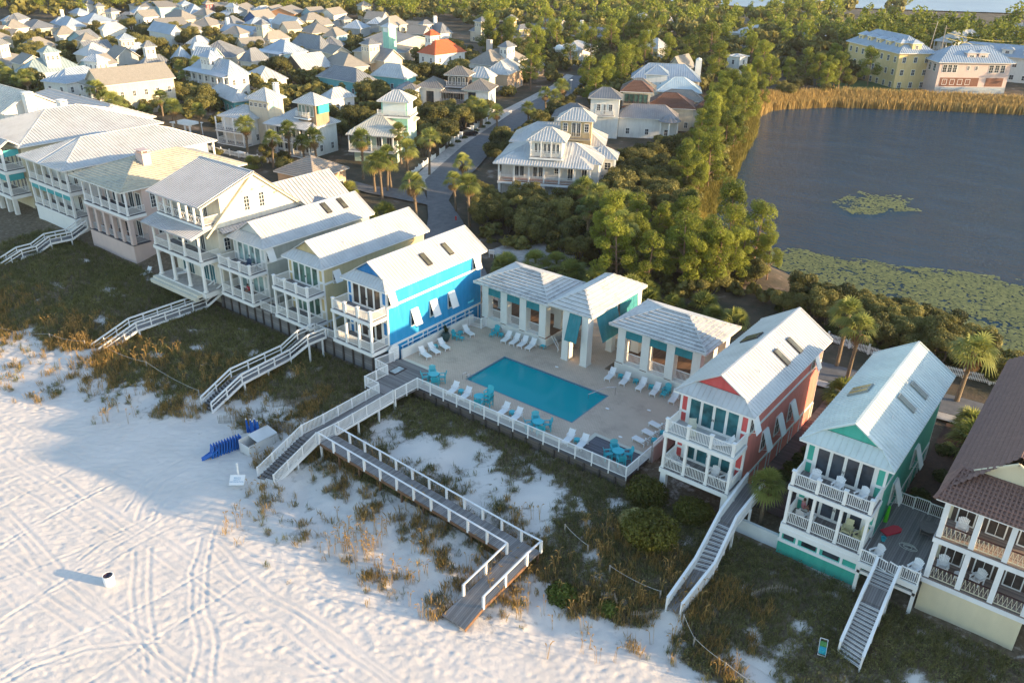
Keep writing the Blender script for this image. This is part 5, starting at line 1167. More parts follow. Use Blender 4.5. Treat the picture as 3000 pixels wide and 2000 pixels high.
rb = MB(); hip(rb, -.6, 13.2, -.9, 24.6, 13.0, 15.6, 0, .5, 0, .16, 1); rb.build('roof', [ROOFW, SOF], v)
window(v, 12, 4, 9.8, 1.2, 2.1, 90); window(v, 12, 7, 9.8, 1.2, 2.1, 90); window(v, 12, 4, 6.2, 1.2, 2.0, 90)
for x in (12.9,): MB().box(x-.12,x+.12,23.8,24.05,3,12.9).build('post', WHITE, v)
# ---- far left pale yellow villa
v = thing('beach_villa', 'pale yellow beach villa with teal shuttered balconies and white hip roof at the left edge', 'house', (-156, 52.0, 0))
PY = WALLS['pyel']
MB().box(0,17.4,3,26,2.2,13.2).build('wall', PY, v); porch(v, 9, 17.4, 0, 3, 10.0, 3.3, 4, post=.16, slab=.6); porch(v, 9, 17.4, 0, 3, 6.1, 3.3, 4, post=.16, slab=.6)
for x in (9.3,12,14.7,17.1): MB().box(x-.3,x+.3,.1,.7,1.8,5.5).build('pier', WS, v)
for z in (12.1,8.4):
    for k in range(3): MB().box(9.4+k*2.75,11.7+k*2.75,.02,.08,z,z+1).build('awning', AW, v)
    MB().box(17.32,17.38,.4,2.6,z,z+1).build('awning', AW, v)
doors(v, (10.5,12,13.6,15.2,16.4), 3, 10, .9, 2.2, BR_GL); doors(v, (10.5,12,13.6,15.2,16.4), 3, 6.1, .9, 2.2, BR_GL)
rb = MB(); hip(rb, -1, 18.4, 2.2, 26.8, 13.4, 16.6, 0, .5, 0, .16, 1); rb.build('roof', [ROOFW, SOF], v)
mb = MB(); gable(mb, 8.6, 17.9, -.6, 3.2, 13.35, 14.6, 0, 'x', .5); mb.build('porch_roof', [ROOFW, SOF], v)
window(v, 17.4, 6, 10.4, 1.1, 1.5, 90); window(v, 17.4, 12, 10.4, 1.1, 1.5, 90)
v = thing('beach_villa', 'cream stucco villa with two chimneys and a curved parapet at the left edge', 'house', (-186, 74.0, 0))
vol(v, 0, 34, 1, 11, 3, 11.5, paint('white_villa_stucco', (.72,.7,.64), .8, .05, kind='stucco'), paint('blush_tile_roof', (.6,.55,.5), .75, .08), 13.8, 'h', .5, 0, .6)
chimney(v, 30.2, -3.5, 11.0, 15.6, 1.8, 1.2); chimney(v, 25.5, -7, 9, 16.8, 1.5, 1.5)
mb = MB(); pts = [(0,0),(0,1.2),(.6,2.6),(1.6,3.2),(2.6,2.4),(3.6,1.6),(6,1.1),(6,0)]
mb2 = MB(); mb2.poly([(34.3,a+2,11.4+b_) for a, b_ in pts]).poly([(34.7,a+2,11.4+b_) for a, b_ in pts][::-1])
for k in range(len(pts)): a, b_ = pts[k], pts[(k+1) % len(pts)]; mb2.poly([(34.3,a[0]+2,11.4+a[1]),(34.7,a[0]+2,11.4+a[1]),(34.7,b_[0]+2,11.4+b_[1]),(34.3,b_[0]+2,11.4+b_[1])])
mb2.build('parapet', WS, v)
vol(v, 6, 24, -11, -1, 3, 14,'white', paint('cream_metal_roof', (.6,.57,.5), .5, .06, kind='metal'), 17, 'gx', .5, .8, nm=('wall','roof'))
# ---- cream and brown house at the right edge
def right_house(ox, label, tile=True, w=6.25):
    v = thing('beach_house', label, 'house', (ox, 53.25, 0))
    MB().box(0,w,.0,2.6,1.2,4.95).box(0,w,2.6,23,1.2,11.9).build('wall', WALLS['pyel'] if tile else WS, v)
    n = 4
    porch(v, -.05, w+.05, -.05, 2.6, 8.85, 3.2, n, rail=0, post=.17, slab=.45, mat=RAILW, floor=planks('warm_deck', (.26,.2,.17), .15, 1)); porch(v, -.05, w+.05, -.05, 2.6, 5.35, 3.1, n, rail=0, post=.17, slab=.45, mat=RAILW, floor=planks('warm_deck', (.26,.2,.17), .15, 1))
    st_ = (w+.1-.34)/(n-1)
    for z in (8.85, 5.35):
        for k in range(n-1):
            a = .29+k*st_; b_ = a+st_-.34; tr = MB().box(a,b_,.02,.14,z+.98,z+1.04).build('top_rail', paint('dark_rail', (.05,.02,.02), .5), v); mb = MB().bar((a,.08,z+.1),(b_,.08,z+.1),.05,.06); q = 6
            for j in range(q): u, vv = a+(b_-a)*j/q, a+(b_-a)*(j+1)/q; mm = (u+vv)/2; mb.bar((u,.08,z+.1),(mm,.08,z+.97),.025,.025).bar((mm,.08,z+.97),(vv,.08,z+.1),.025,.025)
            mb.build('railing', paint('cream_rail', (.6,.56,.42), .5), v)
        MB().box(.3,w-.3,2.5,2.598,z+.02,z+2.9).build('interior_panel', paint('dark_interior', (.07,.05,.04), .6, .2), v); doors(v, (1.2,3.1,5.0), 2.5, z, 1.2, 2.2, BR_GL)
    rb = MB(); zr = 15.0; xm = w/2
    rb.face([(w+.7,-.1+.7,12.2),(w+.7,24.2,12.2),(xm,24.2,zr),(xm,3,zr)], 0, course=.34).face([(-.7,24.2,12.2),(-.7,.6-.7,12.2),(xm,3,zr),(xm,24.2,zr)], 0, course=.34); rb.build('roof', ROOFBRB if tile else ROOFW, v)
    rb = MB(); rb.face([(-.7,-.7,12.1),(w+.7,-.7,12.1),(w-.1,2.2,13.35),(.1,2.2,13.35)], 0, rib=.26, rw=.16, rh=.08, course=.34).face([(w+.7,-.7,12.1),(w+.7,2.2,12.3),(w-.1,2.2,13.35)], 0).face([(-.7,2.2,12.3),(-.7,-.7,12.1),(.1,2.2,13.35)], 0).bar((-.7,-.7,12.12),(.1,2.2,13.4),.22,.12); rb.build('tile_skirt_roof', ROOFBRB if tile else ROOFW, v)
    mb = MB(); gable_wall(mb, .9, w-.9, 2.3, 0, 13.2, 14.7, 0, .1); mb.bar((.7,2.2,13.25),(xm,2.2,14.85),.14,.18).bar((w-.7,2.2,13.25),(xm,2.2,14.85),.14,.18).build('gable_panel', WALLS['pyel'], v)
    MB().box(-.6,w+.6,-.6,2.4,11.95,12.08).box(-.6,w+.6,2.4,24.1,12.0,12.15).build('soffit', RAILW, v)
    return v
ROOFBRB = paint('brown_shingle_roof', (.22,.125,.1), .85, .15, 2, kind='shingle')
right_house(-4.2, 'cream house with brown tile roof and zigzag porch railings at the right edge')
g_ = thing('beach_house', 'low unseen house beyond the right edge, shaped to shade the dunes', 'house', (4.5, 52.4, 0)); vol(g_, 0, 7, 0, 16, 1.5, 7.2, 'white', 'roofw', 9.2, 'h')  # unseen house, its height and corner set for the shadow by the boardwalk
# porch chairs
WA = make_adk(WL, 'porch_chair'); used2 = set()
place(WA, used2, [(-12.9,54.1,8.65,10,'white slatted porch chair leftmost on the upper balcony of the aqua cottage'),(-11.3,54.3,8.65,-8,'white fan back chair in the middle of the aqua cottage upper balcony'),(-9.6,54.2,8.65,-25,'white fan back chair rightmost on the aqua cottage upper balcony'),
 (-13.3,54.2,5.15,170,'white chair at the small table on the aqua cottage lower porch'),(-7.5,53.2,5.17,-30,'white fan back chair left of the stair gate on the side deck'),(-4.9,53.3,5.17,-20,'white fan back chair right of the stair gate on the side deck'),
 (-3.0,54.6,8.85,5,'white porch chair upstairs at the right edge house'),(-3.4,54.6,5.35,10,'white porch chair downstairs at the left of the right edge house'),(-1.2,54.7,5.35,-25,'white porch chair downstairs behind the second post of the right edge house'),
 (-20.9,54.6,5.15,-10,'white fan back chair on the coral cottage lower porch, left one'),(-19.8,54.6,5.15,-30,'white fan back chair on the coral cottage lower porch, right one')], group='white chairs on porches and decks')
YA = make_adk(paint('pale_yellow_paint', (.68,.64,.38), .55), 'porch_chair', fan=False)
place(YA, used2, [(-10.0,54.6,5.15,0,'pale yellow slatted chair on the aqua cottage lower porch, left one'),(-9.0,54.4,5.15,-25,'pale yellow slatted chair on the aqua cottage lower porch, right one')])
NA = make_adk(paint('navy_paint', (.01,.05,.12), .5), 'porch_chair'); place(NA, used2, [(-80.4,53.5,8.65,10,'navy chair on the upper balcony of the pale grey cottage, left one'),(-79.0,53.4,8.65,-60,'navy chair on the upper balcony of the pale grey cottage, right one')])
LY = make_lounger(paint('pale_cream_sling', (.66,.64,.5), .6)); place(LY, used2, [(-23.2,54.6,8.65,28,'cream sling lounger at the left of the coral cottage upper balcony')])
place(LG, used, [(-20.2,54.4,8.65,-58,'white sling lounger at the right of the coral cottage upper balcony'),(-24.0,54.5,5.15,80,'white lounger on the coral cottage lower porch'),(-101.2,52.0,2.75,15,'white lounge chair alone on the dune path beside the pink villa'),(-92.6,52.3,4.95,-15,'white lounge chair on the ground terrace of the large gabled house')])
TW = make_table(WL, .32, .5); place(TW, used2, [(-12.6,54.4,5.15,0,'small white table on the aqua cottage lower porch'),(-2.3,54.3,5.35,0,'small white table on the right edge house lower porch')])
GT = make_table(paint('weathered_teak', (.17,.16,.16), .8, .2, 4), .75, .74, 12); place(GT, used2, [(-5.2,58.3,5.17,0,'weathered grey oval table on the side deck of the aqua cottage')])
kb = thing('bodyboard', 'bright red float mat lying on the side deck', 'float', (-7.4,57.0,5.2), R(-30)); MB().prism([(-.35,-.8),(.35,-.8),(.4,.5),(.2,.8),(-.2,.8),(-.4,.5)], 0, .12).build('board', paint('red_foam', (.6,.02,.05), .6), kb)
kb = thing('beach_toy', 'bright green inflatable leaning on the aqua cottage wall', 'inflatable', (-8.15,57.9,5.17)); MB().tube((0,0,0),(.05,.1,1.4),.17,.1,12).build('body', paint('lime_plastic', (.08,.5,.02), .4), kb)
kb = thing('water_hose', 'pale garden hose coiled loosely on the side deck', 'hose', (-5.9,55.9,5.18)); mb = MB(); pr = None
for k in range(70):
    a = k*.32; p = Vector((.45*math.cos(a)*(1+.5*math.sin(a*.37)), .3*math.sin(a)*(1+.4*math.cos(a*.21)), .02)); 
    if pr: mb.bar(pr, p, .025, .025)
    pr = p
mb.build('coil', paint('pale_hose', (.55,.57,.5), .6), kb)
kb = thing('bucket', 'small turquoise bucket on the side deck', 'bucket', (-7.6,55.5,5.17)); MB().lathe([(0,0),(.14,0),(.19,.3),(.17,.3),(.13,.03)], n=14).build('pail', TEALP, kb)
kb = thing('beach_cart', 'folding beach cart loaded with coloured gear at the foot of the aqua stairs', 'beach cart', (-8.1,45.9,gz(-8.1,45.9)), R(15)); mb = MB()
for x in (-.25,.25): mb.bar((x,-.45,.1),(x,.5,.75),.04,.04)
mb.bar((-.25,-.45,.12),(.25,-.45,.12),.04,.04).bar((-.25,.5,.75),(.25,.5,.75),.04,.04).build('frame', WHITE, kb); MB().box(-.22,.22,-.4,-.05,.2,.55).build('bag', paint('teal_bag', (.02,.35,.45), .7, .3, 8), kb); MB().box(-.2,.2,-.02,.3,.4,.7).build('towel', paint('striped_towel', (.1,.3,.08), .8, .5, 9), kb); wh = MB().tube((-.03,0,.12),(.03,0,.12),.13,n=14).mesh('wheel', paint('black_rubber', (.02,.02,.02), .8))
for x in (-.3,.3): link('wheel', wh, kb, (x,-.3,0))
# a person seated on the aqua cottage's lower porch
def person(loc, rot, shirt, label):
    t = thing('person', label, 'person', loc, rot)
    V_ = [(0,0,.48),(0,.02,.72),(0,-.02,.98),(0,-.05,1.06),(0,-.11,1.17),(.1,-.02,.47),(.13,-.42,.5),(.13,-.46,.08),(.13,-.58,.04),(-.1,-.02,.47),(-.13,-.42,.5),(-.13,-.46,.08),(-.13,-.58,.04),(.18,-.03,.95),(.25,-.1,.7),(.13,-.34,.66),(.08,-.44,.67),(-.18,-.03,.95),(-.25,-.1,.7),(-.13,-.34,.66),(-.08,-.44,.67)]
    E_ = [(0,1),(1,2),(2,3),(3,4),(0,5),(5,6),(6,7),(7,8),(0,9),(9,10),(10,11),(11,12),(2,13),(13,14),(14,15),(15,16),(2,17),(17,18),(18,19),(19,20)]
    rad = [.15,.14,.12,.06,.1,.1,.075,.05,.04,.1,.075,.05,.04,.065,.05,.035,.03,.065,.05,.035,.03]
    me = bpy.data.meshes.new('body'); me.from_pydata(V_, E_, []); me.update()
    o = bpy.data.objects.new('body', me); COL.objects.link(o); o.modifiers.new('s', 'SKIN'); sk = me.skin_vertices[0].data
    for i, r_ in enumerate(rad): sk[i].radius = (r_, r_)
    sk[0].use_root = True; o.modifiers.new('u', 'SUBSURF').levels = 1
    dg = bpy.context.evaluated_depsgraph_get(); m2_ = bpy.data.meshes.new_from_object(o.evaluated_get(dg)); bpy.data.objects.remove(o)
    m2_.materials.clear(); m2_.materials.append(paint('skin', (.45,.25,.17), .6)); m2_.materials.append(shirt)
    for p_ in m2_.polygons: c = p_.center; p_.material_index = 1 if (.45 < c.z < 1.02 and c.y > -.18) else 0
    link('body', m2_, t); MB().lathe([(0,.14),(.07,.13),(.105,.06),(.11,-.02),(.09,-.08)], (0,-.07,1.2), 14).build('hair', paint('brown_hair', (.06,.03,.015), .7), t, smooth=True)
    return t
person((-13.55,54.95,5.15), R(140), paint('pink_shirt', (.5,.2,.22), .8), 'person in a pink shirt seated at the small table on the aqua cottage porch')
person((-80.9,53.6,5.15), R(0), paint('red_shirt', (.5,.03,.06), .8), 'person in a red shirt sitting on the lower porch of the pale grey cottage')
# ---------------------------------------------------------------- villas around the street
def VH(name, label, x, y, rot): return thing(name, label, 'house', (x, y, 0), R(rot))
g = VH('villa', 'big white villa with long upper porch and small belvedere at the street bend', -87.8, 109.8, 27)
vol(g, .2, 17.0, 2.2, 11.5, 3, 9.3, 'white', 'roofw', 11.5, 'h', .6, .5, wins='r', sub=True)
porch(g, 0, 15.9, 0, 2.2, 5.9, 3.0, 7, post=.13, floor=planks('brown_porch', (.2,.09,.05), .15, 1), slab=.5)
for k in range(7): MB().box(.0+k*2.58,.42+k*2.58,.05,.45,3,5.4).build('pier', WHITE, g)
doors(g, (2.9,3.8,6.1,7.1), 2.2, 6.1, .8, 2.0); doors(g, (12.2,14.6), 2.2, 6.0, 1.0, 2.3); window(g, 9.8, 2.2, 7.0, .8, 1.4)
mb = MB(); mb.face([(-.8,-.8,9.0),(16.3,-.8,9.0),(13.6,2.6,10.3),(2.3,2.6,10.3)], 0, rib=.45, rh=.06).face([(16.3,-.8,9.0),(16.3,2.8,9.05),(13.6,2.6,10.3)], 0, rib=.45).face([(-.8,4.5,9.0),(-.8,-.8,9.0),(2.3,2.6,10.3),(2.3,4.5,10.2)], 0, rib=.45).box(-.75,16.25,-.75,2.4,8.84,8.99).build('porch_roof', ROOFW, g)
vol(g, 5.5, 10.7, 1.3, 5.6, 9.8, 12.9, 'white', 'roofw', 14.7, 'h', .75, .45, wins='r', levels=[10.8], nm=('belvedere_wall','belvedere_roof'), sub=True)
doors(g, (6.3,7.0,7.8,8.5,9.3,10.0), 1.3, 10.7, .6, 1.7); porch(g, 5.4, 10.8, .5, 1.3, 10.2, 2.7, 4, post=.08, slab=.4)
vol(g, 14.8, 19.3, 7.4, 11.4, 3, 9.0, 'white', 'roofw', 10.6, 'h', .5, .5, wins='', sub=True); porch(g, 17.0, 19.4, 6.6, 7.4, 6, 2.9, 2, post=.1); window(g, 18.1, 7.39, 6.9, 1.2, 1.4); window(g, 19.3, 9.4, 6.9, 1.6, 1.5, 90); window(g, 17.0, 5, 3.8, .8, 1.8, 90)
g = VH('villa', 'villa with a tan square tower right behind the big white villa', -87.1, 125.7, 29)
vol(g, -8.8, 8.4, 5.6, 14, 3, 8.2, 'cream', 'roofw', 11.2, 'h', .6, .5); vol(g, .4, 6.2, 4.4, 8.4, 3, 13.0, paint('tan_board', (.55,.43,.25), .65, .07, kind='siding'), 'roofw', 14.8, 'h', .7, .5, wins='r', levels=[10.6], nm=('tower_wall','tower_roof')); doors(g, (2.9,3.8), 4.4, 9.9, .85, 2.6); window(g, 1.3, 4.4, 10.8, .9, 1.6, pane=paint('tan_louvre', (.42,.34,.22)) if 0 else GLD); window(g, 5.3, 4.4, 10.8, .9, 1.6)
porch(g, .5, 6.0, 3.6, 4.4, 9.7, 0, 3, mat=paint('tan_rail', (.5,.4,.25)))
g = VH('villa', 'white stucco villa with grey metal roofs and a square tower with small balcony', -98.3, 153.6, 29)
vol(g, .2, 6.4, 5, 9.4, 3, 11.7, 'white', 'roofd', 13.6, 'h', .6, .5, wins='r', levels=[8.9], nm=('tower_wall','tower_roof')); porch(g, 1.2, 5.4, 4.2, 5, 8.1, 0, 2, slab=.25); doors(g, (3.3,), 5, 8.2, .6, 2.2); window(g, 2.0, 5, 8.8, .9, 1.6); window(g, 4.6, 5, 8.8, .9, 1.6)
vol(g, 6.5, 19.2, 7, 12.5, 3, 7.4, 'white', paint('striped_grey_roof', (.33,.31,.31), .42, .08, kind='metal'), 9.9, 'h', .5, .45, wins='f', step=4); vol(g, -8, .2, 7.5, 14, 3, 6.8, 'white', 'roofd', 9.2, 'h', .5, .5)
mb = MB(); 
for k in range(12):
    a0, a1 = 2*math.pi*k/12, 2*math.pi*(k+1)/12; mb.face([(17.6+2.6*math.cos(a0),7+2.6*math.sin(a0),7.1),(17.6+2.6*math.cos(a1),7+2.6*math.sin(a1),7.1),(17.6,7,8.6)], 0, rib=.5)
mb.build('round_porch_roof', ROOFD, g)
for a in (-150,-90,-30,30): MB().lathe([(.2,0),(.16,.1),(.15,3.9),(.22,4.1)], (17.6+2.1*math.cos(R(a)),7+2.1*math.sin(R(a)),3), 12).build('column', WHITE, g)
g = VH('villa', 'villa with rusty brown barrel tile roofs and a glazed upper room', -98.3, 153.6, 29)
for c in [g]: pass
vol(g, 12.5, 23, 16, 24, 3, 8.2, 'cream', 'roofbr', 10.9, 'h', .5, 0, .4); vol(g, 23.05, 28, 17.5, 22, 3, 7.6, 'white', 'roofbr', 9.4, 'h', .4, 0, .4, wins=''); vol(g, 6.8, 13.0, 13, 17.4, 3, 12.0, 'cream', 'roofbr', 14.0, 'h', .6, 0, .4, wins='', nm=('tower_wall','tower_roof'))
for k in range(5): window(g, 7.8+k*1.05, 13, 9.4, 1.0, 2.0, 0, 1, 2, frame=paint('bronze_frame', (.05,.045,.04)), pane=glass('green_curtain_glass'))
porch(g, 6.9, 13.0, 12.0, 13, 8.9, 0, 4, mat=paint('rust_steel', (.12,.06,.04)), slab=.4)
g = VH('villa', 'cluster of white and grey roofed lakeside villa wings behind the brown tile roofs', -98.3, 153.6, 29)
vol(g, 15, 25.3, 37, 45, 3, 8.2, 'cream', paint('pale_ice_roof', (.6,.68,.7), .45, .05, kind='metal'), 11.2, 'h', .6, .5); vol(g, 15.5, 25.8, 31, 36.4, 3, 7.2, 'cream', 'roofs', 9.4, 'h', .5, 0); vol(g, 6.5, 14, 30, 36, 3, 9.5, 'cream', 'roofs', 11.8, 'h', .5, .6)
g = VH('villa', 'blue white roofed lakeside villa with tall arched chimney and open porches', -98.3, 153.6, 29)
vol(g, 8.5, 25.5, 52.5, 60, 3, 8.6, 'cream', 'roofb', 12.2, 'h', .8, .6, wins='fr'); vol(g, 11.8, 17, 43.8, 48.5, 3, 11.2, 'white', 'roofb', 13.2, 'h', .5, .5, nm=('tower_wall','tower_roof')); MB().box(24.8,26.4,59.5,60.8,3,13).lathe([(.8,0),(.6,.35),(0,.6)],(25.6,60.1,13),12).build('chimney', SW, g)
g = VH('villa', 'mint green house with pale ribbed roofs and a boxy tower ringed by a white balcony', -123.3, 107.4, 28)
MN = WALLS['mint']
vol(g, .5, 9.2, 2.6, 16.8, 3, 8.9, paint('pale_mint_siding', (.55,.7,.58), .6, .05, kind='siding'), paint('cream_ribbed_roof', (.55,.53,.46), .45, .06, kind='metal'), 11.6, 'h', .6, .45, wins='r', step=3); porch(g, .3, 9.3, .3, 2.6, 5.7, 3.1, 5, post=.1); doors(g, (1.5,3.6,5.7,7.8), 2.6, 5.8, 1.1, 2.2)
mb = MB(); mb.face([(-.1,-.2,8.75),(9.8,-.2,8.75),(8.6,2.4,9.75),(1.1,2.4,9.75)], 0, rib=.45, rh=.06).box(-.05,9.75,-.15,2.5,8.6,8.74).build('porch_roof', MATS['cream_ribbed_roof'], g)
vol(g, 5.0, 10.2, 7.2, 11.3, 8.5, 14.0, 'mint', 'roofw', 15.8, 'h', .7, .5, wins='', nm=('tower_wall','tower_roof')); porch(g, 4.2, 11.0, 6.3, 7.2, 11.3, 0, 4, slab=.4); porch(g, 10.2, 11.0, 7.2, 11.6, 11.3, 0, 2, slab=.4, sides='r')
MB().box(5.3,9.9,7.12,7.19,11.35,13.8).build('shutter_wall', paint('white_mint_board', (.68,.74,.72), .6, .04), g); MB().box(10.205,10.25,7.4,11.1,11.35,13.8).build('shutter_wall', paint('white_mint_board', (.68,.74,.72)), g)
g = VH('villa', 'white villa with dark timber galleries, ribbed bronze roofs and a railed lookout tower', -148.5, 153, 25)
RBZ = paint('bronze_ribbed_roof', (.27,.25,.23), .45, .08, kind='metal'); DT = paint('dark_timber', (.07,.06,.055))
vol(g, .3, 6.6, 0, 7, 3, 8.9, 'white', RBZ, 11.0, 'h', .6, .45, wins=''); vol(g, 12.2, 18.4, .5, 7.5, 3, 8.9, 'white', RBZ, 11.0, 'h', .6, .45, wins=''); window(g, 3.6, 0, 5.2, 1.9, 2.9, 0, 3, 4, frame=DT); window(g, 14.2, .5, 5.6, 1.9, 2.7, 0, 2, 4, frame=DT)
MB().box(6.6,12.2,2.2,8,3,8.6).build('wall', DT, g); doors(g, (7.4,8.6,9.8,11.2), 2.2, 5.7, .9, 2.3); doors(g, (7.4,8.6,9.8,11.2), 2.2, 3.1, .9, 2.2)
mb = MB(); mb.face([(6.2,-.6,8.0),(13.2,-.6,8.0),(12.6,2.6,9.2),(6.6,2.6,9.2)], 0, rib=.45, rh=.06).build('porch_roof', RBZ, g)
porch(g, 6.3, 14.6, -1.0, 2.2, 5.6, 0, 7, mat=paint('steel_grey_rail', (.35,.38,.45)), floor=DT, slab=.25); 
for k in range(5): MB().box(6.7+k*1.35,6.95+k*1.35,-.6,-.35,3,8.0).build('column', DT, g)
vol(g, 7.6, 12.8, 1.6, 5.6, 8, 12.0, DT, RBZ, 13.8, 'h', .7, .45, wins='', nm=('tower_wall','tower_roof')); porch(g, 7.4, 13.0, .8, 1.6, 9.4, 0, 4, mat=paint('steel_grey_rail', (.35,.38,.45)), slab=.3); doors(g, (8.3,9.4,10.6,11.8), 1.6, 9.6, .8, 1.9)
vol(g, -1.4, 1.4, -4.6, -1.8, 3, 9.2, 'white', RBZ, 10.2, 'h', .4, .4, wins='', nm=('stair_tower_wall','stair_tower_roof'))
g = VH('villa', 'white house with a square clerestory tower and teal blinds, left of the pair', -156.3, 100.5, 10)
vol(g, 0, 8, 2.3, 9, 3, 8.4, 'white', 'roofw', 10.4, 'h', .6, .55, wins='r'); porch(g, .3, 7.8, .2, 2.3, 6, 2.6, 4, cross=True); porch(g, .3, 7.8, .2, 2.3, 3.3, 2.5, 4, cross=True); vol(g, 6.2, 11.2, 4.5, 9.2, 3, 12.2, 'cream', 'roofw', 14.2, 'h', .6, .55, wins='f', levels=[10.6], wh=.9, step=1.2, nm=('tower_wall','tower_roof'))
for k in range(3): MB().box(11.21,11.27,5.0+k*1.35,6.15+k*1.35,10.5,11.7).build('blind', paint('pale_teal_blind', (.3,.52,.47), .6), g)
chimney(g, 10.2, 8.6, 12.6, 14.6, .9, .9)
g = VH('villa', 'grey white house with a glazed tower room and bright teal awning, right of the pair', -142.4, 102.9, 8)
vol(g, .4, 11, 2.4, 9, 3, 8.9, 'white', 'roofw', 11.3, 'h', .7, .5, wins='r'); porch(g, .3, 11.3, .2, 2.4, 5.9, 2.9, 6); porch(g, .3, 11.3, .2, 2.4, 3.3, 2.5, 6, pick=.2); doors(g, (1.5,3.4,5.3,7.2,9.1), 2.4, 6, 1.4, 2.2); doors(g, (1.5,3.4,5.3,7.2,9.1), 2.4, 3.4, 1.4, 2.1)
mb = MB(); mb.face([(-.2,-.3,8.8),(11.8,-.3,8.8),(10.6,2.3,9.8),(.8,2.3,9.8)], 0, rib=.45, rh=.06).box(-.15,11.75,-.25,2.3,8.65,8.79).build('porch_roof', ROOFW, g)
vol(g, 6.8, 11.4, 2.8, 6.6, 9, 13.3, paint('tan_brown_board', (.35,.25,.16), .7, .08, kind='siding'), 'roofw', 15.0, 'h', .7, .5, wins='', nm=('tower_wall','tower_roof')); doors(g, (7.5,8.4,9.5,10.5), 2.8, 10.8, .8, 2.1, glass('green_curtain_glass')); porch(g, 6.6, 10.2, 1.9, 2.8, 10.6, 0, 3); MB().box(11.42,11.9,3.2,6.2,11.4,13.0).build('awning', paint('bright_teal_awning', (.02,.45,.38), .7), g)
g = VH('small_house', 'peach stucco garage house with a brown grey tile hip roof behind the gabled beach house', -117.2, 86.3, 7)
vol(g, 0, 8.2, 0, 8, 3, 7, 'peach', paint('brown_grey_tile', (.36,.31,.26), .8, .12, kind='weathered'), 9.4, 'h', .5, 0, .4, sub=True)
# lakeside buildings on the far shore
g = VH('apartment_building', 'yellow lakeside building with grey dormered roof on the far shore', -88.0, 291.0, -42)
vol(g, 0, 28, 0, 11, 2.5, 13.2,'yellow', 'roofb', 17.4, 'h', .8, .7, wins='fr', ww=1.2, wh=1.7, step=3.2)
for k in range(5): vol(g, 3+k*5, 5.6+k*5, 1.2, 4, 13.8, 15.8, 'yellow', 'roofb', 16.7, 'h', .3, 0, wins='f', levels=[14.2], ww=1, wh=1.1, nm=('dormer_wall','dormer_roof'))
vol(g, 25, 27.4, 4, 7, 13.8, 15.8, 'yellow', 'roofb', 16.7, 'h', .3, 0, wins='r', levels=[14.2], ww=1, wh=1.1, nm=('dormer_wall','dormer_roof'))
g = VH('apartment_building', 'pink lakeside building under renovation with brick patches and white roof', -62.5, 281.5, -50)
vol(g, 0, 10, 0, 21, 2, 11.7, 'pink', 'roofb', 15.6, 'h', .9, .7, wins='', step=3)
for k in range(3):
    for z in (8.8,): window(g, 10, 1.6+k*1.5, z, 1.3, 2.2, 90); window(g, 10, 15.4+k*1.7, z, 1.4, 2.2, 90)
for k in (0,1): window(g, 10, 8.6+k*2.4, 9.4, .8, 1.3, 90)
for k in range(4): window(g, 10, 2.4+k*2.3, 5.4, 1.4, 1.6, 90, 2, 2)
for k in range(3): window(g, 1.8+k*2.8, 0, 8.8, 1.5, 2.2, 0)
MB().box(10.005,10.05,1,12.5,5,7.4).box(10.005,10.05,14.6,19.8,5,7.4).build('brick_patch', paint('raw_brick', (.2,.09,.06), .9, .2, 3), g); MB().box(10.005,10.08,0,21,2.2,4.8).build('block_wall', paint('bare_block_wall', (.36,.4,.43), .9, .15, 2), g)
for k in range(2): vol(g, 6.5, 9, 8+k*3.4, 10.6+k*3.4, 12, 14.2, 'pink', 'roofb', 15, 'h', .3, 0, wins='r', levels=[12.4], ww=1.4, wh=1.2, nm=('dormer_wall','dormer_roof'))
g = VH('apartment_building', 'long white dormered building behind the pink lakeside building at the right edge', -62, 311, 4)
vol(g, 0, 46, 0, 10, 3, 10.5, 'white', 'roofb', 13.6, 'h', .8, .8, wins='fr', ww=1.3, wh=1.5, step=3.4)
for k in range(7): vol(g, 3+k*6, 6+k*6, .6, 3.6, 11, 12.6, 'white', 'roofb', 13.5, 'h', .3, 0, wins='f', levels=[11.2], ww=1.2, wh=1.0, nm=('dormer_wall','dormer_roof'))
q = thing('construction_fence', 'pale panel fence at the foot of the pink lakeside building', 'fence', (-56, 272.5, 0), R(38)); mb = MB()
for k in range(8): mb.box(2+k*2.2,2.1+k*2.2,0,.08,1.8,4.6)
mb.box(2,19.5,0,.08,4.4,4.6).box(2,19.5,.02,.05,1.9,2.1).build('frame', paint('pale_fence', (.45,.55,.6), .6), q)
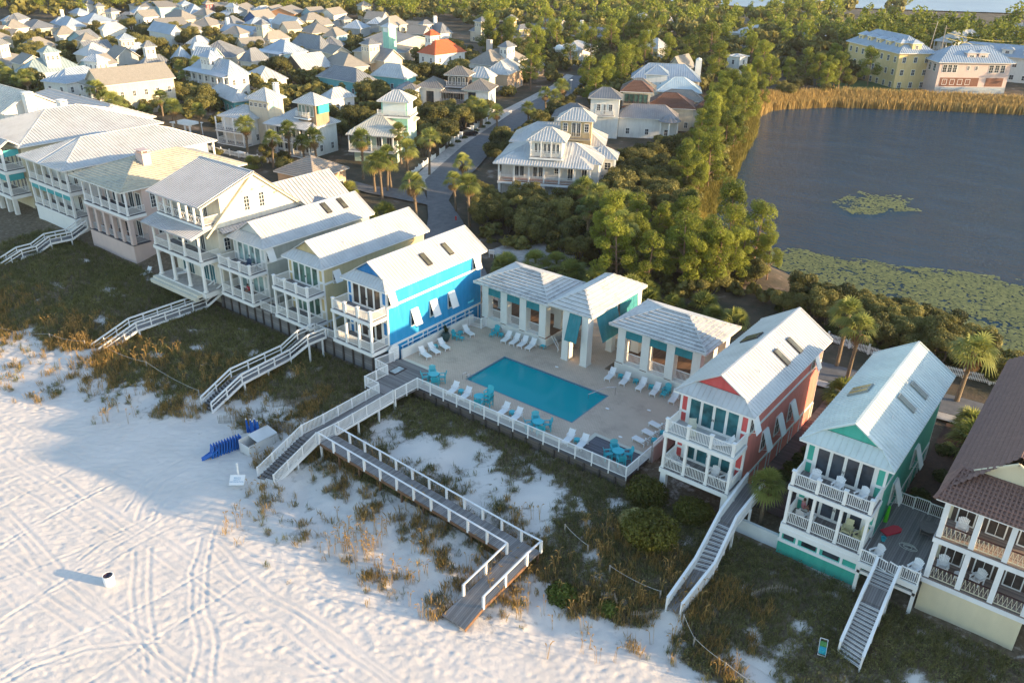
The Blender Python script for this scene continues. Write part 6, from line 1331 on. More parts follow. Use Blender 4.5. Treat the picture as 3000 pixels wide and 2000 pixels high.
# ---------------------------------------------------------------- the village (origin x, y, heading, width, depth, eave, rise, ...)
VILLAGE = [
(-360.1, 148.3, 37, 5.5, 8.7, 9, 2.2, 'h', 'white', 'roofg', 'white two storey house with grey hip roof at the far left below the pines', None, ''),
(-363.5, 153.5, -6, 15.7, 10.8, 6.5, 2.5, 'h', 'cream', 'roofg', 'cream house under a wide grey hip roof left of the tall white chimney', None, ''),
(-356.3, 164.7, -11, 15.9, 7.9, 7, 3, 'h', 'white', 'roofb', 'house with bright white roof and a tall white chimney at its left corner', None, 'C'),
(-358.9, 173.3, -3, 14.5, 12.2, 7.5, 2.8, 'h', 'cream', 'roofb', 'long pale blue roofed house in front of two little towers', None, ''),
(-370.1, 190.6, -14, 5.5, 5.5, 8, 2, 'h', 'cream', 'roofs', 'cream house with a slim square tower beside the upper pines', (1.5, 4.9, -1.6, 2.2, 11.2), ''),
(-348.7, 185.4, 10, 5.5, 5.8, 7, 2.5, 'h', 'cream', 'roofs', 'cream house under a pale tower with narrow windows and tan roof', (-3.4, 1.1, -1.4, 3.4, 10.6), ''),
(-321.1, 164.2, -15, 5.5, 9.0, 8, 2.2, 'h', 'white', 'roofw', 'white house with a white low roof and small dormer windows', None, ''),
(-265.0, 142.4, -15, 5.5, 7.2, 7.5, 2.5, 'h', 'cream', 'roofb', 'house with a pale blue roof under a white belvedere of six windows', (-0.6, 4.3, -1.7, 3.3, 11.3), ''),
(-281.8, 135.8, -6, 5.5, 5.7, 10, 2, 'h', 'peach', 'roofs', 'peach house with corner porch columns and pale hip roof', None, ''),
(-305.7, 128.4, 5, 7.1, 9.4, 6.5, 2.6, 'h', 'cream', 'roofs', 'low house with wide grey roof beside two slim cypress trees', None, ''),
(-274.7, 100.9, 29, 11.8, 13.3, 7, 2.5, 'h', 'white', 'roofs', 'white house with a tall square tower and small gabled porch at the left edge', (6.0, 9.2, 2.6, 7.2, 11.8), ''),
(-246.0, 100.8, -7, 8.4, 15.2, 8, 3.2, 'h', 'white', 'roofbg', 'house with ribbed blue grey roof and a broad eight sided lantern', (2.5, 7.7, 5.8, 10.3, 12.8), ''),
(-265.9, 126.8, -1, 8.2, 9.1, 8, 3, 'h', 'cream', 'roofw', 'cream house under a broad white hip roof behind the white belvedere house', None, ''),
(-219.9, 95.5, 16, 8.5, 14.3, 9, 2.6, 'h', 'white', 'roofb', 'white house with pale belvedere tower and wraparound porch beside the cream villa', (2.6, 8.0, 10.8, 15.2, 12.6), ''),
(-379.8, 154.9, -4, 6.3, 5.5, 7, 2, 'h', 'ltblue', 'roofb', 'small light blue house at the far left edge', None, ''),
(-342.1, 132.9, 47, 5.5, 12.6, 7, 2, 'gx', 'peach', 'roofs', 'small peach gabled house at the left edge behind the white gable', None, ''),
(-341.4, 136.9, 29, 6.1, 8.1, 6, 2, 'gx', 'cream', 'roofs', 'small cream gabled house at the left edge with shallow roof', None, ''),
(-418.2, 206.1, -4, 9.4, 5.5, 8.5, 2, 'h', 'white', 'roofg', 'white house with grey roof high up beside the pines', None, ''),
(-403.4, 194.1, -1, 8.4, 6.0, 6, 2, 'h', 'white', 'roofb', 'low blue roofed house half hidden by a pine', None, ''),
(-394.0, 227.8, -15, 15.9, 14.0, 8, 2.2, 'gy', 'ltblue', 'roofs', 'light blue gabled house on the far row left of the red tower', None, ''),
(-401.9, 221.9, -15, 16.7, 15.7, 8, 2, 'h', 'white', 'roofs', 'far white house with tan roof left of the light blue gable', None, ''),
(-364.2, 224.3, -15, 15.9, 8.3, 7.5, 3.5, 'h', 'white', 'roofb', 'blue roofed house with a white tower on the far row', (1.7, 7.9, -0.4, 4.9, 10.7), ''),
(-371.1, 236.7, -15, 10.9, 5.5, 7, 2, 'h', 'cream', 'roofs', 'far house with a small crimson tower', (5.0, 10.2, 2.5, 6.3, 10.0), 'R'),
(-345.6, 230.7, 18, 10.1, 10.4, 7, 2.6, 'h', 'white', 'roofb', 'blue roofed house with an open white tower beneath the far trees', (4.2, 9.2, 1.8, 5.4, 10.2), ''),
(-342.6, 190.7, 0, 7.0, 7.5, 9, 2.4, 'gy', 'white', 'roofs', 'white house with stacked porches and a tan gable at the far left row', None, ''),
(-347.0, 204.4, 7, 14.1, 9.9, 7, 3.5, 'h', 'cream', 'roofs', 'cream house under a steep tan pyramid roof in the far rows', None, ''),
(-329.9, 189.8, -15, 14.0, 11.5, 7, 2.8, 'gy', 'cream', 'roofs', 'tan gabled house with a white chimney behind the big white gable', None, 'C'),
(-304.5, 173.9, -6, 18.0, 5.8, 8, 3, 'gx', 'white', 'roofb', 'big white gabled house with a pale blue roof in the middle left', None, ''),
(-347.8, 220.8, 15, 8.1, 7.6, 7.5, 2.6, 'h', 'cream', 'roofs', 'tan roofed house just below the crimson tower', None, ''),
(-336.4, 218.1, 28, 7.2, 7.6, 7, 2.2, 'h', 'ltblue', 'roofb', 'small pale blue roofed house below the crimson tower', None, ''),
(-316.6, 198.2, 24, 9.9, 12.7, 7, 2.6, 'h', 'cream', 'roofs', 'long tan roofed house in the middle of the village', None, ''),
(-311.3, 208.9, 23, 7.0, 9.0, 7, 3, 'h', 'cream', 'roofg', 'grey roofed house with a boxy dormer right of the village centre', None, ''),
(-297.8, 199.9, 1, 20.0, 6.4, 6.5, 2.5, 'gx', 'white', 'roofb', 'long white roofed house with a tall white chimney behind dark oaks', None, 'C'),
(-313.5, 222.0, 15, 8.1, 12.4, 8, 3.2, 'gy', 'navy', 'roofs', 'house with a dark blue gable and broad tan roof', None, ''),
(-256.3, 186.5, 2, 5.5, 10.4, 8, 2.6, 'h', 'cream', 'roofs', 'cream house with a ribbed pyramid roofed tower and balcony', (-0.7, 3.6, -0.3, 3.3, 12.8), ''),
(-348.2, 239.2, 37, 9.5, 14.1, 8, 2.3, 'gy', 'grey', 'roofs', 'grey gabled house on the far row right of the white tower', None, ''),
(-343.1, 248.2, 14, 5.5, 10.0, 8, 1.6, 'h', 'white', 'roofw', 'long white roofed house on the far row', None, ''),
(-369.5, 243.1, -15, 14.3, 11.3, 8, 2.3, 'gy', 'white', 'roofs', 'tan roofed white house right of the crimson tower', None, ''),
(-277.1, 171.6, 14, 5.5, 7.9, 6, 2.4, 'h', 'cream', 'roofw', 'white roof mostly hidden behind the twin towered house', None, ''),
(-241.2, 143.2, -10, 6.1, 5.5, 7, 4, 'h', 'white', 'roofb', 'white house with a cream upper tower room and blue shaded roof', (2.7, 5.9, 5.2, 11.1, 10.4), ''),
(-211.5, 130.6, -2, 18.7, 6.9, 9, 3.4, 'h', 'white', 'roofb', 'large white porch house with broad pale roof and rooftop room', (5.4, 10.8, 0.1, 4.4, 12.8), 'P'),
(-240.2, 131.9, -12, 5.5, 9.1, 7, 2.6, 'h', 'white', 'roofg', 'white house with grey roof and small gabled dormer beside a lookout tower', (0.9, 4.1, 1.8, 5.6, 12.0), ''),
(-238.9, 149.5, 38, 12.5, 15.1, 7.5, 3.8, 'h', 'cream', 'roofg', 'grey pyramid roofed house behind the twin gabled house', None, ''),
(-225.9, 156.5, 10, 5.5, 8.0, 7, 3.4, 'h', 'white', 'roofg', 'white house with two joined grey roofs in the middle of the village', None, ''),
(-233.1, 169.9, -1, 12.1, 9.8, 8, 3.4, 'h', 'ltblue', 'roofb', 'pale house with broad white roof and a row of porch windows', None, 'P'),
(-211.1, 161.1, -4, 10.4, 10.8, 6.5, 3.6, 'gy', 'brown', 'roofw', 'brown shingled gabled house with white roof and orange porch', None, ''),
(-208.3, 145.0, -15, 11.7, 8.8, 6, 2.8, 'h', 'white', 'roofw', 'low white roofed house beside the brown gabled house', None, ''),
(-332.3, 244.9, 30, 8.4, 12.5, 8, 2.4, 'gy', 'grey', 'roofs', 'grey gabled house on the top row left of the orange one', None, ''),
(-327.0, 243.8, 32, 13.4, 15.6, 8, 2.4, 'gy', 'orange', 'roofs', 'orange walled gabled house on the top row', None, ''),
(-319.8, 256.9, -2, 9.3, 8.7, 8, 2.4, 'gy', 'ltblue', 'roofs', 'light blue gabled house on the top row', None, ''),
(-306.7, 256.5, 18, 7.8, 11.9, 8, 2.6, 'gy', 'white', 'roofs', 'white gabled house with tan roof on the top row right end', None, ''),
(-302.2, 240.4, -8, 8.0, 10.7, 7.5, 2.6, 'h', 'cream', 'roofs', 'cream house with joined tan hip roofs behind the white gable', None, ''),
(-303.0, 227.8, -15, 20.0, 7.7, 7, 3.4, 'gx', 'white', 'roofw', 'bright white gabled house with white roof in the upper middle', None, ''),
(-278.5, 221.8, -15, 12.9, 10.1, 6.5, 3, 'h', 'cream', 'roofs', 'low house with a wide pale grey roof below the white gable', None, ''),
(-289.7, 247.1, -15, 9.2, 5.5, 6, 2, 'h', 'cream', 'roofs', 'house with a tan flat topped tower among the oaks', (4.4, 9.8, 2.3, 6.6, 8.2), ''),
(-242.3, 188.7, -1, 16.3, 6.0, 7, 4, 'h', 'white', 'roofg', 'large blue grey roofed house with a pyramid roof', None, ''),
(-232.8, 192.5, 38, 8.2, 10.0, 7, 2.8, 'h', 'cream', 'roofg', 'small grey pyramid roofed house joined to the blue grey one', None, ''),
(-196.3, 181.9, -6, 7.8, 7.8, 8, 3, 'gx', 'cream', 'roofg', 'cream house with stacked gables under the mint lantern', (-0.9, 3.9, -2.4, 2.4, 12.4), ''),
(-225.6, 207.3, -15, 20.0, 18.9, 9, 2.4, 'gx', 'cream', 'roofg', 'grey roofed wing with white gables right of the mint lantern', None, ''),
(-211.3, 189.2, 33, 17.2, 17.4, 8, 2.2, 'h', 'cream', 'roofg', 'cream wing with grey roof left of the orange roofed house', None, ''),
(-206.4, 172.1, -15, 14.3, 8.9, 7, 3.2, 'h', 'cream', 'roofs', 'cream house with a tan pyramid roof behind the turquoise house', None, ''),
(-190.0, 156.1, 1, 16.3, 7.6, 6.5, 3, 'h', 'turq', 'roofg', 'turquoise house with a long grey hip roof and dark shutters', None, ''),
(-180.5, 167.6, 11, 11.6, 6.8, 6.5, 3.2, 'h', 'turq', 'roofw', 'turquoise house with a white hip roof and white garage', None, ''),
(-252.6, 239.8, 6, 6.5, 11.3, 9, 3.2, 'h', 'cream', 'roofs', 'cream house with a brown grey pyramid roof among oaks right of the mint lantern', None, ''),
(-266.7, 247.2, 26, 6.0, 10.2, 8, 2, 'h', 'grey', 'roofb', 'blue grey roofed house behind the mint lantern', None, ''),
(-312.7, 284.2, -15, 5.5, 5.5, 10, 2, 'h', 'cream', 'roofs', 'small cream house alone among the far trees', None, ''),
(-358.3, 303.0, -15, 6.3, 5.5, 8, 2, 'h', 'white', 'roofs', 'lone tan roof among the far trees', None, ''),
(-235.2, 249.7, -15, 9.1, 5.9, 7.5, 3.4, 'h', 'white', 'roofg', 'white house with a blue white lookout tower and two chimneys', (-0.1, 3.5, -4.1, 0.8, 10.3), 'C'),
(-189.6, 196.3, -6, 8.4, 13.3, 9, 3.6, 'h', 'white', 'roofo', 'white house with bright orange roof and an orange roofed tower', (0.4, 4.0, 2.2, 6.7, 14.0), ''),
(-228.4, 266.3, -9, 9.5, 8.6, 7, 3.6, 'h', 'cream', 'roofg', 'grey roofed house with a small white railed tower in the trees', (3.8, 8.6, -1.1, 5.3, 11.0), ''),
(-206.0, 252.8, 3, 9.8, 12.5, 8, 2.6, 'h', 'yellow', 'roofg', 'yellow house with a tall yellow lookout tower and grey roofs', (0.4, 3.6, 7.8, 12.4, 13.2), ''),
(-198.4, 263.8, -15, 5.5, 5.5, 7, 2.4, 'h', 'yellow', 'roofg', 'yellow house wing with a grey roofed porch tower', (-1.7, 2.4, -4.9, 1.3, 10.4), ''),
(-173.9, 201.7, 4, 9.6, 20.0, 7, 3.6, 'h', 'white', 'roofs', 'grey roofed house with a narrow white tower and grey stone chimney', (5.9, 9.6, 7.9, 13.2, 11.4), 'G'),
(-153.9, 185.2, 18, 7.7, 14.0, 8, 3, 'h', 'peach', 'roofw', 'house with a white hip roof and brick coloured walls behind the black villa', None, ''),
(-151.7, 174.9, 18, 7.4, 5.5, 8.5, 2.4, 'h', 'palegreen', 'roofw', 'pale green house with a long light roof behind the black villa', None, ''),
(-162.7, 213.9, 2, 5.5, 6.4, 6, 2.6, 'h', 'brown', 'roofg', 'dark house with low grey roofs under the oaks by the street', None, ''),
(-269.0, 328.5, 10, 5.5, 5.5, 8, 2.2, 'h', 'white', 'roofw', 'small white roof showing above the forest', None, ''),
(-224.4, 297.1, -15, 20.0, 9.9, 7, 3.6, 'gx', 'cream', 'roofg', 'blue grey gabled house right of the yellow house', None, ''),
(-190.9, 282.4, 7, 13.2, 14.4, 7, 3, 'gx', 'grey', 'roofg', 'grey gabled house with two white chimneys in the pines', None, 'C'),
(-170.1, 241.9, 8, 10.2, 14.0, 8, 2, 'h', 'white', 'roofw', 'bright white house with curved gables among the oaks', None, 'W'),
(-151.2, 267.2, -15, 8.6, 6.3, 8, 3, 'h', 'white', 'roofw', 'white house with pale roof and chimney standing among the pines', None, 'C'),
(-196.6, 334.6, 17, 8.7, 13.2, 8, 3, 'gy', 'white', 'roofw', 'small white gabled cottage far up in the pines', None, ''),
(-188.2, 338.6, 12, 6.4, 20.0, 7, 2.6, 'gy', 'white', 'roofw', 'pair of small white gables far up in the pines', None, ''),
(-146.0, 316.4, 7, 5.7, 8.8, 6, 2.4, 'gy', 'cream', 'roofw', 'small white roof by the slim chimney tower beside the lake trees', None, ''),
(-116.2, 260.4, -8, 5.5, 5.5, 9, 0.6, 'h', 'white', 'roofw', 'square white chimney like tower rising from the lakeside trees', None, ''),
(-123.9, 235.5, 1, 5.5, 9.4, 7, 3.6, 'gy', 'cream', 'roofs', 'pale gabled house half hidden behind the lakeside villas', None, ''),
(-148.9, 331.1, -15, 18.1, 17.1, 8, 3, 'h', 'white', 'roofw', 'white house with a pyramid roof right of the lakeside pines', None, ''),
(-130.3, 350.5, -15, 13.3, 10.7, 7, 2.4, 'h', 'cream', 'roofw', 'pale roofed house behind the yellow lakeside building', None, ''),
(-70.1, 326.9, -15, 6.9, 20.0, 12, 3, 'h', 'white', 'roofw', 'long white building with a blue white roof behind the pink building', None, 'P'),
(-59.9, 374.2, -15, 8.7, 13.8, 12, 3, 'h', 'white', 'roofw', 'white pavilion roofed building at the top right edge', None, ''),
(-203.5, 98.1, -5, 9.3, 18.2, 10.5, 3.2, 'gy', 'cream', 'roofs', 'large cream villa with a long tan roof and two gables facing the palms', None, 'P'),
(-194.7, 124.6, -15, 17.8, 5.5, 6, 2.2, 'h', 'turq', 'roofw', 'aqua house with a white pyramid roof and round window behind the twin towers', None, ''),
(-168.2, 138.5, -7, 5.5, 7.6, 6, 2.2, 'h', 'white', 'roofw', 'low white pyramid roofed house behind the mint green house', None, ''),
(-157.7, 153.4, -2, 5.5, 6.4, 7, 2, 'h', 'white', 'roofd', 'small dark hip roofed wing left of the black villa', None, '')
]

random.seed(11); _c = 0
while _c < 30:
    x_ = random.uniform(-380, -215); y_ = random.uniform(105, 262); 
    if math.hypot(x_, y_) < 265 or math.degrees(math.atan2(y_, x_)) > 159 or math.hypot(x_, y_) > np.interp(math.degrees(math.atan2(y_, x_)), [120,135,142,150,160], [350,385,415,430,440]) - 8: _c += .02; continue
    if any((x_-(r[0]+.5*r[3]*math.cos(R(r[2]))-.5*r[4]*math.sin(R(r[2]))))**2 + (y_-(r[1]+.5*r[3]*math.sin(R(r[2]))+.5*r[4]*math.cos(R(r[2]))))**2 < (4.6+.25*(r[3]+r[4]))**2 for r in VILLAGE): _c += .02; continue
    w_ = random.uniform(6, 9); d_ = random.uniform(6, 9); _c += 1
    VILLAGE.append((round(x_-w_/2, 1), round(y_-d_/2, 1), random.choice((-12, -4, 8, 20)), w_, d_, random.uniform(6.5, 8.5), random.uniform(2, 3), random.choice(('h', 'h', 'gy', 'gx')), random.choice(('white', 'cream', 'cream', 'grey', 'ltblue')), random.choice(('roofs', 'roofg', 'roofb', 'roofs')), 'small pale house filling the packed back rows of the village', None, ''))
HB = paint('brick_chimney', (.45,.42,.4), .9, .1)
for ox, oy, rot, w_, d_, ze, rise, kind, wall, roof, label, tw, ex in VILLAGE:
    t = thing('village_house', label, 'house', (ox, oy, 0), R(rot), group='houses of the beach village')
    wl = WALLS[wall]; o_ = .45; far = math.hypot(ox, oy) > 260
    rb_ = .75 if roof not in ('roofs', 'roofo', 'roofc') else 0
    vol(t, o_, w_-o_, o_, d_-o_, 2.6, ze, wall, roof, ze+rise, kind, o_, rb_, .5 if roof == 'roofo' else 0, wins='fr', ww=.95, wh=1.45, step=2.6 if not far else 3.2)
    if 'P' in ex:
        porch(t, .2, w_-.2, -1.2, o_, ze-2.9, 2.7, max(4, int(w_/2.4)), pick=.2); porch(t, .2, w_-.2, -1.2, o_, ze-5.4, 2.3, max(4, int(w_/2.4)), rail=1, pick=.2)
        MB().box(0, w_, -1.5, .1, ze-.2, ze-.02).poly([(0,-1.5,ze),(w_,-1.5,ze),(w_,.4,ze+.5),(0,.4,ze+.5)]).build('porch_roof', ROOFS[roof], t)
    if 'C' in ex: chimney(t, 1.6, d_*.45, ze-1, ze+rise+1.6, 1.1, 1.1)
    if 'G' in ex: MB().box(1.6,3.2,d_*.4,d_*.4+1.2,ze-1,ze+rise+2.5).build('chimney', HB, t)
    if 'W' in ex:
        for k in range(3): MB().lathe([(1.5,0),(1.4,.6),(1.0,1.2),(0,1.6)], (2.2+k*2.8, .3, ze-.3), 14).build('curved_gable', WHITE, t)
    if tw:
        x0, x1, y0, y1, tz = tw; ov = .5
        tz = max(tz, ze + 2.4); tr = roof if roof in ('roofo', 'roofbg', 'roofb', 'roofw') else ('roofg' if 'R' not in ex else 'roofs')
        vol(t, x0+ov, x1-ov, y0+ov, y1-ov, min(ze-1, tz-5) if x1 < w_+2 and x0 > -2 else 2.6, tz, 'red' if 'R' in ex else wall, tr, tz+1.5, 'h', ov, .6 if tr != 'roofs' else 0, wins='fr', ww=.7, wh=1.2, step=1.15, levels=[tz-2.0], nm=('tower_wall','tower_roof'))
# mint lantern on the stacked gable house
t = thing('lantern_tower', 'slim mint green lantern tower with white roof and finial above the stacked gables', 'tower', (-203.5, 195.5, 0), R(-6))
vol(t, 0, 3, 0, 3, 3, 15.6, 'mint', 'roofw', 16.8, 'h', .5, 0, wins='', nm=('tower_wall','tower_roof')); MB().tube((1.5,1.5,16.7),(1.5,1.5,18),.07).tube((1.1,1.5,17.4),(1.9,1.5,17.4),.05).build('finial', WHITE, t); MB().box(.3,2.7,-.05,-.01,14,15.3).box(3.01,3.05,.3,2.7,14,15.3).build('louvre', WHITE, t)
# ---------------------------------------------------------------- vegetation
def npmesh(name, V, Fq, mats, tone=None, mi=None):
    """mesh from an array of quads (n,4,3)"""
    me = bpy.data.meshes.new(name); n = len(V)
    me.vertices.add(n); me.vertices.foreach_set('co', V.astype(np.float32).ravel())
    m = len(Fq); k = Fq.shape[1]; me.loops.add(m*k); me.loops.foreach_set('vertex_index', Fq.ravel().astype(np.int32)); me.polygons.add(m)
    me.polygons.foreach_set('loop_start', (np.arange(m)*k).astype(np.int32)); me.polygons.foreach_set('loop_total', np.full(m, k, np.int32))
    for q in (mats if isinstance(mats, list) else [mats]): me.materials.append(q)
    if mi is not None: me.polygons.foreach_set('material_index', mi.astype(np.int32))
    me.update(calc_edges=True)
    if tone is not None: a = me.attributes.new('tone', 'FLOAT', 'POINT'); a.data.foreach_set('value', tone.astype(np.float32))
    return me
def cards(P, N, size, rg, tone, asp=1.0):
    """one quad leaf cluster per point, roughly facing N"""
    n = len(P); D = N + rg.normal(0, .55, (n, 3)); D /= np.linalg.norm(D, axis=1)[:, None] + 1e-9
    A = np.cross(D, rg.normal(0, 1, (n, 3))); A /= np.linalg.norm(A, axis=1)[:, None] + 1e-9; B_ = np.cross(D, A)
    s = (size * rg.uniform(.6, 1.35, n))[:, None]; A = A*s; B_ = B_*s*asp
    V = np.stack([P - A*.5, P + B_*.5, P + A*.5, P - B_*.5], 1).reshape(-1, 3); F = np.arange(4*n).reshape(n, 4)
    return V, F, np.repeat(tone, 4)
def crown_points(rg, blobs, n):
    c = np.array([b[:3] for b in blobs]); r = np.array([b[3] for b in blobs]); w = r**2; k = rg.choice(len(r), n, p=w/w.sum())
    d = rg.normal(0, 1, (n, 3)); d /= np.linalg.norm(d, axis=1)[:, None]; rr = r[k] * rg.uniform(.72, 1.06, n)
    sq = np.array([1, 1, .78]); P = c[k] + d*sq*rr[:, None]; tb = rg.uniform(0, 1, len(r))
    return P, d, np.clip(tb[k]*.75 + rg.uniform(0, .35, n), 0, 1)
BARK = paint('grey_bark', (.12,.1,.08), .95, .3, 3); BARKP = paint('pine_bark', (.24,.15,.1), .95, .3, 3); BARKPALM = paint('palm_bark', (.2,.15,.1), .95, .35, 5)
OAKL = leaf('oak_leaves', (.035,.045,.015), (.27,.25,.075), .35); PINEL = leaf('pine_needles', (.045,.075,.012), (.31,.34,.045), .42); SHRUBL = leaf('shrub_leaves', (.03,.05,.015), (.12,.14,.04), .25); PALML = leaf('palm_fronds', (.07,.11,.025), (.34,.36,.1), .4); DEADL = leaf('dead_fronds', (.12,.075,.035), (.3,.2,.1), .2)
def oak_mesh(seed, R_=3.2, H=5.5, n=8000, low=False):
    rg = np.random.default_rng(seed); rd = random.Random(seed); blobs = []; tm = MB()
    k = 5 if low else rd.randint(13, 18)
    for i in range(k):
        a = rd.uniform(0, 6.28); q = math.sqrt(rd.uniform(0, 1))*R_*.72; z = H*.62 + rd.uniform(-.28, .3)*H*(1-q/R_*.5)
        blobs.append((q*math.cos(a), q*math.sin(a), z, rd.uniform(.24, .42)*R_))
    for i in range(3 if not low else 0):
        a = i*2.1+rd.uniform(0,.8); p = (0.15*math.cos(a), .15*math.sin(a), 0); m_ = (R_*.3*math.cos(a), R_*.3*math.sin(a), H*.4); e = blobs[i*2][:3]
        tm.tube(p, m_, .17, .11, 7); tm.tube(m_, e, .11, .04, 6)
        for b in blobs[i*3+1:i*3+4]: tm.tube(m_, b[:3], .07, .03, 5)
    P, N, T = crown_points(rg, blobs, n); V, F, T = cards(P, N, R_*.066 if not low else R_*.32, rg, T)
    return (npmesh('crown', V, F, OAKL, T), tm.mesh('trunk', BARK) if not low else None, (V, F, T))
def pine_mesh(seed, H=13, n=8500, low=False):
    rg = np.random.default_rng(seed); rd = random.Random(seed); blobs = []; tm = MB(); lean = (rd.uniform(-.8,.8), rd.uniform(-.8,.8))
    top = (lean[0], lean[1], H); tm.tube((0,0,0), (lean[0]*.5, lean[1]*.5, H*.5), .2, .14, 7).tube((lean[0]*.5, lean[1]*.5, H*.5), top, .14, .04, 6)
    for i in range(6 if low else 25):
        f = rd.uniform(.48 if low else .27, 1.0); a = rd.uniform(0, 6.28); q = (1.12-f)*3.9*rd.uniform(.5, 1.1)+.3; z = H*f; c = (lean[0]*f + q*math.cos(a), lean[1]*f + q*math.sin(a), z + rd.uniform(0, .5))
        blobs.append((*c, rd.uniform(.8, 1.4)*(1.7 if low else 1))); tm.bar((lean[0]*f, lean[1]*f, z-.5), c, .07, .07)
    P, N, T = crown_points(rg, blobs, n); N = N + np.array([0,0,.6]); V, F, T = cards(P, N, .27 if not low else 1.1, rg, T, .6)
    return (npmesh('crown', V, F, PINEL, T), tm.mesh('trunk', BARKP), (V, F, T))
def fan(V, F, T, O, az, el, L, r, rd, tone, droop=.5):
    """a palmate frond: stalk and a fan of blades"""
    d = np.array([math.cos(az)*math.cos(el), math.sin(az)*math.cos(el), math.sin(el)]); s = np.array([-math.sin(az), math.cos(az), 0]); u = np.cross(s, d)*-1
    C = O + d*L; i = len(V); V += [O - s*.02, O + s*.02, C + s*.02, C - s*.02]; F.append((i, i+1, i+2, i+3)); T += [tone]*4
    for k in range(9):
        a = (k-4)*.3; bd = d*math.cos(a) + s*math.sin(a); e = C + bd*r*.55 ; t = C + bd*r + np.array([0,0,-droop*r*.55]); w = np.cross(bd, u); w /= np.linalg.norm(w)+1e-9; i = len(V)
        V += [C, e - w*.06, t, e + w*.06]; F.append((i, i+1, i+2, i+3)); T += [tone + rd.uniform(-.15,.15)]*4
def palm_mesh(seed, H=4.6, R_=1.25, nf=46, skirt=14):
    rd = random.Random(seed); V, F, T = [], [], []; V2, F2, T2 = [], [], []; lean = (rd.uniform(-.35,.35), rd.uniform(-.35,.35)); O = np.array([lean[0], lean[1], H])
    for k in range(nf):
        el = rd.uniform(-.35, 1.45); fan(V, F, T, O, rd.uniform(0, 6.28), el, rd.uniform(.5,.8)*R_, R_*rd.uniform(.65,.9), rd, rd.uniform(.2,.9), .35 + .4*(1.3-el))
    for k in range(skirt): fan(V2, F2, T2, O - np.array([0,0,.15]), rd.uniform(0, 6.28), rd.uniform(-1.35,-.6), .35*R_, .6*R_, rd, rd.uniform(.2,.9), .4)
    tm = MB(); 
    if H > .8:
        tm.tube((0,0,-.2), (lean[0]*.5,lean[1]*.5,H*.5), .19, .15, 9).tube((lean[0]*.5,lean[1]*.5,H*.5), tuple(O), .15, .17, 9)
        for k in range(14): a = k*2.4; z = H*(.55+.45*k/14); tm.bar((lean[0]*z/H+.12*math.cos(a),lean[1]*z/H+.12*math.sin(a),z-.2),(lean[0]*z/H+.3*math.cos(a),lean[1]*z/H+.3*math.sin(a),z+.1),.08,.03)
    return npmesh('fronds', np.array(V), np.array(F), PALML, np.array(T)), (npmesh('dead_fronds', np.array(V2), np.array(F2), DEADL, np.array(T2)) if skirt else None), (tm.mesh('trunk', BARKPALM) if H > .8 else None)
OAKS = [oak_mesh(i, R_=3.2) for i in range(5)]; PINES = [pine_mesh(20+i, H=12) for i in range(5)]; PALMS_M = [palm_mesh(40+i, H=[4.2,5.0,3.6,4.6][i]) for i in range(4)]; PMT = [palm_mesh(50+i, H=.5, R_=1.35, nf=60, skirt=0) for i in range(3)]
def put(kind, x, y, label, cat, group, s=1, z=None, sz=None):
    z = gz(x, y) if z is None else z
    nm = dict(oak='oak_tree', pine='pine_tree', palm='palm_tree', palmetto='palmetto')[kind]
    t = thing(nm, label, cat, (x, y, z-.05), random.uniform(0, 6.28), group); t.scale = (s, s, s*(sz or 1))
    if kind in ('oak', 'pine'): m_ = random.choice(OAKS if kind == 'oak' else PINES); link('crown', m_[0], t); link('trunk', m_[1], t)
    elif kind == 'palm': m_ = random.choice(PALMS_M); link('fronds', m_[0], t); link('dead_fronds', m_[1], t); link('trunk', m_[2], t)
    else: link('fronds', random.choice(PMT)[0], t)
    return t
FOOT += [(0,0,0,-65,-57,52,72),(0,0,0,-75,-67,51,73),(0,0,0,-85,-77,51,73),(0,0,0,-96.5,-84,50,67),(0,0,0,-119,-104,52,73),(0,0,0,-137,-120,52,79),(0,0,0,-158,-137,50,80),(0,0,0,-57.5,-27,50,79.5),(0,0,0,-26,-18,52,74),(0,0,0,-15,-4,52,74),(0,0,0,-5,12,50,78),(-156.3,100.5,R(10),-1,12,-1,10),(-142.4,102.9,R(8),-1,12,-1,10),(-123.3,107.4,R(28),-1,11,-1,18),(-148.5,153,R(25),-1,19,-4,9),(-87.8,109.8,R(27),-1,18,-2,13)]
FA = np.array(FOOT)
def clear(x, y, r):
    c = np.cos(FA[:,2]); s = np.sin(FA[:,2]); dx = x - FA[:,0]; dy = y - FA[:,1]; u = dx*c + dy*s; v = -dx*s + dy*c
    if np.any((u > FA[:,3]-r) & (u < FA[:,4]+r) & (v > FA[:,5]-r) & (v < FA[:,6]+r)): return False
    return True
MIDR = [((a[0]+b_[0])/2, (a[1]+b_[1])/2) for a, b_ in zip(RL, RR)]
SIDE = [(-116,98),(-107,98),(-96,100.5)]; BACK = [(-76,85),(-66,79),(-57.5,76),(-40,78.5),(-24,82.5),(-8,84),(20,86)]
def okspot(x, y, r):
    if not clear(x, y, r*.75): return False
    a = np.array([x]); b_ = np.array([y])
    if segdist(a, b_, MIDR, False)[0] < 5.2 + r*.4 or segdist(a, b_, SIDE, False)[0] < 2 + r*.4 or segdist(a, b_, BACK, False)[0] < 2.6 + r*.5: return False
    if inside(a, b_, POND)[0] or segdist(a, b_, POND)[0] < 1 + r*.25: return False
    return True
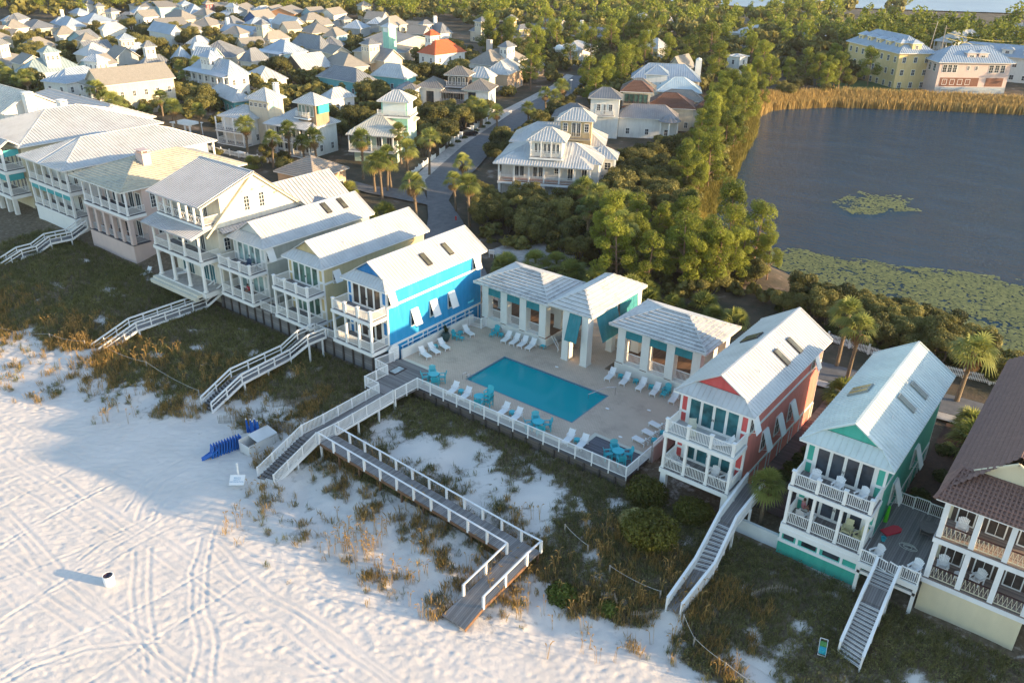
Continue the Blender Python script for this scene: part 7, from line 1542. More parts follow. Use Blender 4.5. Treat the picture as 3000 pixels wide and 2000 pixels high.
def scatter(poly, n, kinds, label, group, smin=.7, smax=1.3, gap=2.6, cat='tree', tries=60):
    xs_ = [p[0] for p in poly]; ys_ = [p[1] for p in poly]; done = []; c = 0
    while len(done) < n and c < n*tries:
        c += 1; x = random.uniform(min(xs_), max(xs_)); y = random.uniform(min(ys_), max(ys_)); s = random.uniform(smin, smax); k = random.choice(kinds); r = 2.6*s if k == 'oak' else 1.8*s
        if not inside(np.array([x]), np.array([y]), poly)[0] or not okspot(x, y, r*.62) or any(math.hypot(x-a, y-b_) < gap*s for a, b_ in done): continue
        done.append((x, y)); l_ = label if isinstance(label, str) else label[k]; put(k, x, y, l_, cat, group if isinstance(group, str) else group[k], s)
    return done
ZA = [(-96,212),(-98,240),(-90,230),(-76,191),(-62,143),(-57.5,126),(-64,129),(-73,152),(-83,180)]
scatter(ZA, 48, ['pine'], 'tall sunlit pine on the left shore of the lake', 'pines on the left lake shore', .58, .85, 2.3)
scatter([(-90.5,98.5),(-92.5,108),(-86,107.5),(-71,114),(-61.6,105.7),(-64,99),(-72,90)], 27, ['oak'], 'broad olive brown oak in front of the big white villa', 'oaks in front of the big white villa', .62, .95, 2.3)
scatter([(-81.8,131.2),(-77.2,152),(-56.9,123.3),(-54.8,112.2),(-65.9,112.8)], 26, ['oak'], 'olive oak between the big white villa and the lake', 'oaks between big white villa and lake', .7, 1.15, 2.4)
scatter([(-60,93.8),(-53.6,111),(-47,113.5),(-34.5,102.5),(-33,95),(-41.9,90.2),(-50.9,88.4)], 40,['pine','oak','pine'], dict(pine='bright green pine behind the pool pavilions', oak='dark oak under the pines behind the pool pavilions'), dict(pine='pines behind the pool pavilions', oak='oaks behind the pool pavilions'), .5, .85, 1.8)
scatter([(-34,96.5),(-22.3,103.5),(-8.2,99.8),(-5,99),(-3.5,91.8),(-18.4,91.4),(-27.7,92)], 34, ['oak'], 'dense dark shrub oak between the picket fence and the lake', 'shrub oaks along the near lake shore', .55, .85, 2.0)
scatter([(-116.6,120.6),(-109.7,123.1),(-133.7,164.4),(-152.4,171.5),(-140.1,147.6)], 26, ['oak'], 'dark oak between the mint green house and the dark timbered villa', 'oaks left of the street', .75, 1.15, 2.5)
scatter([(-102.5,118.4),(-96,128),(-116,171),(-121,180),(-112,150)], 18, ['oak'], 'oak on the right side of the street below the white stucco villa', 'oaks right of the street', .7, 1.05, 2.5)
scatter([(-76,89.5),(-65.5,105),(-56.6,101.3),(-57,93),(-63,91)], 10, ['oak'], 'oak by the sandy lot behind the pool', 'oaks by the sandy lot', .55, .9, 2.4)
VIL = [(-371.7,150.5),(-351.9,247.2),(-261.2,266.4),(-201.9,240.3),(-144.1,186.1),(-125,131),(-150,118),(-167,112),(-184.1,105),(-235,92)]
done = scatter(VIL, 112, ['oak'], 'dark green oak growing between the village houses', 'oaks between the village houses', .75, 1.35, 3.0)
scatter([(-207.6,247.1),(-192,330),(-99.2,260),(-101.1,194.5),(-117.2,179.6),(-145,190)], 84,['oak','pine','oak','pine'], dict(pine='tall pine in the woods beyond the end of the street', oak='dark oak in the woods beyond the end of the street'), dict(pine='pines beyond the end of the street', oak='oaks beyond the end of the street'), .75, 1.15, 3.2)
scatter([(-97.7,244.5),(-89.6,300),(-73.6,275.4),(-76.7,245.4),(-86.9,228.1)], 26, ['pine','oak'], dict(pine='slender pine at the lawn on the far lake shore', oak='dark oak at the lawn on the far lake shore'), dict(pine='pines by the far lawn', oak='oaks by the far lawn'), .65, 1.0, 2.8)
PALMS = [(-113.2,102),(-105.1,97.3),(-101.7,95.7),(-104.2,99.4),(-104.9,101),(-102.2,102.8),(-115.6,114.3),(-105.7,111.7),(-88.2,90.2),(-87.5,98.6),(-93.8,107.1),(-81.1,94.5),(-124.9,147.4),(-124.2,148.6),(-125.5,150.8),(-119,148.5),(-112.6,151.7),(-120.4,169.2),(-119.2,171.2),(-121.8,177.5),(-124.5,182.9),(-65.4,107.2),(-60.8,106.3),(-222.9,93.3),(-198.6,97.4),(-194.2,96.4),(-209.2,108.5),(-190.7,95.7),(-185.6,96.5),(-182,104.3),(-140.8,97.2),(-131.7,96.1),(-132.7,100.9),(-129.4,102.0),(-127.3,103.2),(-215.8,136.3),(-211.4,129.5),(-219.2,133.1),(-250.2,98.8),(-233.5,95.6),(-20.6,84.9),(-18.8,82.9),(-8.6,85.2),(-70.2,109.2),(-16.4,54.6),(-61,97),(-56.5,97.5),(-52.5,92.5),(-171,100),(-166,98),(-162,101),(-176,97),(-180,92),(-245,92),(-240,97)]
names = ['by the side street','by the street','in the village']
for i, (x, y) in enumerate(PALMS):
    if (x, y) == (-16.4, 54.6): t = put('palm', x, y, 'fan palm with a shaggy crown between the coral and aqua cottages', 'palm tree', None, 1.0, gz(x, y)); continue
    if x > -30: lab, gr = 'fan palm behind the coral and aqua cottages by the road', 'palms behind the coral and aqua cottages'
    elif x > -72: lab, gr = 'palm among the trees between sandy lot and lake', 'palms near the lake trees'
    elif x > -118 and y < 116: lab, gr = 'tall fan palm beside the street bend', 'palms at the street bend'
    elif x > -127 and y > 140: lab, gr = 'fan palm along the upper street', 'palms along the upper street'
    elif x > -145: lab, gr = 'fan palm in front of the twin tower houses', 'palms in front of the tower houses'
    else: lab, gr = 'fan palm among the village gardens at the left', 'palms in the village gardens'
    put('palm', x, y, lab, 'palm tree', gr, random.uniform(1.1, 1.45))
for i, (x, y) in enumerate([(-108,94.7),(-93.8,88.7),(-65.9,82.8),(-60.3,88.8),(-62.6,87.2),(-56.3,86.3),(-55.1,85),(-52.6,86.8),(-50,84.8),(-44,84.8),(-41.3,86.3),(-38.2,88.6),(-36.2,87),(-33.8,87.8),(-17.3,77.1),(-17.5,79.9),(-6.4,80),(-5.4,76.4),(-135,93.8),(-209.4,98.1),(-223.6,98.7),(-110.5,92.3),(-66,84.5),(-48,86.5),(-46,88.5)]):
    put('palmetto', x, y, 'low spiky palmetto without a trunk '+('behind the pool pavilions' if x > -67 and x < -30 else 'beside the back road' if x > -30 else 'in a garden left of the street'), 'palmetto', 'palmettos '+('behind the pool pavilions' if -67 < x < -30 else 'beside the back road' if x > -30 else 'left of the street'), random.uniform(.9, 1.5), 3.0)
scatter([(-157,111),(-160,128),(-136,134),(-125,122),(-136,112)], 14, ['oak'], 'dark oak behind the twin tower houses and the mint green house', 'oaks behind the tower houses', .6, 1.0, 2.4)
scatter([(-152,92),(-157,99),(-143,101),(-127,103),(-120,98),(-116,100),(-119,92),(-135,91)], 12, ['oak'], 'small oak in the gardens below the twin tower houses', 'garden oaks below the tower houses', .35, .6, 1.6)
scatter([(-250,86),(-262,112),(-200,120),(-176,112),(-175,90),(-200,92)], 16, ['oak'], 'dark oak among the palms left of the twin tower houses', 'oaks among the left palms', .6, 1.05, 2.6)
# far woodland that reads as one mass
def mass(name, label, pts, lib, mat, smin, smax, zc=0):
    Vs, Fs, Ts, off = [], [], [], 0
    for x, y in pts:
        V, F, T = random.choice(lib); s = random.uniform(smin, smax); a = random.uniform(0, 6.28); c, sn = math.cos(a)*s, math.sin(a)*s
        W = np.empty_like(V); W[:,0] = V[:,0]*c - V[:,1]*sn + x; W[:,1] = V[:,0]*sn + V[:,1]*c + y; W[:,2] = V[:,2]*s*random.uniform(.85,1.15) + 3 + zc
        Vs.append(W); Fs.append(F + off); Ts.append(np.clip(T*.6 + random.uniform(0,.45), 0, 1)); off += len(V)
    link(name, npmesh(name, np.concatenate(Vs), np.concatenate(Fs), mat, np.concatenate(Ts)), kind='stuff', label=label)
LOWO = [oak_mesh(70+i, 4.2, 7, 230, True)[2] for i in range(4)]; LOWP = [pine_mesh(80+i, 14, 200, True)[2] for i in range(4)]
def pick(n, f, x0, x1, y0, y1):
    X = rng.uniform(x0, x1, n*3); Y = rng.uniform(y0, y1, n*3); k = f(X, Y); return list(zip(X[k][:n], Y[k][:n]))
def wood(X, Y):
    A_ = np.arctan2(Y, X); D_ = np.hypot(X, Y); far = D_ > np.interp(np.degrees(A_), [90,100,105,112,120,127,135,142,150,160,170], [395,365,345,330,342,372,395,425,440,455,420])
    shore = Y < np.interp(X, [-600,-330,-205,-175,-60,200], [900,480,470,500,560,610])
    return far & shore & (D_ < 900) & ~((X > -235) & (Y > 415) & (fbm(X*.03, Y*.03, 2, 7) > .36))
P_ = pick(4200, wood, -700, 60, 120, 760); h_ = len(P_)//2
mass('woodland', 'dark oak canopy of the distant wood', P_[:h_], LOWO, OAKL, .9, 1.5); mass('pine_woodland', 'sunlit pine canopy of the distant wood', P_[h_:], LOWP, PINEL, .6, .95)
def understory(X, Y):
    return inside(X, Y, [(-207,247),(-192,345),(-110,345),(-60,330),(-55,300),(-99,262),(-101,196),(-117,181),(-145,190)]) 
P_ = [p for p in pick(420, understory, -210, -50, 180, 350) if okspot(p[0], p[1], 1.5)]; mass('woodland', 'dense undergrowth of the woods beyond the street', P_, LOWO, OAKL, .55, 1.0, -.8)
P_ = [p for p in pick(1300, lambda X, Y: inside(X, Y, VIL), -372, -120, 90, 268) if okspot(p[0], p[1], .8)]; mass('garden_shrubs', 'low dark shrubs filling the gaps between village houses', P_, LOWO, OAKL, .42, .8, -.9)
P_ = [p for p in pick(520, lambda X, Y: inside(X, Y, [(-100,196),(-98,225),(-74,188),(-61,142),(-56,120),(-37,103),(-32,96),(-50,89),(-60,92),(-72,90),(-91,100),(-88,108),(-72,117),(-82,131),(-88,165)]), -101, -30, 88, 226) if okspot(p[0], p[1], .5)]; mass('undergrowth', 'low shrubs under the trees around the lake', P_, LOWO, OAKL, .28, .5, -.9)
P_ = [p for p in pick(150, lambda X, Y: inside(X, Y, [(-34,95.5),(-22.3,105),(-8.2,101),(6,99),(6,92),(-18.4,91.4)]), -35, 6, 90, 106) if okspot(p[0], p[1], .3)]; mass('undergrowth', 'low dark shrubs along the near lake shore', P_, LOWO, SHRUBL, .22, .38, -.8)
P_ = pick(140, lambda X, Y: (Y > 300-.0*X) & (X > -105) & (np.hypot(X,Y) < 395) & (np.hypot(X+62,Y-290) > 30), -110, 20, 285, 395); mass('pine_woodland', 'pines behind the lakeside buildings', P_, LOWP, PINEL, .8, 1.2)
# ---------------------------------------------------------------- reeds and lily pads
def blades(name, label, P, h0, h1, w, mat, nb=6, spread=.25, lean=.25, head=False, zf=gz, scale_tone=1):
    n = len(P); X = np.repeat(P[:,0], nb) + rng.normal(0, spread, n*nb); Y = np.repeat(P[:,1], nb) + rng.normal(0, spread, n*nb); Z = np.repeat(P[:,2], nb)
    H = rng.uniform(h0, h1, n*nb) * np.repeat(P[:,3] if P.shape[1] > 3 else np.ones(n), nb); a = rng.uniform(0, 6.28, n*nb); L = H*rng.uniform(0, lean, n*nb); la = rng.uniform(0, 6.28, n*nb)
    B0 = np.stack([X, Y, Z], 1); s = np.stack([np.cos(a), np.sin(a), 0*a], 1)*w; l = np.stack([np.cos(la)*L, np.sin(la)*L, H], 1); T_ = np.repeat(rng.uniform(0, 1, n), nb)*.6 + rng.uniform(0, .4, n*nb)
    M = B0 + l*[.4,.4,.62]
    V = np.stack([B0 - s*.6, B0 + s*.6, M + s, B0 + l, M - s], 1).reshape(-1, 3); F = np.arange(5*n*nb).reshape(-1, 5)
    link(name, npmesh(name, V, F, mat, np.repeat(T_, 5)), kind='stuff', label=label)
def along(pts, n, w0, w1, closed=False):
    P = pts + (pts[:1] if closed else []); seg = [math.dist(a, b_) for a, b_ in zip(P, P[1:])]; tot = sum(seg); out = []
    cx, cy = -30, 180
    for _ in range(n):
        d_ = random.uniform(0, tot); i = 0
        while d_ > seg[i]: d_ -= seg[i]; i += 1
        f = d_/seg[i]; x = P[i][0]+(P[i+1][0]-P[i][0])*f; y = P[i][1]+(P[i+1][1]-P[i][1])*f; dx, dy = x-cx, y-cy; q = math.hypot(dx, dy); o_ = random.uniform(w0, w1); out.append((x+dx/q*o_, y+dy/q*o_))
    return out
REED = leaf('dry_reeds', (.2,.13,.04), (.5,.36,.14), .3); REEDG = leaf('green_gold_reeds', (.1,.1,.02), (.38,.3,.07), .3)
Q = along(POND[0:6], 6500, -1.2, 3.8); blades('reeds', 'green gold reeds along the left lake shore', np.array([(x, y, max(.9, gz(x, y)), 1) for x, y in Q]), 1.0, 2.0, .05, REEDG, 4)
Q = along([POND[17],POND[18],POND[19],POND[20],POND[21],POND[22],POND[23],POND[0]], 9000, -1, 6); blades('reeds', 'tan dry reeds along the far lake shore', np.array([(x, y, max(.9, gz(x, y)), 1) for x, y in Q]), 1.6, 3.0, .09, REED, 4, .5)
Q = [(random.uniform(-66,-52), random.uniform(112,136)) for _ in range(5200)]; Q = [p for p in Q if not inside(np.array([p[0]]), np.array([p[1]]), POND)[0] and 0 < segdist(np.array([p[0]]), np.array([p[1]]), POND)[0] < 8]
blades('tall_grass', 'golden grass bank sloping to the lake', np.array([(x, y, gz(x, y), 1) for x, y in Q]), .7, 1.5, .05, REEDG, 4)
def pads(label, poly, n, thr, seed):
    X = rng.uniform(min(p[0] for p in poly), max(p[0] for p in poly), n*4); Y = rng.uniform(min(p[1] for p in poly), max(p[1] for p in poly), n*4)
    k = inside(X, Y, poly) & (fbm(X*.22, Y*.35, 4, seed) + .18*sstep(0, 5, segdist(X, Y, poly)) + rng.uniform(-.15, .15, n*4) > thr) & inside(X, Y, POND); X, Y = X[k][:n], Y[k][:n]; m_ = len(X); r = rng.uniform(.14, .32, m_)
    a = np.arange(6)*math.pi/3; V = np.stack([X[:,None] + r[:,None]*np.cos(a), Y[:,None] + r[:,None]*np.sin(a), np.full((m_,6), .965) + rng.uniform(0,.03,(m_,6))], 2).reshape(-1, 3)
    link('lily_pads', npmesh('lily_pads', V, np.arange(6*m_).reshape(-1, 6), leaf('lily_pad_green', (.07,.09,.03), (.24,.25,.08), .1, .5), np.repeat(rng.uniform(0,1,m_), 6)), kind='stuff', label=label)
pads('broad belt of yellow green lily pads along the near lake shore', [(-46,115),(-44,121),(-39.4,124.5),(-35.2,125.5),(-30.4,126.7),(-25.2,126.8),(-21.3,129.1),(-16.5,131),(-9,133),(3,134),(9,106),(-7.4,103),(-10.2,103),(-17.6,106),(-26.9,108),(-36,111)], 13000, .5, 5)
pads('small floating island of lily pads in the middle of the lake', [(-43.8,152.3),(-43,157.8),(-42.1,163),(-39.4,162.4),(-35.6,165.3),(-33,164.7),(-32.6,160.9),(-29.3,157.9),(-34.5,153.2),(-35.4,149.9),(-38.8,147.7),(-41.3,150)], 1100, .47, 8)
# ---------------------------------------------------------------- dune growth
def field(x0, x1, y0, y1, dens, f):
    n = int((x1-x0)*(y1-y0)*dens); X = rng.uniform(x0, x1, n); Y = rng.uniform(y0, y1, n); w_ = f(X, Y); k = rng.uniform(0, 1, n) < w_; return X[k], Y[k], dune_z(X[k], Y[k]), w_[k]
SCRUB = leaf('dune_scrub', (.11,.09,.045), (.33,.27,.15), .25, 2.0); SCRUBG = leaf('dune_green', (.09,.1,.035), (.32,.3,.12), .3, 1.5); DRYG = leaf('dune_dry_grass', (.16,.11,.04), (.42,.28,.1), .3, 1.5)
def clumps(name, label, X, Y, Z, W, mat, nq, rad, hgt, size, seed):
    rg = np.random.default_rng(seed); n = len(X); s = rg.uniform(.6, 1.3, n)
    d = rg.normal(0, 1, (n, nq, 3)); d[..., 2] = np.abs(d[..., 2]); d /= np.linalg.norm(d, axis=2)[..., None]
    rr = rg.uniform(.25, 1, (n, nq))[..., None]; P = np.stack([X, Y, Z], 1)[:, None] + d*rr*np.array([rad, rad, hgt])*s[:, None, None]
    tone = np.repeat(rg.uniform(0, 1, n), nq)*.6 + rg.uniform(0, .4, n*nq)
    V, F, T = cards(P.reshape(-1, 3), d.reshape(-1, 3)*.6 + np.array([0, 0, .3]), size, rg, tone, .55)
    link(name, npmesh(name, V, F, mat, T), kind='stuff', label=label)
gmask = lambda X, Y: sstep(.47, .6, fbm(X*.16, Y*.2, 3, 91) + .1*((X > -30) & (Y > 41)) + .13*((np.abs(X+70) < 8) & (Y > 47)))
X, Y, Z, W = field(-128, -14, 27, 52.3, 13, lambda X, Y: sstep(.45, .75, veg(X, Y))*(1-gmask(X, Y)*.8)); clumps('dune_scrub', 'brown olive scrub on the dunes', X, Y, Z, W, SCRUB, 9, .3, .3, .13, 1)
X, Y, Z, W = field(-128, 6, 27, 52.3, 13, lambda X, Y: sstep(.45, .75, veg(X, Y))*gmask(X, Y)); clumps('dune_greenery', 'green leafy ground cover on the dunes', X, Y, Z, W, SCRUBG, 11, .32, .36, .14, 2)
X, Y, Z, W = field(-30, 6, 40, 52.6, 14, lambda X, Y: sstep(.4, .7, veg(X, Y))); clumps('dune_greenery', 'dark leafy scrub on the right dunes', X, Y, Z, W, SCRUBG if 0 else leaf('dark_scrub', (.07,.08,.035), (.27,.25,.12), .25, 1.2), 11, .36, .42, .15, 3)
X, Y, Z, W = field(-128, 2, 27, 52.3, 11,lambda X, Y: sstep(.35, .6, veg(X, Y))*.8); blades('dune_grass', 'thin green dune grass', np.stack([X, Y, Z], 1), .25, .7, .018, SCRUBG, 7, .12, .6)
X, Y, Z, W = field(-128, -12, 25, 48, 7.0,lambda X, Y: np.clip(sstep(.25, .5, veg(X, Y))*(1-sstep(8, 15, Y-toe(X))), 0, 1)*sstep(.4,.55,fbm(X*.35, Y*.35, 3, 55))); blades('dry_dune_grass', 'golden dry grass on the seaward dune face', np.stack([X, Y, Z], 1), .35, .85, .02, DRYG, 10, .16, .55)
# sea oats: tall stalks with drooping heads
OX, OY, OZ, OW = field(-100, -12, 28, 48, 1.1, lambda X, Y: (veg(X, Y) > .2)*(Y-toe(X) < 12)*sstep(.5, .64, fbm(X*.4, Y*.4, 3, 66)))
cx_ = np.concatenate([OX, rng.normal(-41.5, 1.6, 55), rng.normal(-30, 1.5, 12), rng.normal(-24, 3, 14)]); cy_ = np.concatenate([OY, rng.normal(34.5, 1.1, 55), rng.normal(37, 1, 12), rng.normal(37.5, 1.2, 14)])
mb = MB()
for x, y in zip(cx_, cy_):
    z = gz(float(x), float(y))
    for k in range(3):
        a = random.uniform(0, 6.28); h = random.uniform(.9, 1.5); dx, dy = math.cos(a)*.14, math.sin(a)*.14; b0 = Vector((x+random.uniform(-.15,.15), y+random.uniform(-.15,.15), z)); b1 = b0 + Vector((dx, dy, h)); mb.bar(b0, b1, .018, .018)
        b2 = b1 + Vector((dx*1.2, dy*1.2, .16)); b3 = b2 + Vector((dx*1.2, dy*1.2, -.03)); mb.poly([b1, b2 + Vector((0,0,.045)), b3, b2 - Vector((0,0,.05))]).poly([b1, b2 + Vector((-dy*.35, dx*.35, 0)), b3, b2 - Vector((-dy*.35, dx*.35, 0))])
o = mb.build('sea_oats', leaf('sea_oat_gold', (.35,.22,.07), (.62,.42,.18), .3)); o['kind'] = 'stuff'; o['label'] = 'tall golden sea oats with drooping seed heads'
def dome(x, y, r, h, label, mat=None, seed=5, n=4200, group=None):
    rg = np.random.default_rng(seed); t = thing('round_shrub', label, 'shrub', (x, y, gz(x, y)-.1), 0, group); rd = random.Random(seed)
    blobs = [(0, 0, h*.3, r*.78)] + [(r*.55*math.cos(k*.9), r*.55*math.sin(k*.9), h*rd.uniform(.25,.5), r*rd.uniform(.38,.5)) for k in range(7)] + [(0, 0, h*.55, r*.55)]
    P, N, T = crown_points(rg, blobs, n); P[:, 2] = np.maximum(P[:, 2], .05); V, F, T = cards(P, N, .17, rg, T); link('foliage', npmesh('foliage', V, F, mat or leaf('olive_shrub', (.05,.055,.008), (.19,.18,.03), .25), T), t)
    MB().tube((0,0,0),(.1,0,h*.5),.08,.04,6).build('stem', BARK, t)
dome(-22.6, 47.6, 2.45, 3.1,'large round olive shrub on the dune below the coral cottage', seed=3, n=8500); dome(-25.2, 52.0, 2.0, 2.7,'round olive shrub at the corner of the pool terrace', seed=4); dome(-21.2, 52.4, 1.7, 2.3,'round dark shrub beneath the coral cottage porch', seed=6); dome(-24.6, 48.6, 1.3, 1.6, 'bright green leafy shrub beside the large round shrub', SCRUBG, 7)
dome(-25.6, 40.2, 1.3, .9, 'low bright green shrub at the edge of the sandy path', leaf('fresh_green', (.04,.07,.01), (.14,.17,.03), .2), 8, 3000); dome(-22.0, 41.2, .9, .8, 'small green shrub in the scrub near the sandy path', leaf('fresh_green', (.04,.07,.01), (.14,.17,.03)), 9, 1800)
for k in range(9): dome(-17.6+.15*k, 58+1.7*k, .8, 1.0, 'clipped dark hedge shrub beside the coral cottage wall', SHRUBL, 30+k, 1200, 'hedge shrubs beside the coral cottage')
for i, (x, y) in enumerate(((-7.6,63),(-7.2,66),(-6.4,70),(-7.3,74.5),(-5.8,79))): dome(x, y, .9, 1.1, 'dark garden shrub right of the aqua cottage, %s from the deck' % ('first','second','third','fourth','fifth')[i], SHRUBL, 50+i, 1300)
"""
"""
MB().poly([(-19,56,3.12),(-14.3,56,3.12),(-14.3,77,3.2),(-19,77,3.2)]).build('brick_path', planks('dark_plank_path', (.09,.06,.06), .2, 1), kind='structure'); MB().poly([(-8.3,61.2,3.13),(-4.6,61.2,3.13),(-4.6,80,3.2),(-8.3,80,3.2)]).build('brick_path', MULCH, kind='structure')
# ---------------------------------------------------------------- fences, car and small street things
def picket(label, pts, h=.95, group=None, step=.16):
    t = thing('picket_fence', label, 'fence', (0,0,0), group=group)
    for (x0, y0), (x1, y1) in zip(pts, pts[1:]):
        mb = MB(); L = math.dist((x0,y0),(x1,y1)); n = int(L/step); za, zb_ = gz(x0,y0)+.1, gz(x1,y1)+.1
        for hh in (.25,.75): mb.bar((x0,y0,za+hh),(x1,y1,zb_+hh),.04,.08)
        for k in range(n): f = k/n; x, y, z = x0+(x1-x0)*f, y0+(y1-y0)*f, za+(zb_-za)*f; mb.bar((x,y,z),(x,y,z+h),.08,.025)
        mb.build('pickets', WHITE, t); pm = MB().box(-.09,.09,-.09,.09,-.2,h+.25).mesh('post', WHITE); m_ = max(1, round(L/2.6))
        for k in range(m_): link('post', pm, t, (x0+(x1-x0)*k/m_, y0+(y1-y0)*k/m_, za+(zb_-za)*k/m_))
    return t
picket('white picket fence along the near lake shore behind the cottages', [(-26,90.6),(-21,90.4),(-16.7,90.1),(-6.7,91.5),(2,92.5)])
picket('white picket fence along the left side of the lower street', [(-106.3,106.8),(-109.6,113),(-113.5,122.0)]); picket('short white fence panel farther up the left side of the street', [(-115,124.8),(-116.4,128)]); picket('white fence along the upper street by the dark timbered villa', [(-124.5,155),(-129,166.5)])
picket('white fence in front of the twin tower houses', [(-156,95.5),(-143,96.5),(-126,99.8)]); picket('white fence in the garden right of the aqua cottage', [(-5.0,68),(-5.0,77)]); picket('low white fence beyond the right side of the sandy lot', [(-60.6,111.5),(-58,109.5)])
bl = MB().box(-.35,.35,-.35,.35,0,1.2).box(-.42,.42,-.42,.42,1.2,1.3).mesh('pillar', WHITE)
for k in range(11): 
    f = k/10; x = -117.6 + (-125.6+117.6)*f; y = 131.5 + (153.5-131.5)*f
    link('gate_pillar', bl, None, (x-.9, y, 3.1), R(28), label='white block pillar in the row along the street hedge', category='pillar', group='white pillars along the street')
for k in range(7): 
    f = k/6; x = -117.4-8*f; y = 131+22*f; dome(x-.1, y, .9, .8, 'clipped low hedge along the white street pillars', SHRUBL, 90+k, 700, 'hedge shrubs along the street pillars')
c = thing('parked_car', 'black car parked beside the white pillars on the street', 'car', (-121.0,140.5,3.22), R(68)); BLK = paint('black_car_paint', (.012,.012,.015), .15, .05)
mb = MB(); prof = [(-2.2,.35),(-2.25,.8),(-2.0,.95),(-1.5,1.02),(1.0,1.0),(1.7,.92),(2.2,.75),(2.25,.35)]
for s_ in (-.88,.88): mb.poly([(x, s_, z) for x, z in (prof if s_ > 0 else prof[::-1])])
for (xa, za), (xb, zb_) in zip(prof, prof[1:]+prof[:1]): mb.poly([(xa,-.88,za),(xb,-.88,zb_),(xb,.88,zb_),(xa,.88,za)])
mb.build('body', BLK, c); mb = MB(); cab = [(-1.95,.98),(-1.6,1.5),(.3,1.52),(1.1,1.0)]
for s_ in (-.72,.72): mb.poly([(x, s_, z) for x, z in (cab if s_ > 0 else cab[::-1])])
for (xa, za), (xb, zb_) in zip(cab, cab[1:]): mb.poly([(xa,-.72,za),(xb,-.72,zb_),(xb,.72,zb_),(xa,.72,za)])
mb.build('cabin', GLASS, c); MB().box(-1.55,.25,-.68,.68,1.525,1.55).build('roof', BLK, c); wm = MB().tube((0,-.1,0),(0,.1,0),.34,n=16).mesh('wheel', paint('black_rubber', (.02,.02,.02)))
for x in (-1.4,1.4):
    for y in (-.85,.85): link('wheel', wm, c, (x,y,.3))
hm = MB().box(-.03,.03,-.18,.18,-.07,.07).mesh('headlight', WL)
for y in (-.6,.6): link('headlight', hm, c, (2.26,y,.68))
h = thing('fire_hydrant', 'small red fire hydrant at the kerb of the street bend', 'hydrant', (-84.4,95.0,3.2)); MB().lathe([(.14,0),(.14,.08),(.1,.1),(.1,.5),(.13,.52),(.1,.62),(0,.7)], n=12).tube((-.18,0,.4),(.18,0,.4),.05,n=8).build('body', paint('hydrant_red', (.5,.02,.02), .5), h)
sg = thing('street_sign', 'white two panel sign on posts at the path behind the pool', 'sign', (-69.8,86.0,3.1), R(20)); MB().box(-.35,-.28,-.04,.04,0,1.1).box(.28,.35,-.04,.04,0,1.1).build('post', WHITE, sg); MB().box(-.4,.4,-.06,.06,.55,1.15).build('board', WHITE, sg)
sg = thing('bench', 'white bench wall at the edge of the sandy lot', 'bench', (-66.0,97.5,3.2), R(-35)); MB().box(-1,1,-.06,.06,.1,.9).build('backrest', WHITE, sg); MB().box(-1,1,-.5,-.06,.35,.42).build('seat', WHITE, sg)
bk = thing('bicycle_rack', 'white hooped bicycle rack beside the path at the street bend', 'bicycle rack', (-75.2,88.0,3.2), R(20))
for k in range(3): MB().tube((k*.6,0,0),(k*.6,0,.7),.03,n=6).tube((k*.6,.4,0),(k*.6,.4,.7),.03,n=6).tube((k*.6,0,.7),(k*.6,.4,.7),.03,n=6).build('hoop', WHITE, bk)
pg = thing('pergola', 'white flat pergola in the garden left of the twin tower houses', 'pergola', (-168.5,98.5,3), R(8))
for x in (0,5.2): 
    for y in (0,3): MB().box(x-.15,x+.15,y-.15,y+.15,0,2.7).build('post', WHITE, pg)
mb = MB()
for k in range(14): mb.box(-.4+k*.44,-.25+k*.44,-.5,3.5,2.85,3.0)
mb.box(-.4,5.7,0,.15,2.7,2.85).box(-.4,5.7,2.9,3.05,2.7,2.85).build('slats', WHITE, pg)
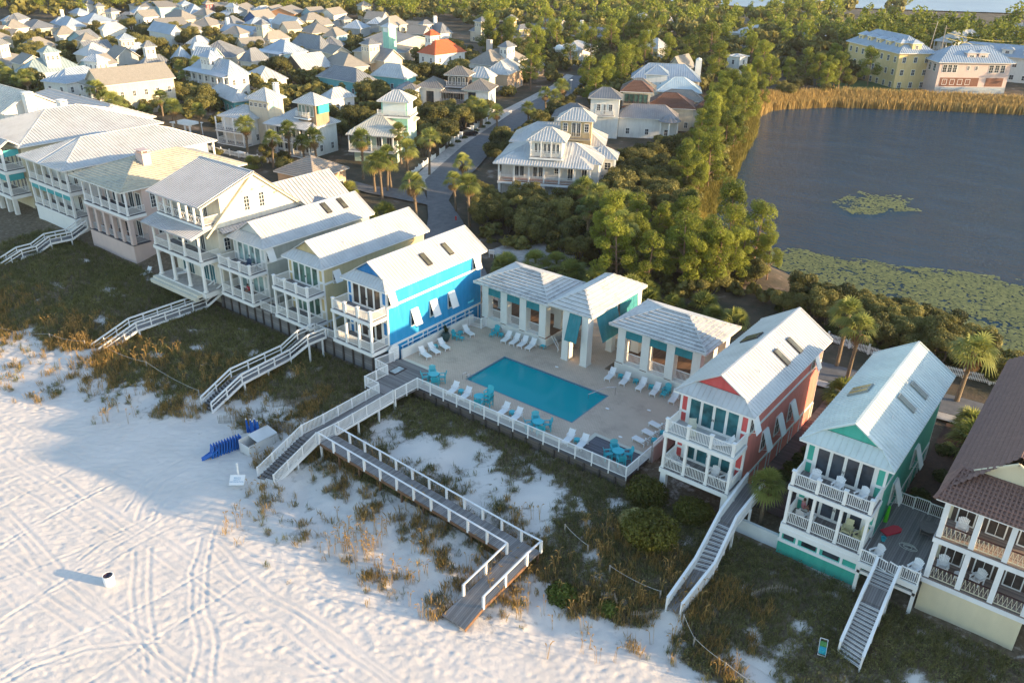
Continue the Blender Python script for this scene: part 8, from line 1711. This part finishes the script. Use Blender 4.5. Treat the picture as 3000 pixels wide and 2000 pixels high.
ct = thing('cafe_table', 'white square table in the garden below the white clerestory tower', 'table', (-143.5,97.2,3.05)); MB().box(-1,1,-.7,.7,.7,.78).box(-.9,-.8,-.6,-.5,0,.7).box(.8,.9,-.6,-.5,0,.7).box(-.9,-.8,.5,.6,0,.7).box(.8,.9,.5,.6,0,.7).build('table', WHITE, ct)
for i, (x, y, hh) in enumerate(((-122,182,7),(-66.8,303,12),(-62.4,302,11))):
    if i == 0:
        lp = thing('street_lamp', 'slim grey street lamp beside the upper street', 'street lamp', (x,y,3)); MB().tube((0,0,0),(0,0,hh),.09,.06,8).build('pole', paint('grey_steel_post', (.3,.3,.3), .5), lp); MB().box(-.2,.2,-.4,.4,hh,hh+.2).build('lamp_head', WHITE, lp)
    else:
        lp = thing('utility_pole', ('tall pale utility pole at the far shore, left one of the pair','pale utility pole at the far shore, right one of the pair')[i-1], 'utility pole', (x,y,3)); MB().tube((0,0,0),(1.2*(1 if i == 1 else -.2),0,hh+5),.16,.12,8).build('pole', paint('pale_wood_pole', (.35,.32,.27), .9), lp); MB().bar((-.4,-1,hh+4.2),(.6,1,hh+4.2),.12,.12).build('crossarm', BARK, lp)
HZ = bpy.data.materials.new('thin_haze'); HZ.use_nodes = True; hn = HZ.node_tree; hn.nodes.remove(hn.nodes['Principled BSDF']); pv = hn.nodes.new('ShaderNodeVolumePrincipled'); pv.inputs['Density'].default_value = .00007; pv.inputs['Color'].default_value = (.95,.95,1,1); pv.inputs['Anisotropy'].default_value = .2; hn.links.new(pv.outputs[0], hn.nodes['Material Output'].inputs['Volume'])
MB().box(-3100, 2100, -1600, 5100, -3, 60).build('haze', HZ, kind='stuff', label='thin haze over the whole place')
wr = thing('power_line', 'sagging yellow power lines running right from the utility poles', 'cable', (0,0,0))
for o_ in (0, -1.6):
    mb = MB(); a, b_ = Vector((-62,302,17+o_)), Vector((-38,330,15+o_)); pr = a
    for k in range(1, 15): q = a.lerp(b_, k/14); q.z -= 1.6*4*(k/14)*(1-k/14); mb.bar(pr, q, .12, .12); pr = q
    mb.build('wire', paint('yellow_cable', (.5,.42,.12), .7), wr)
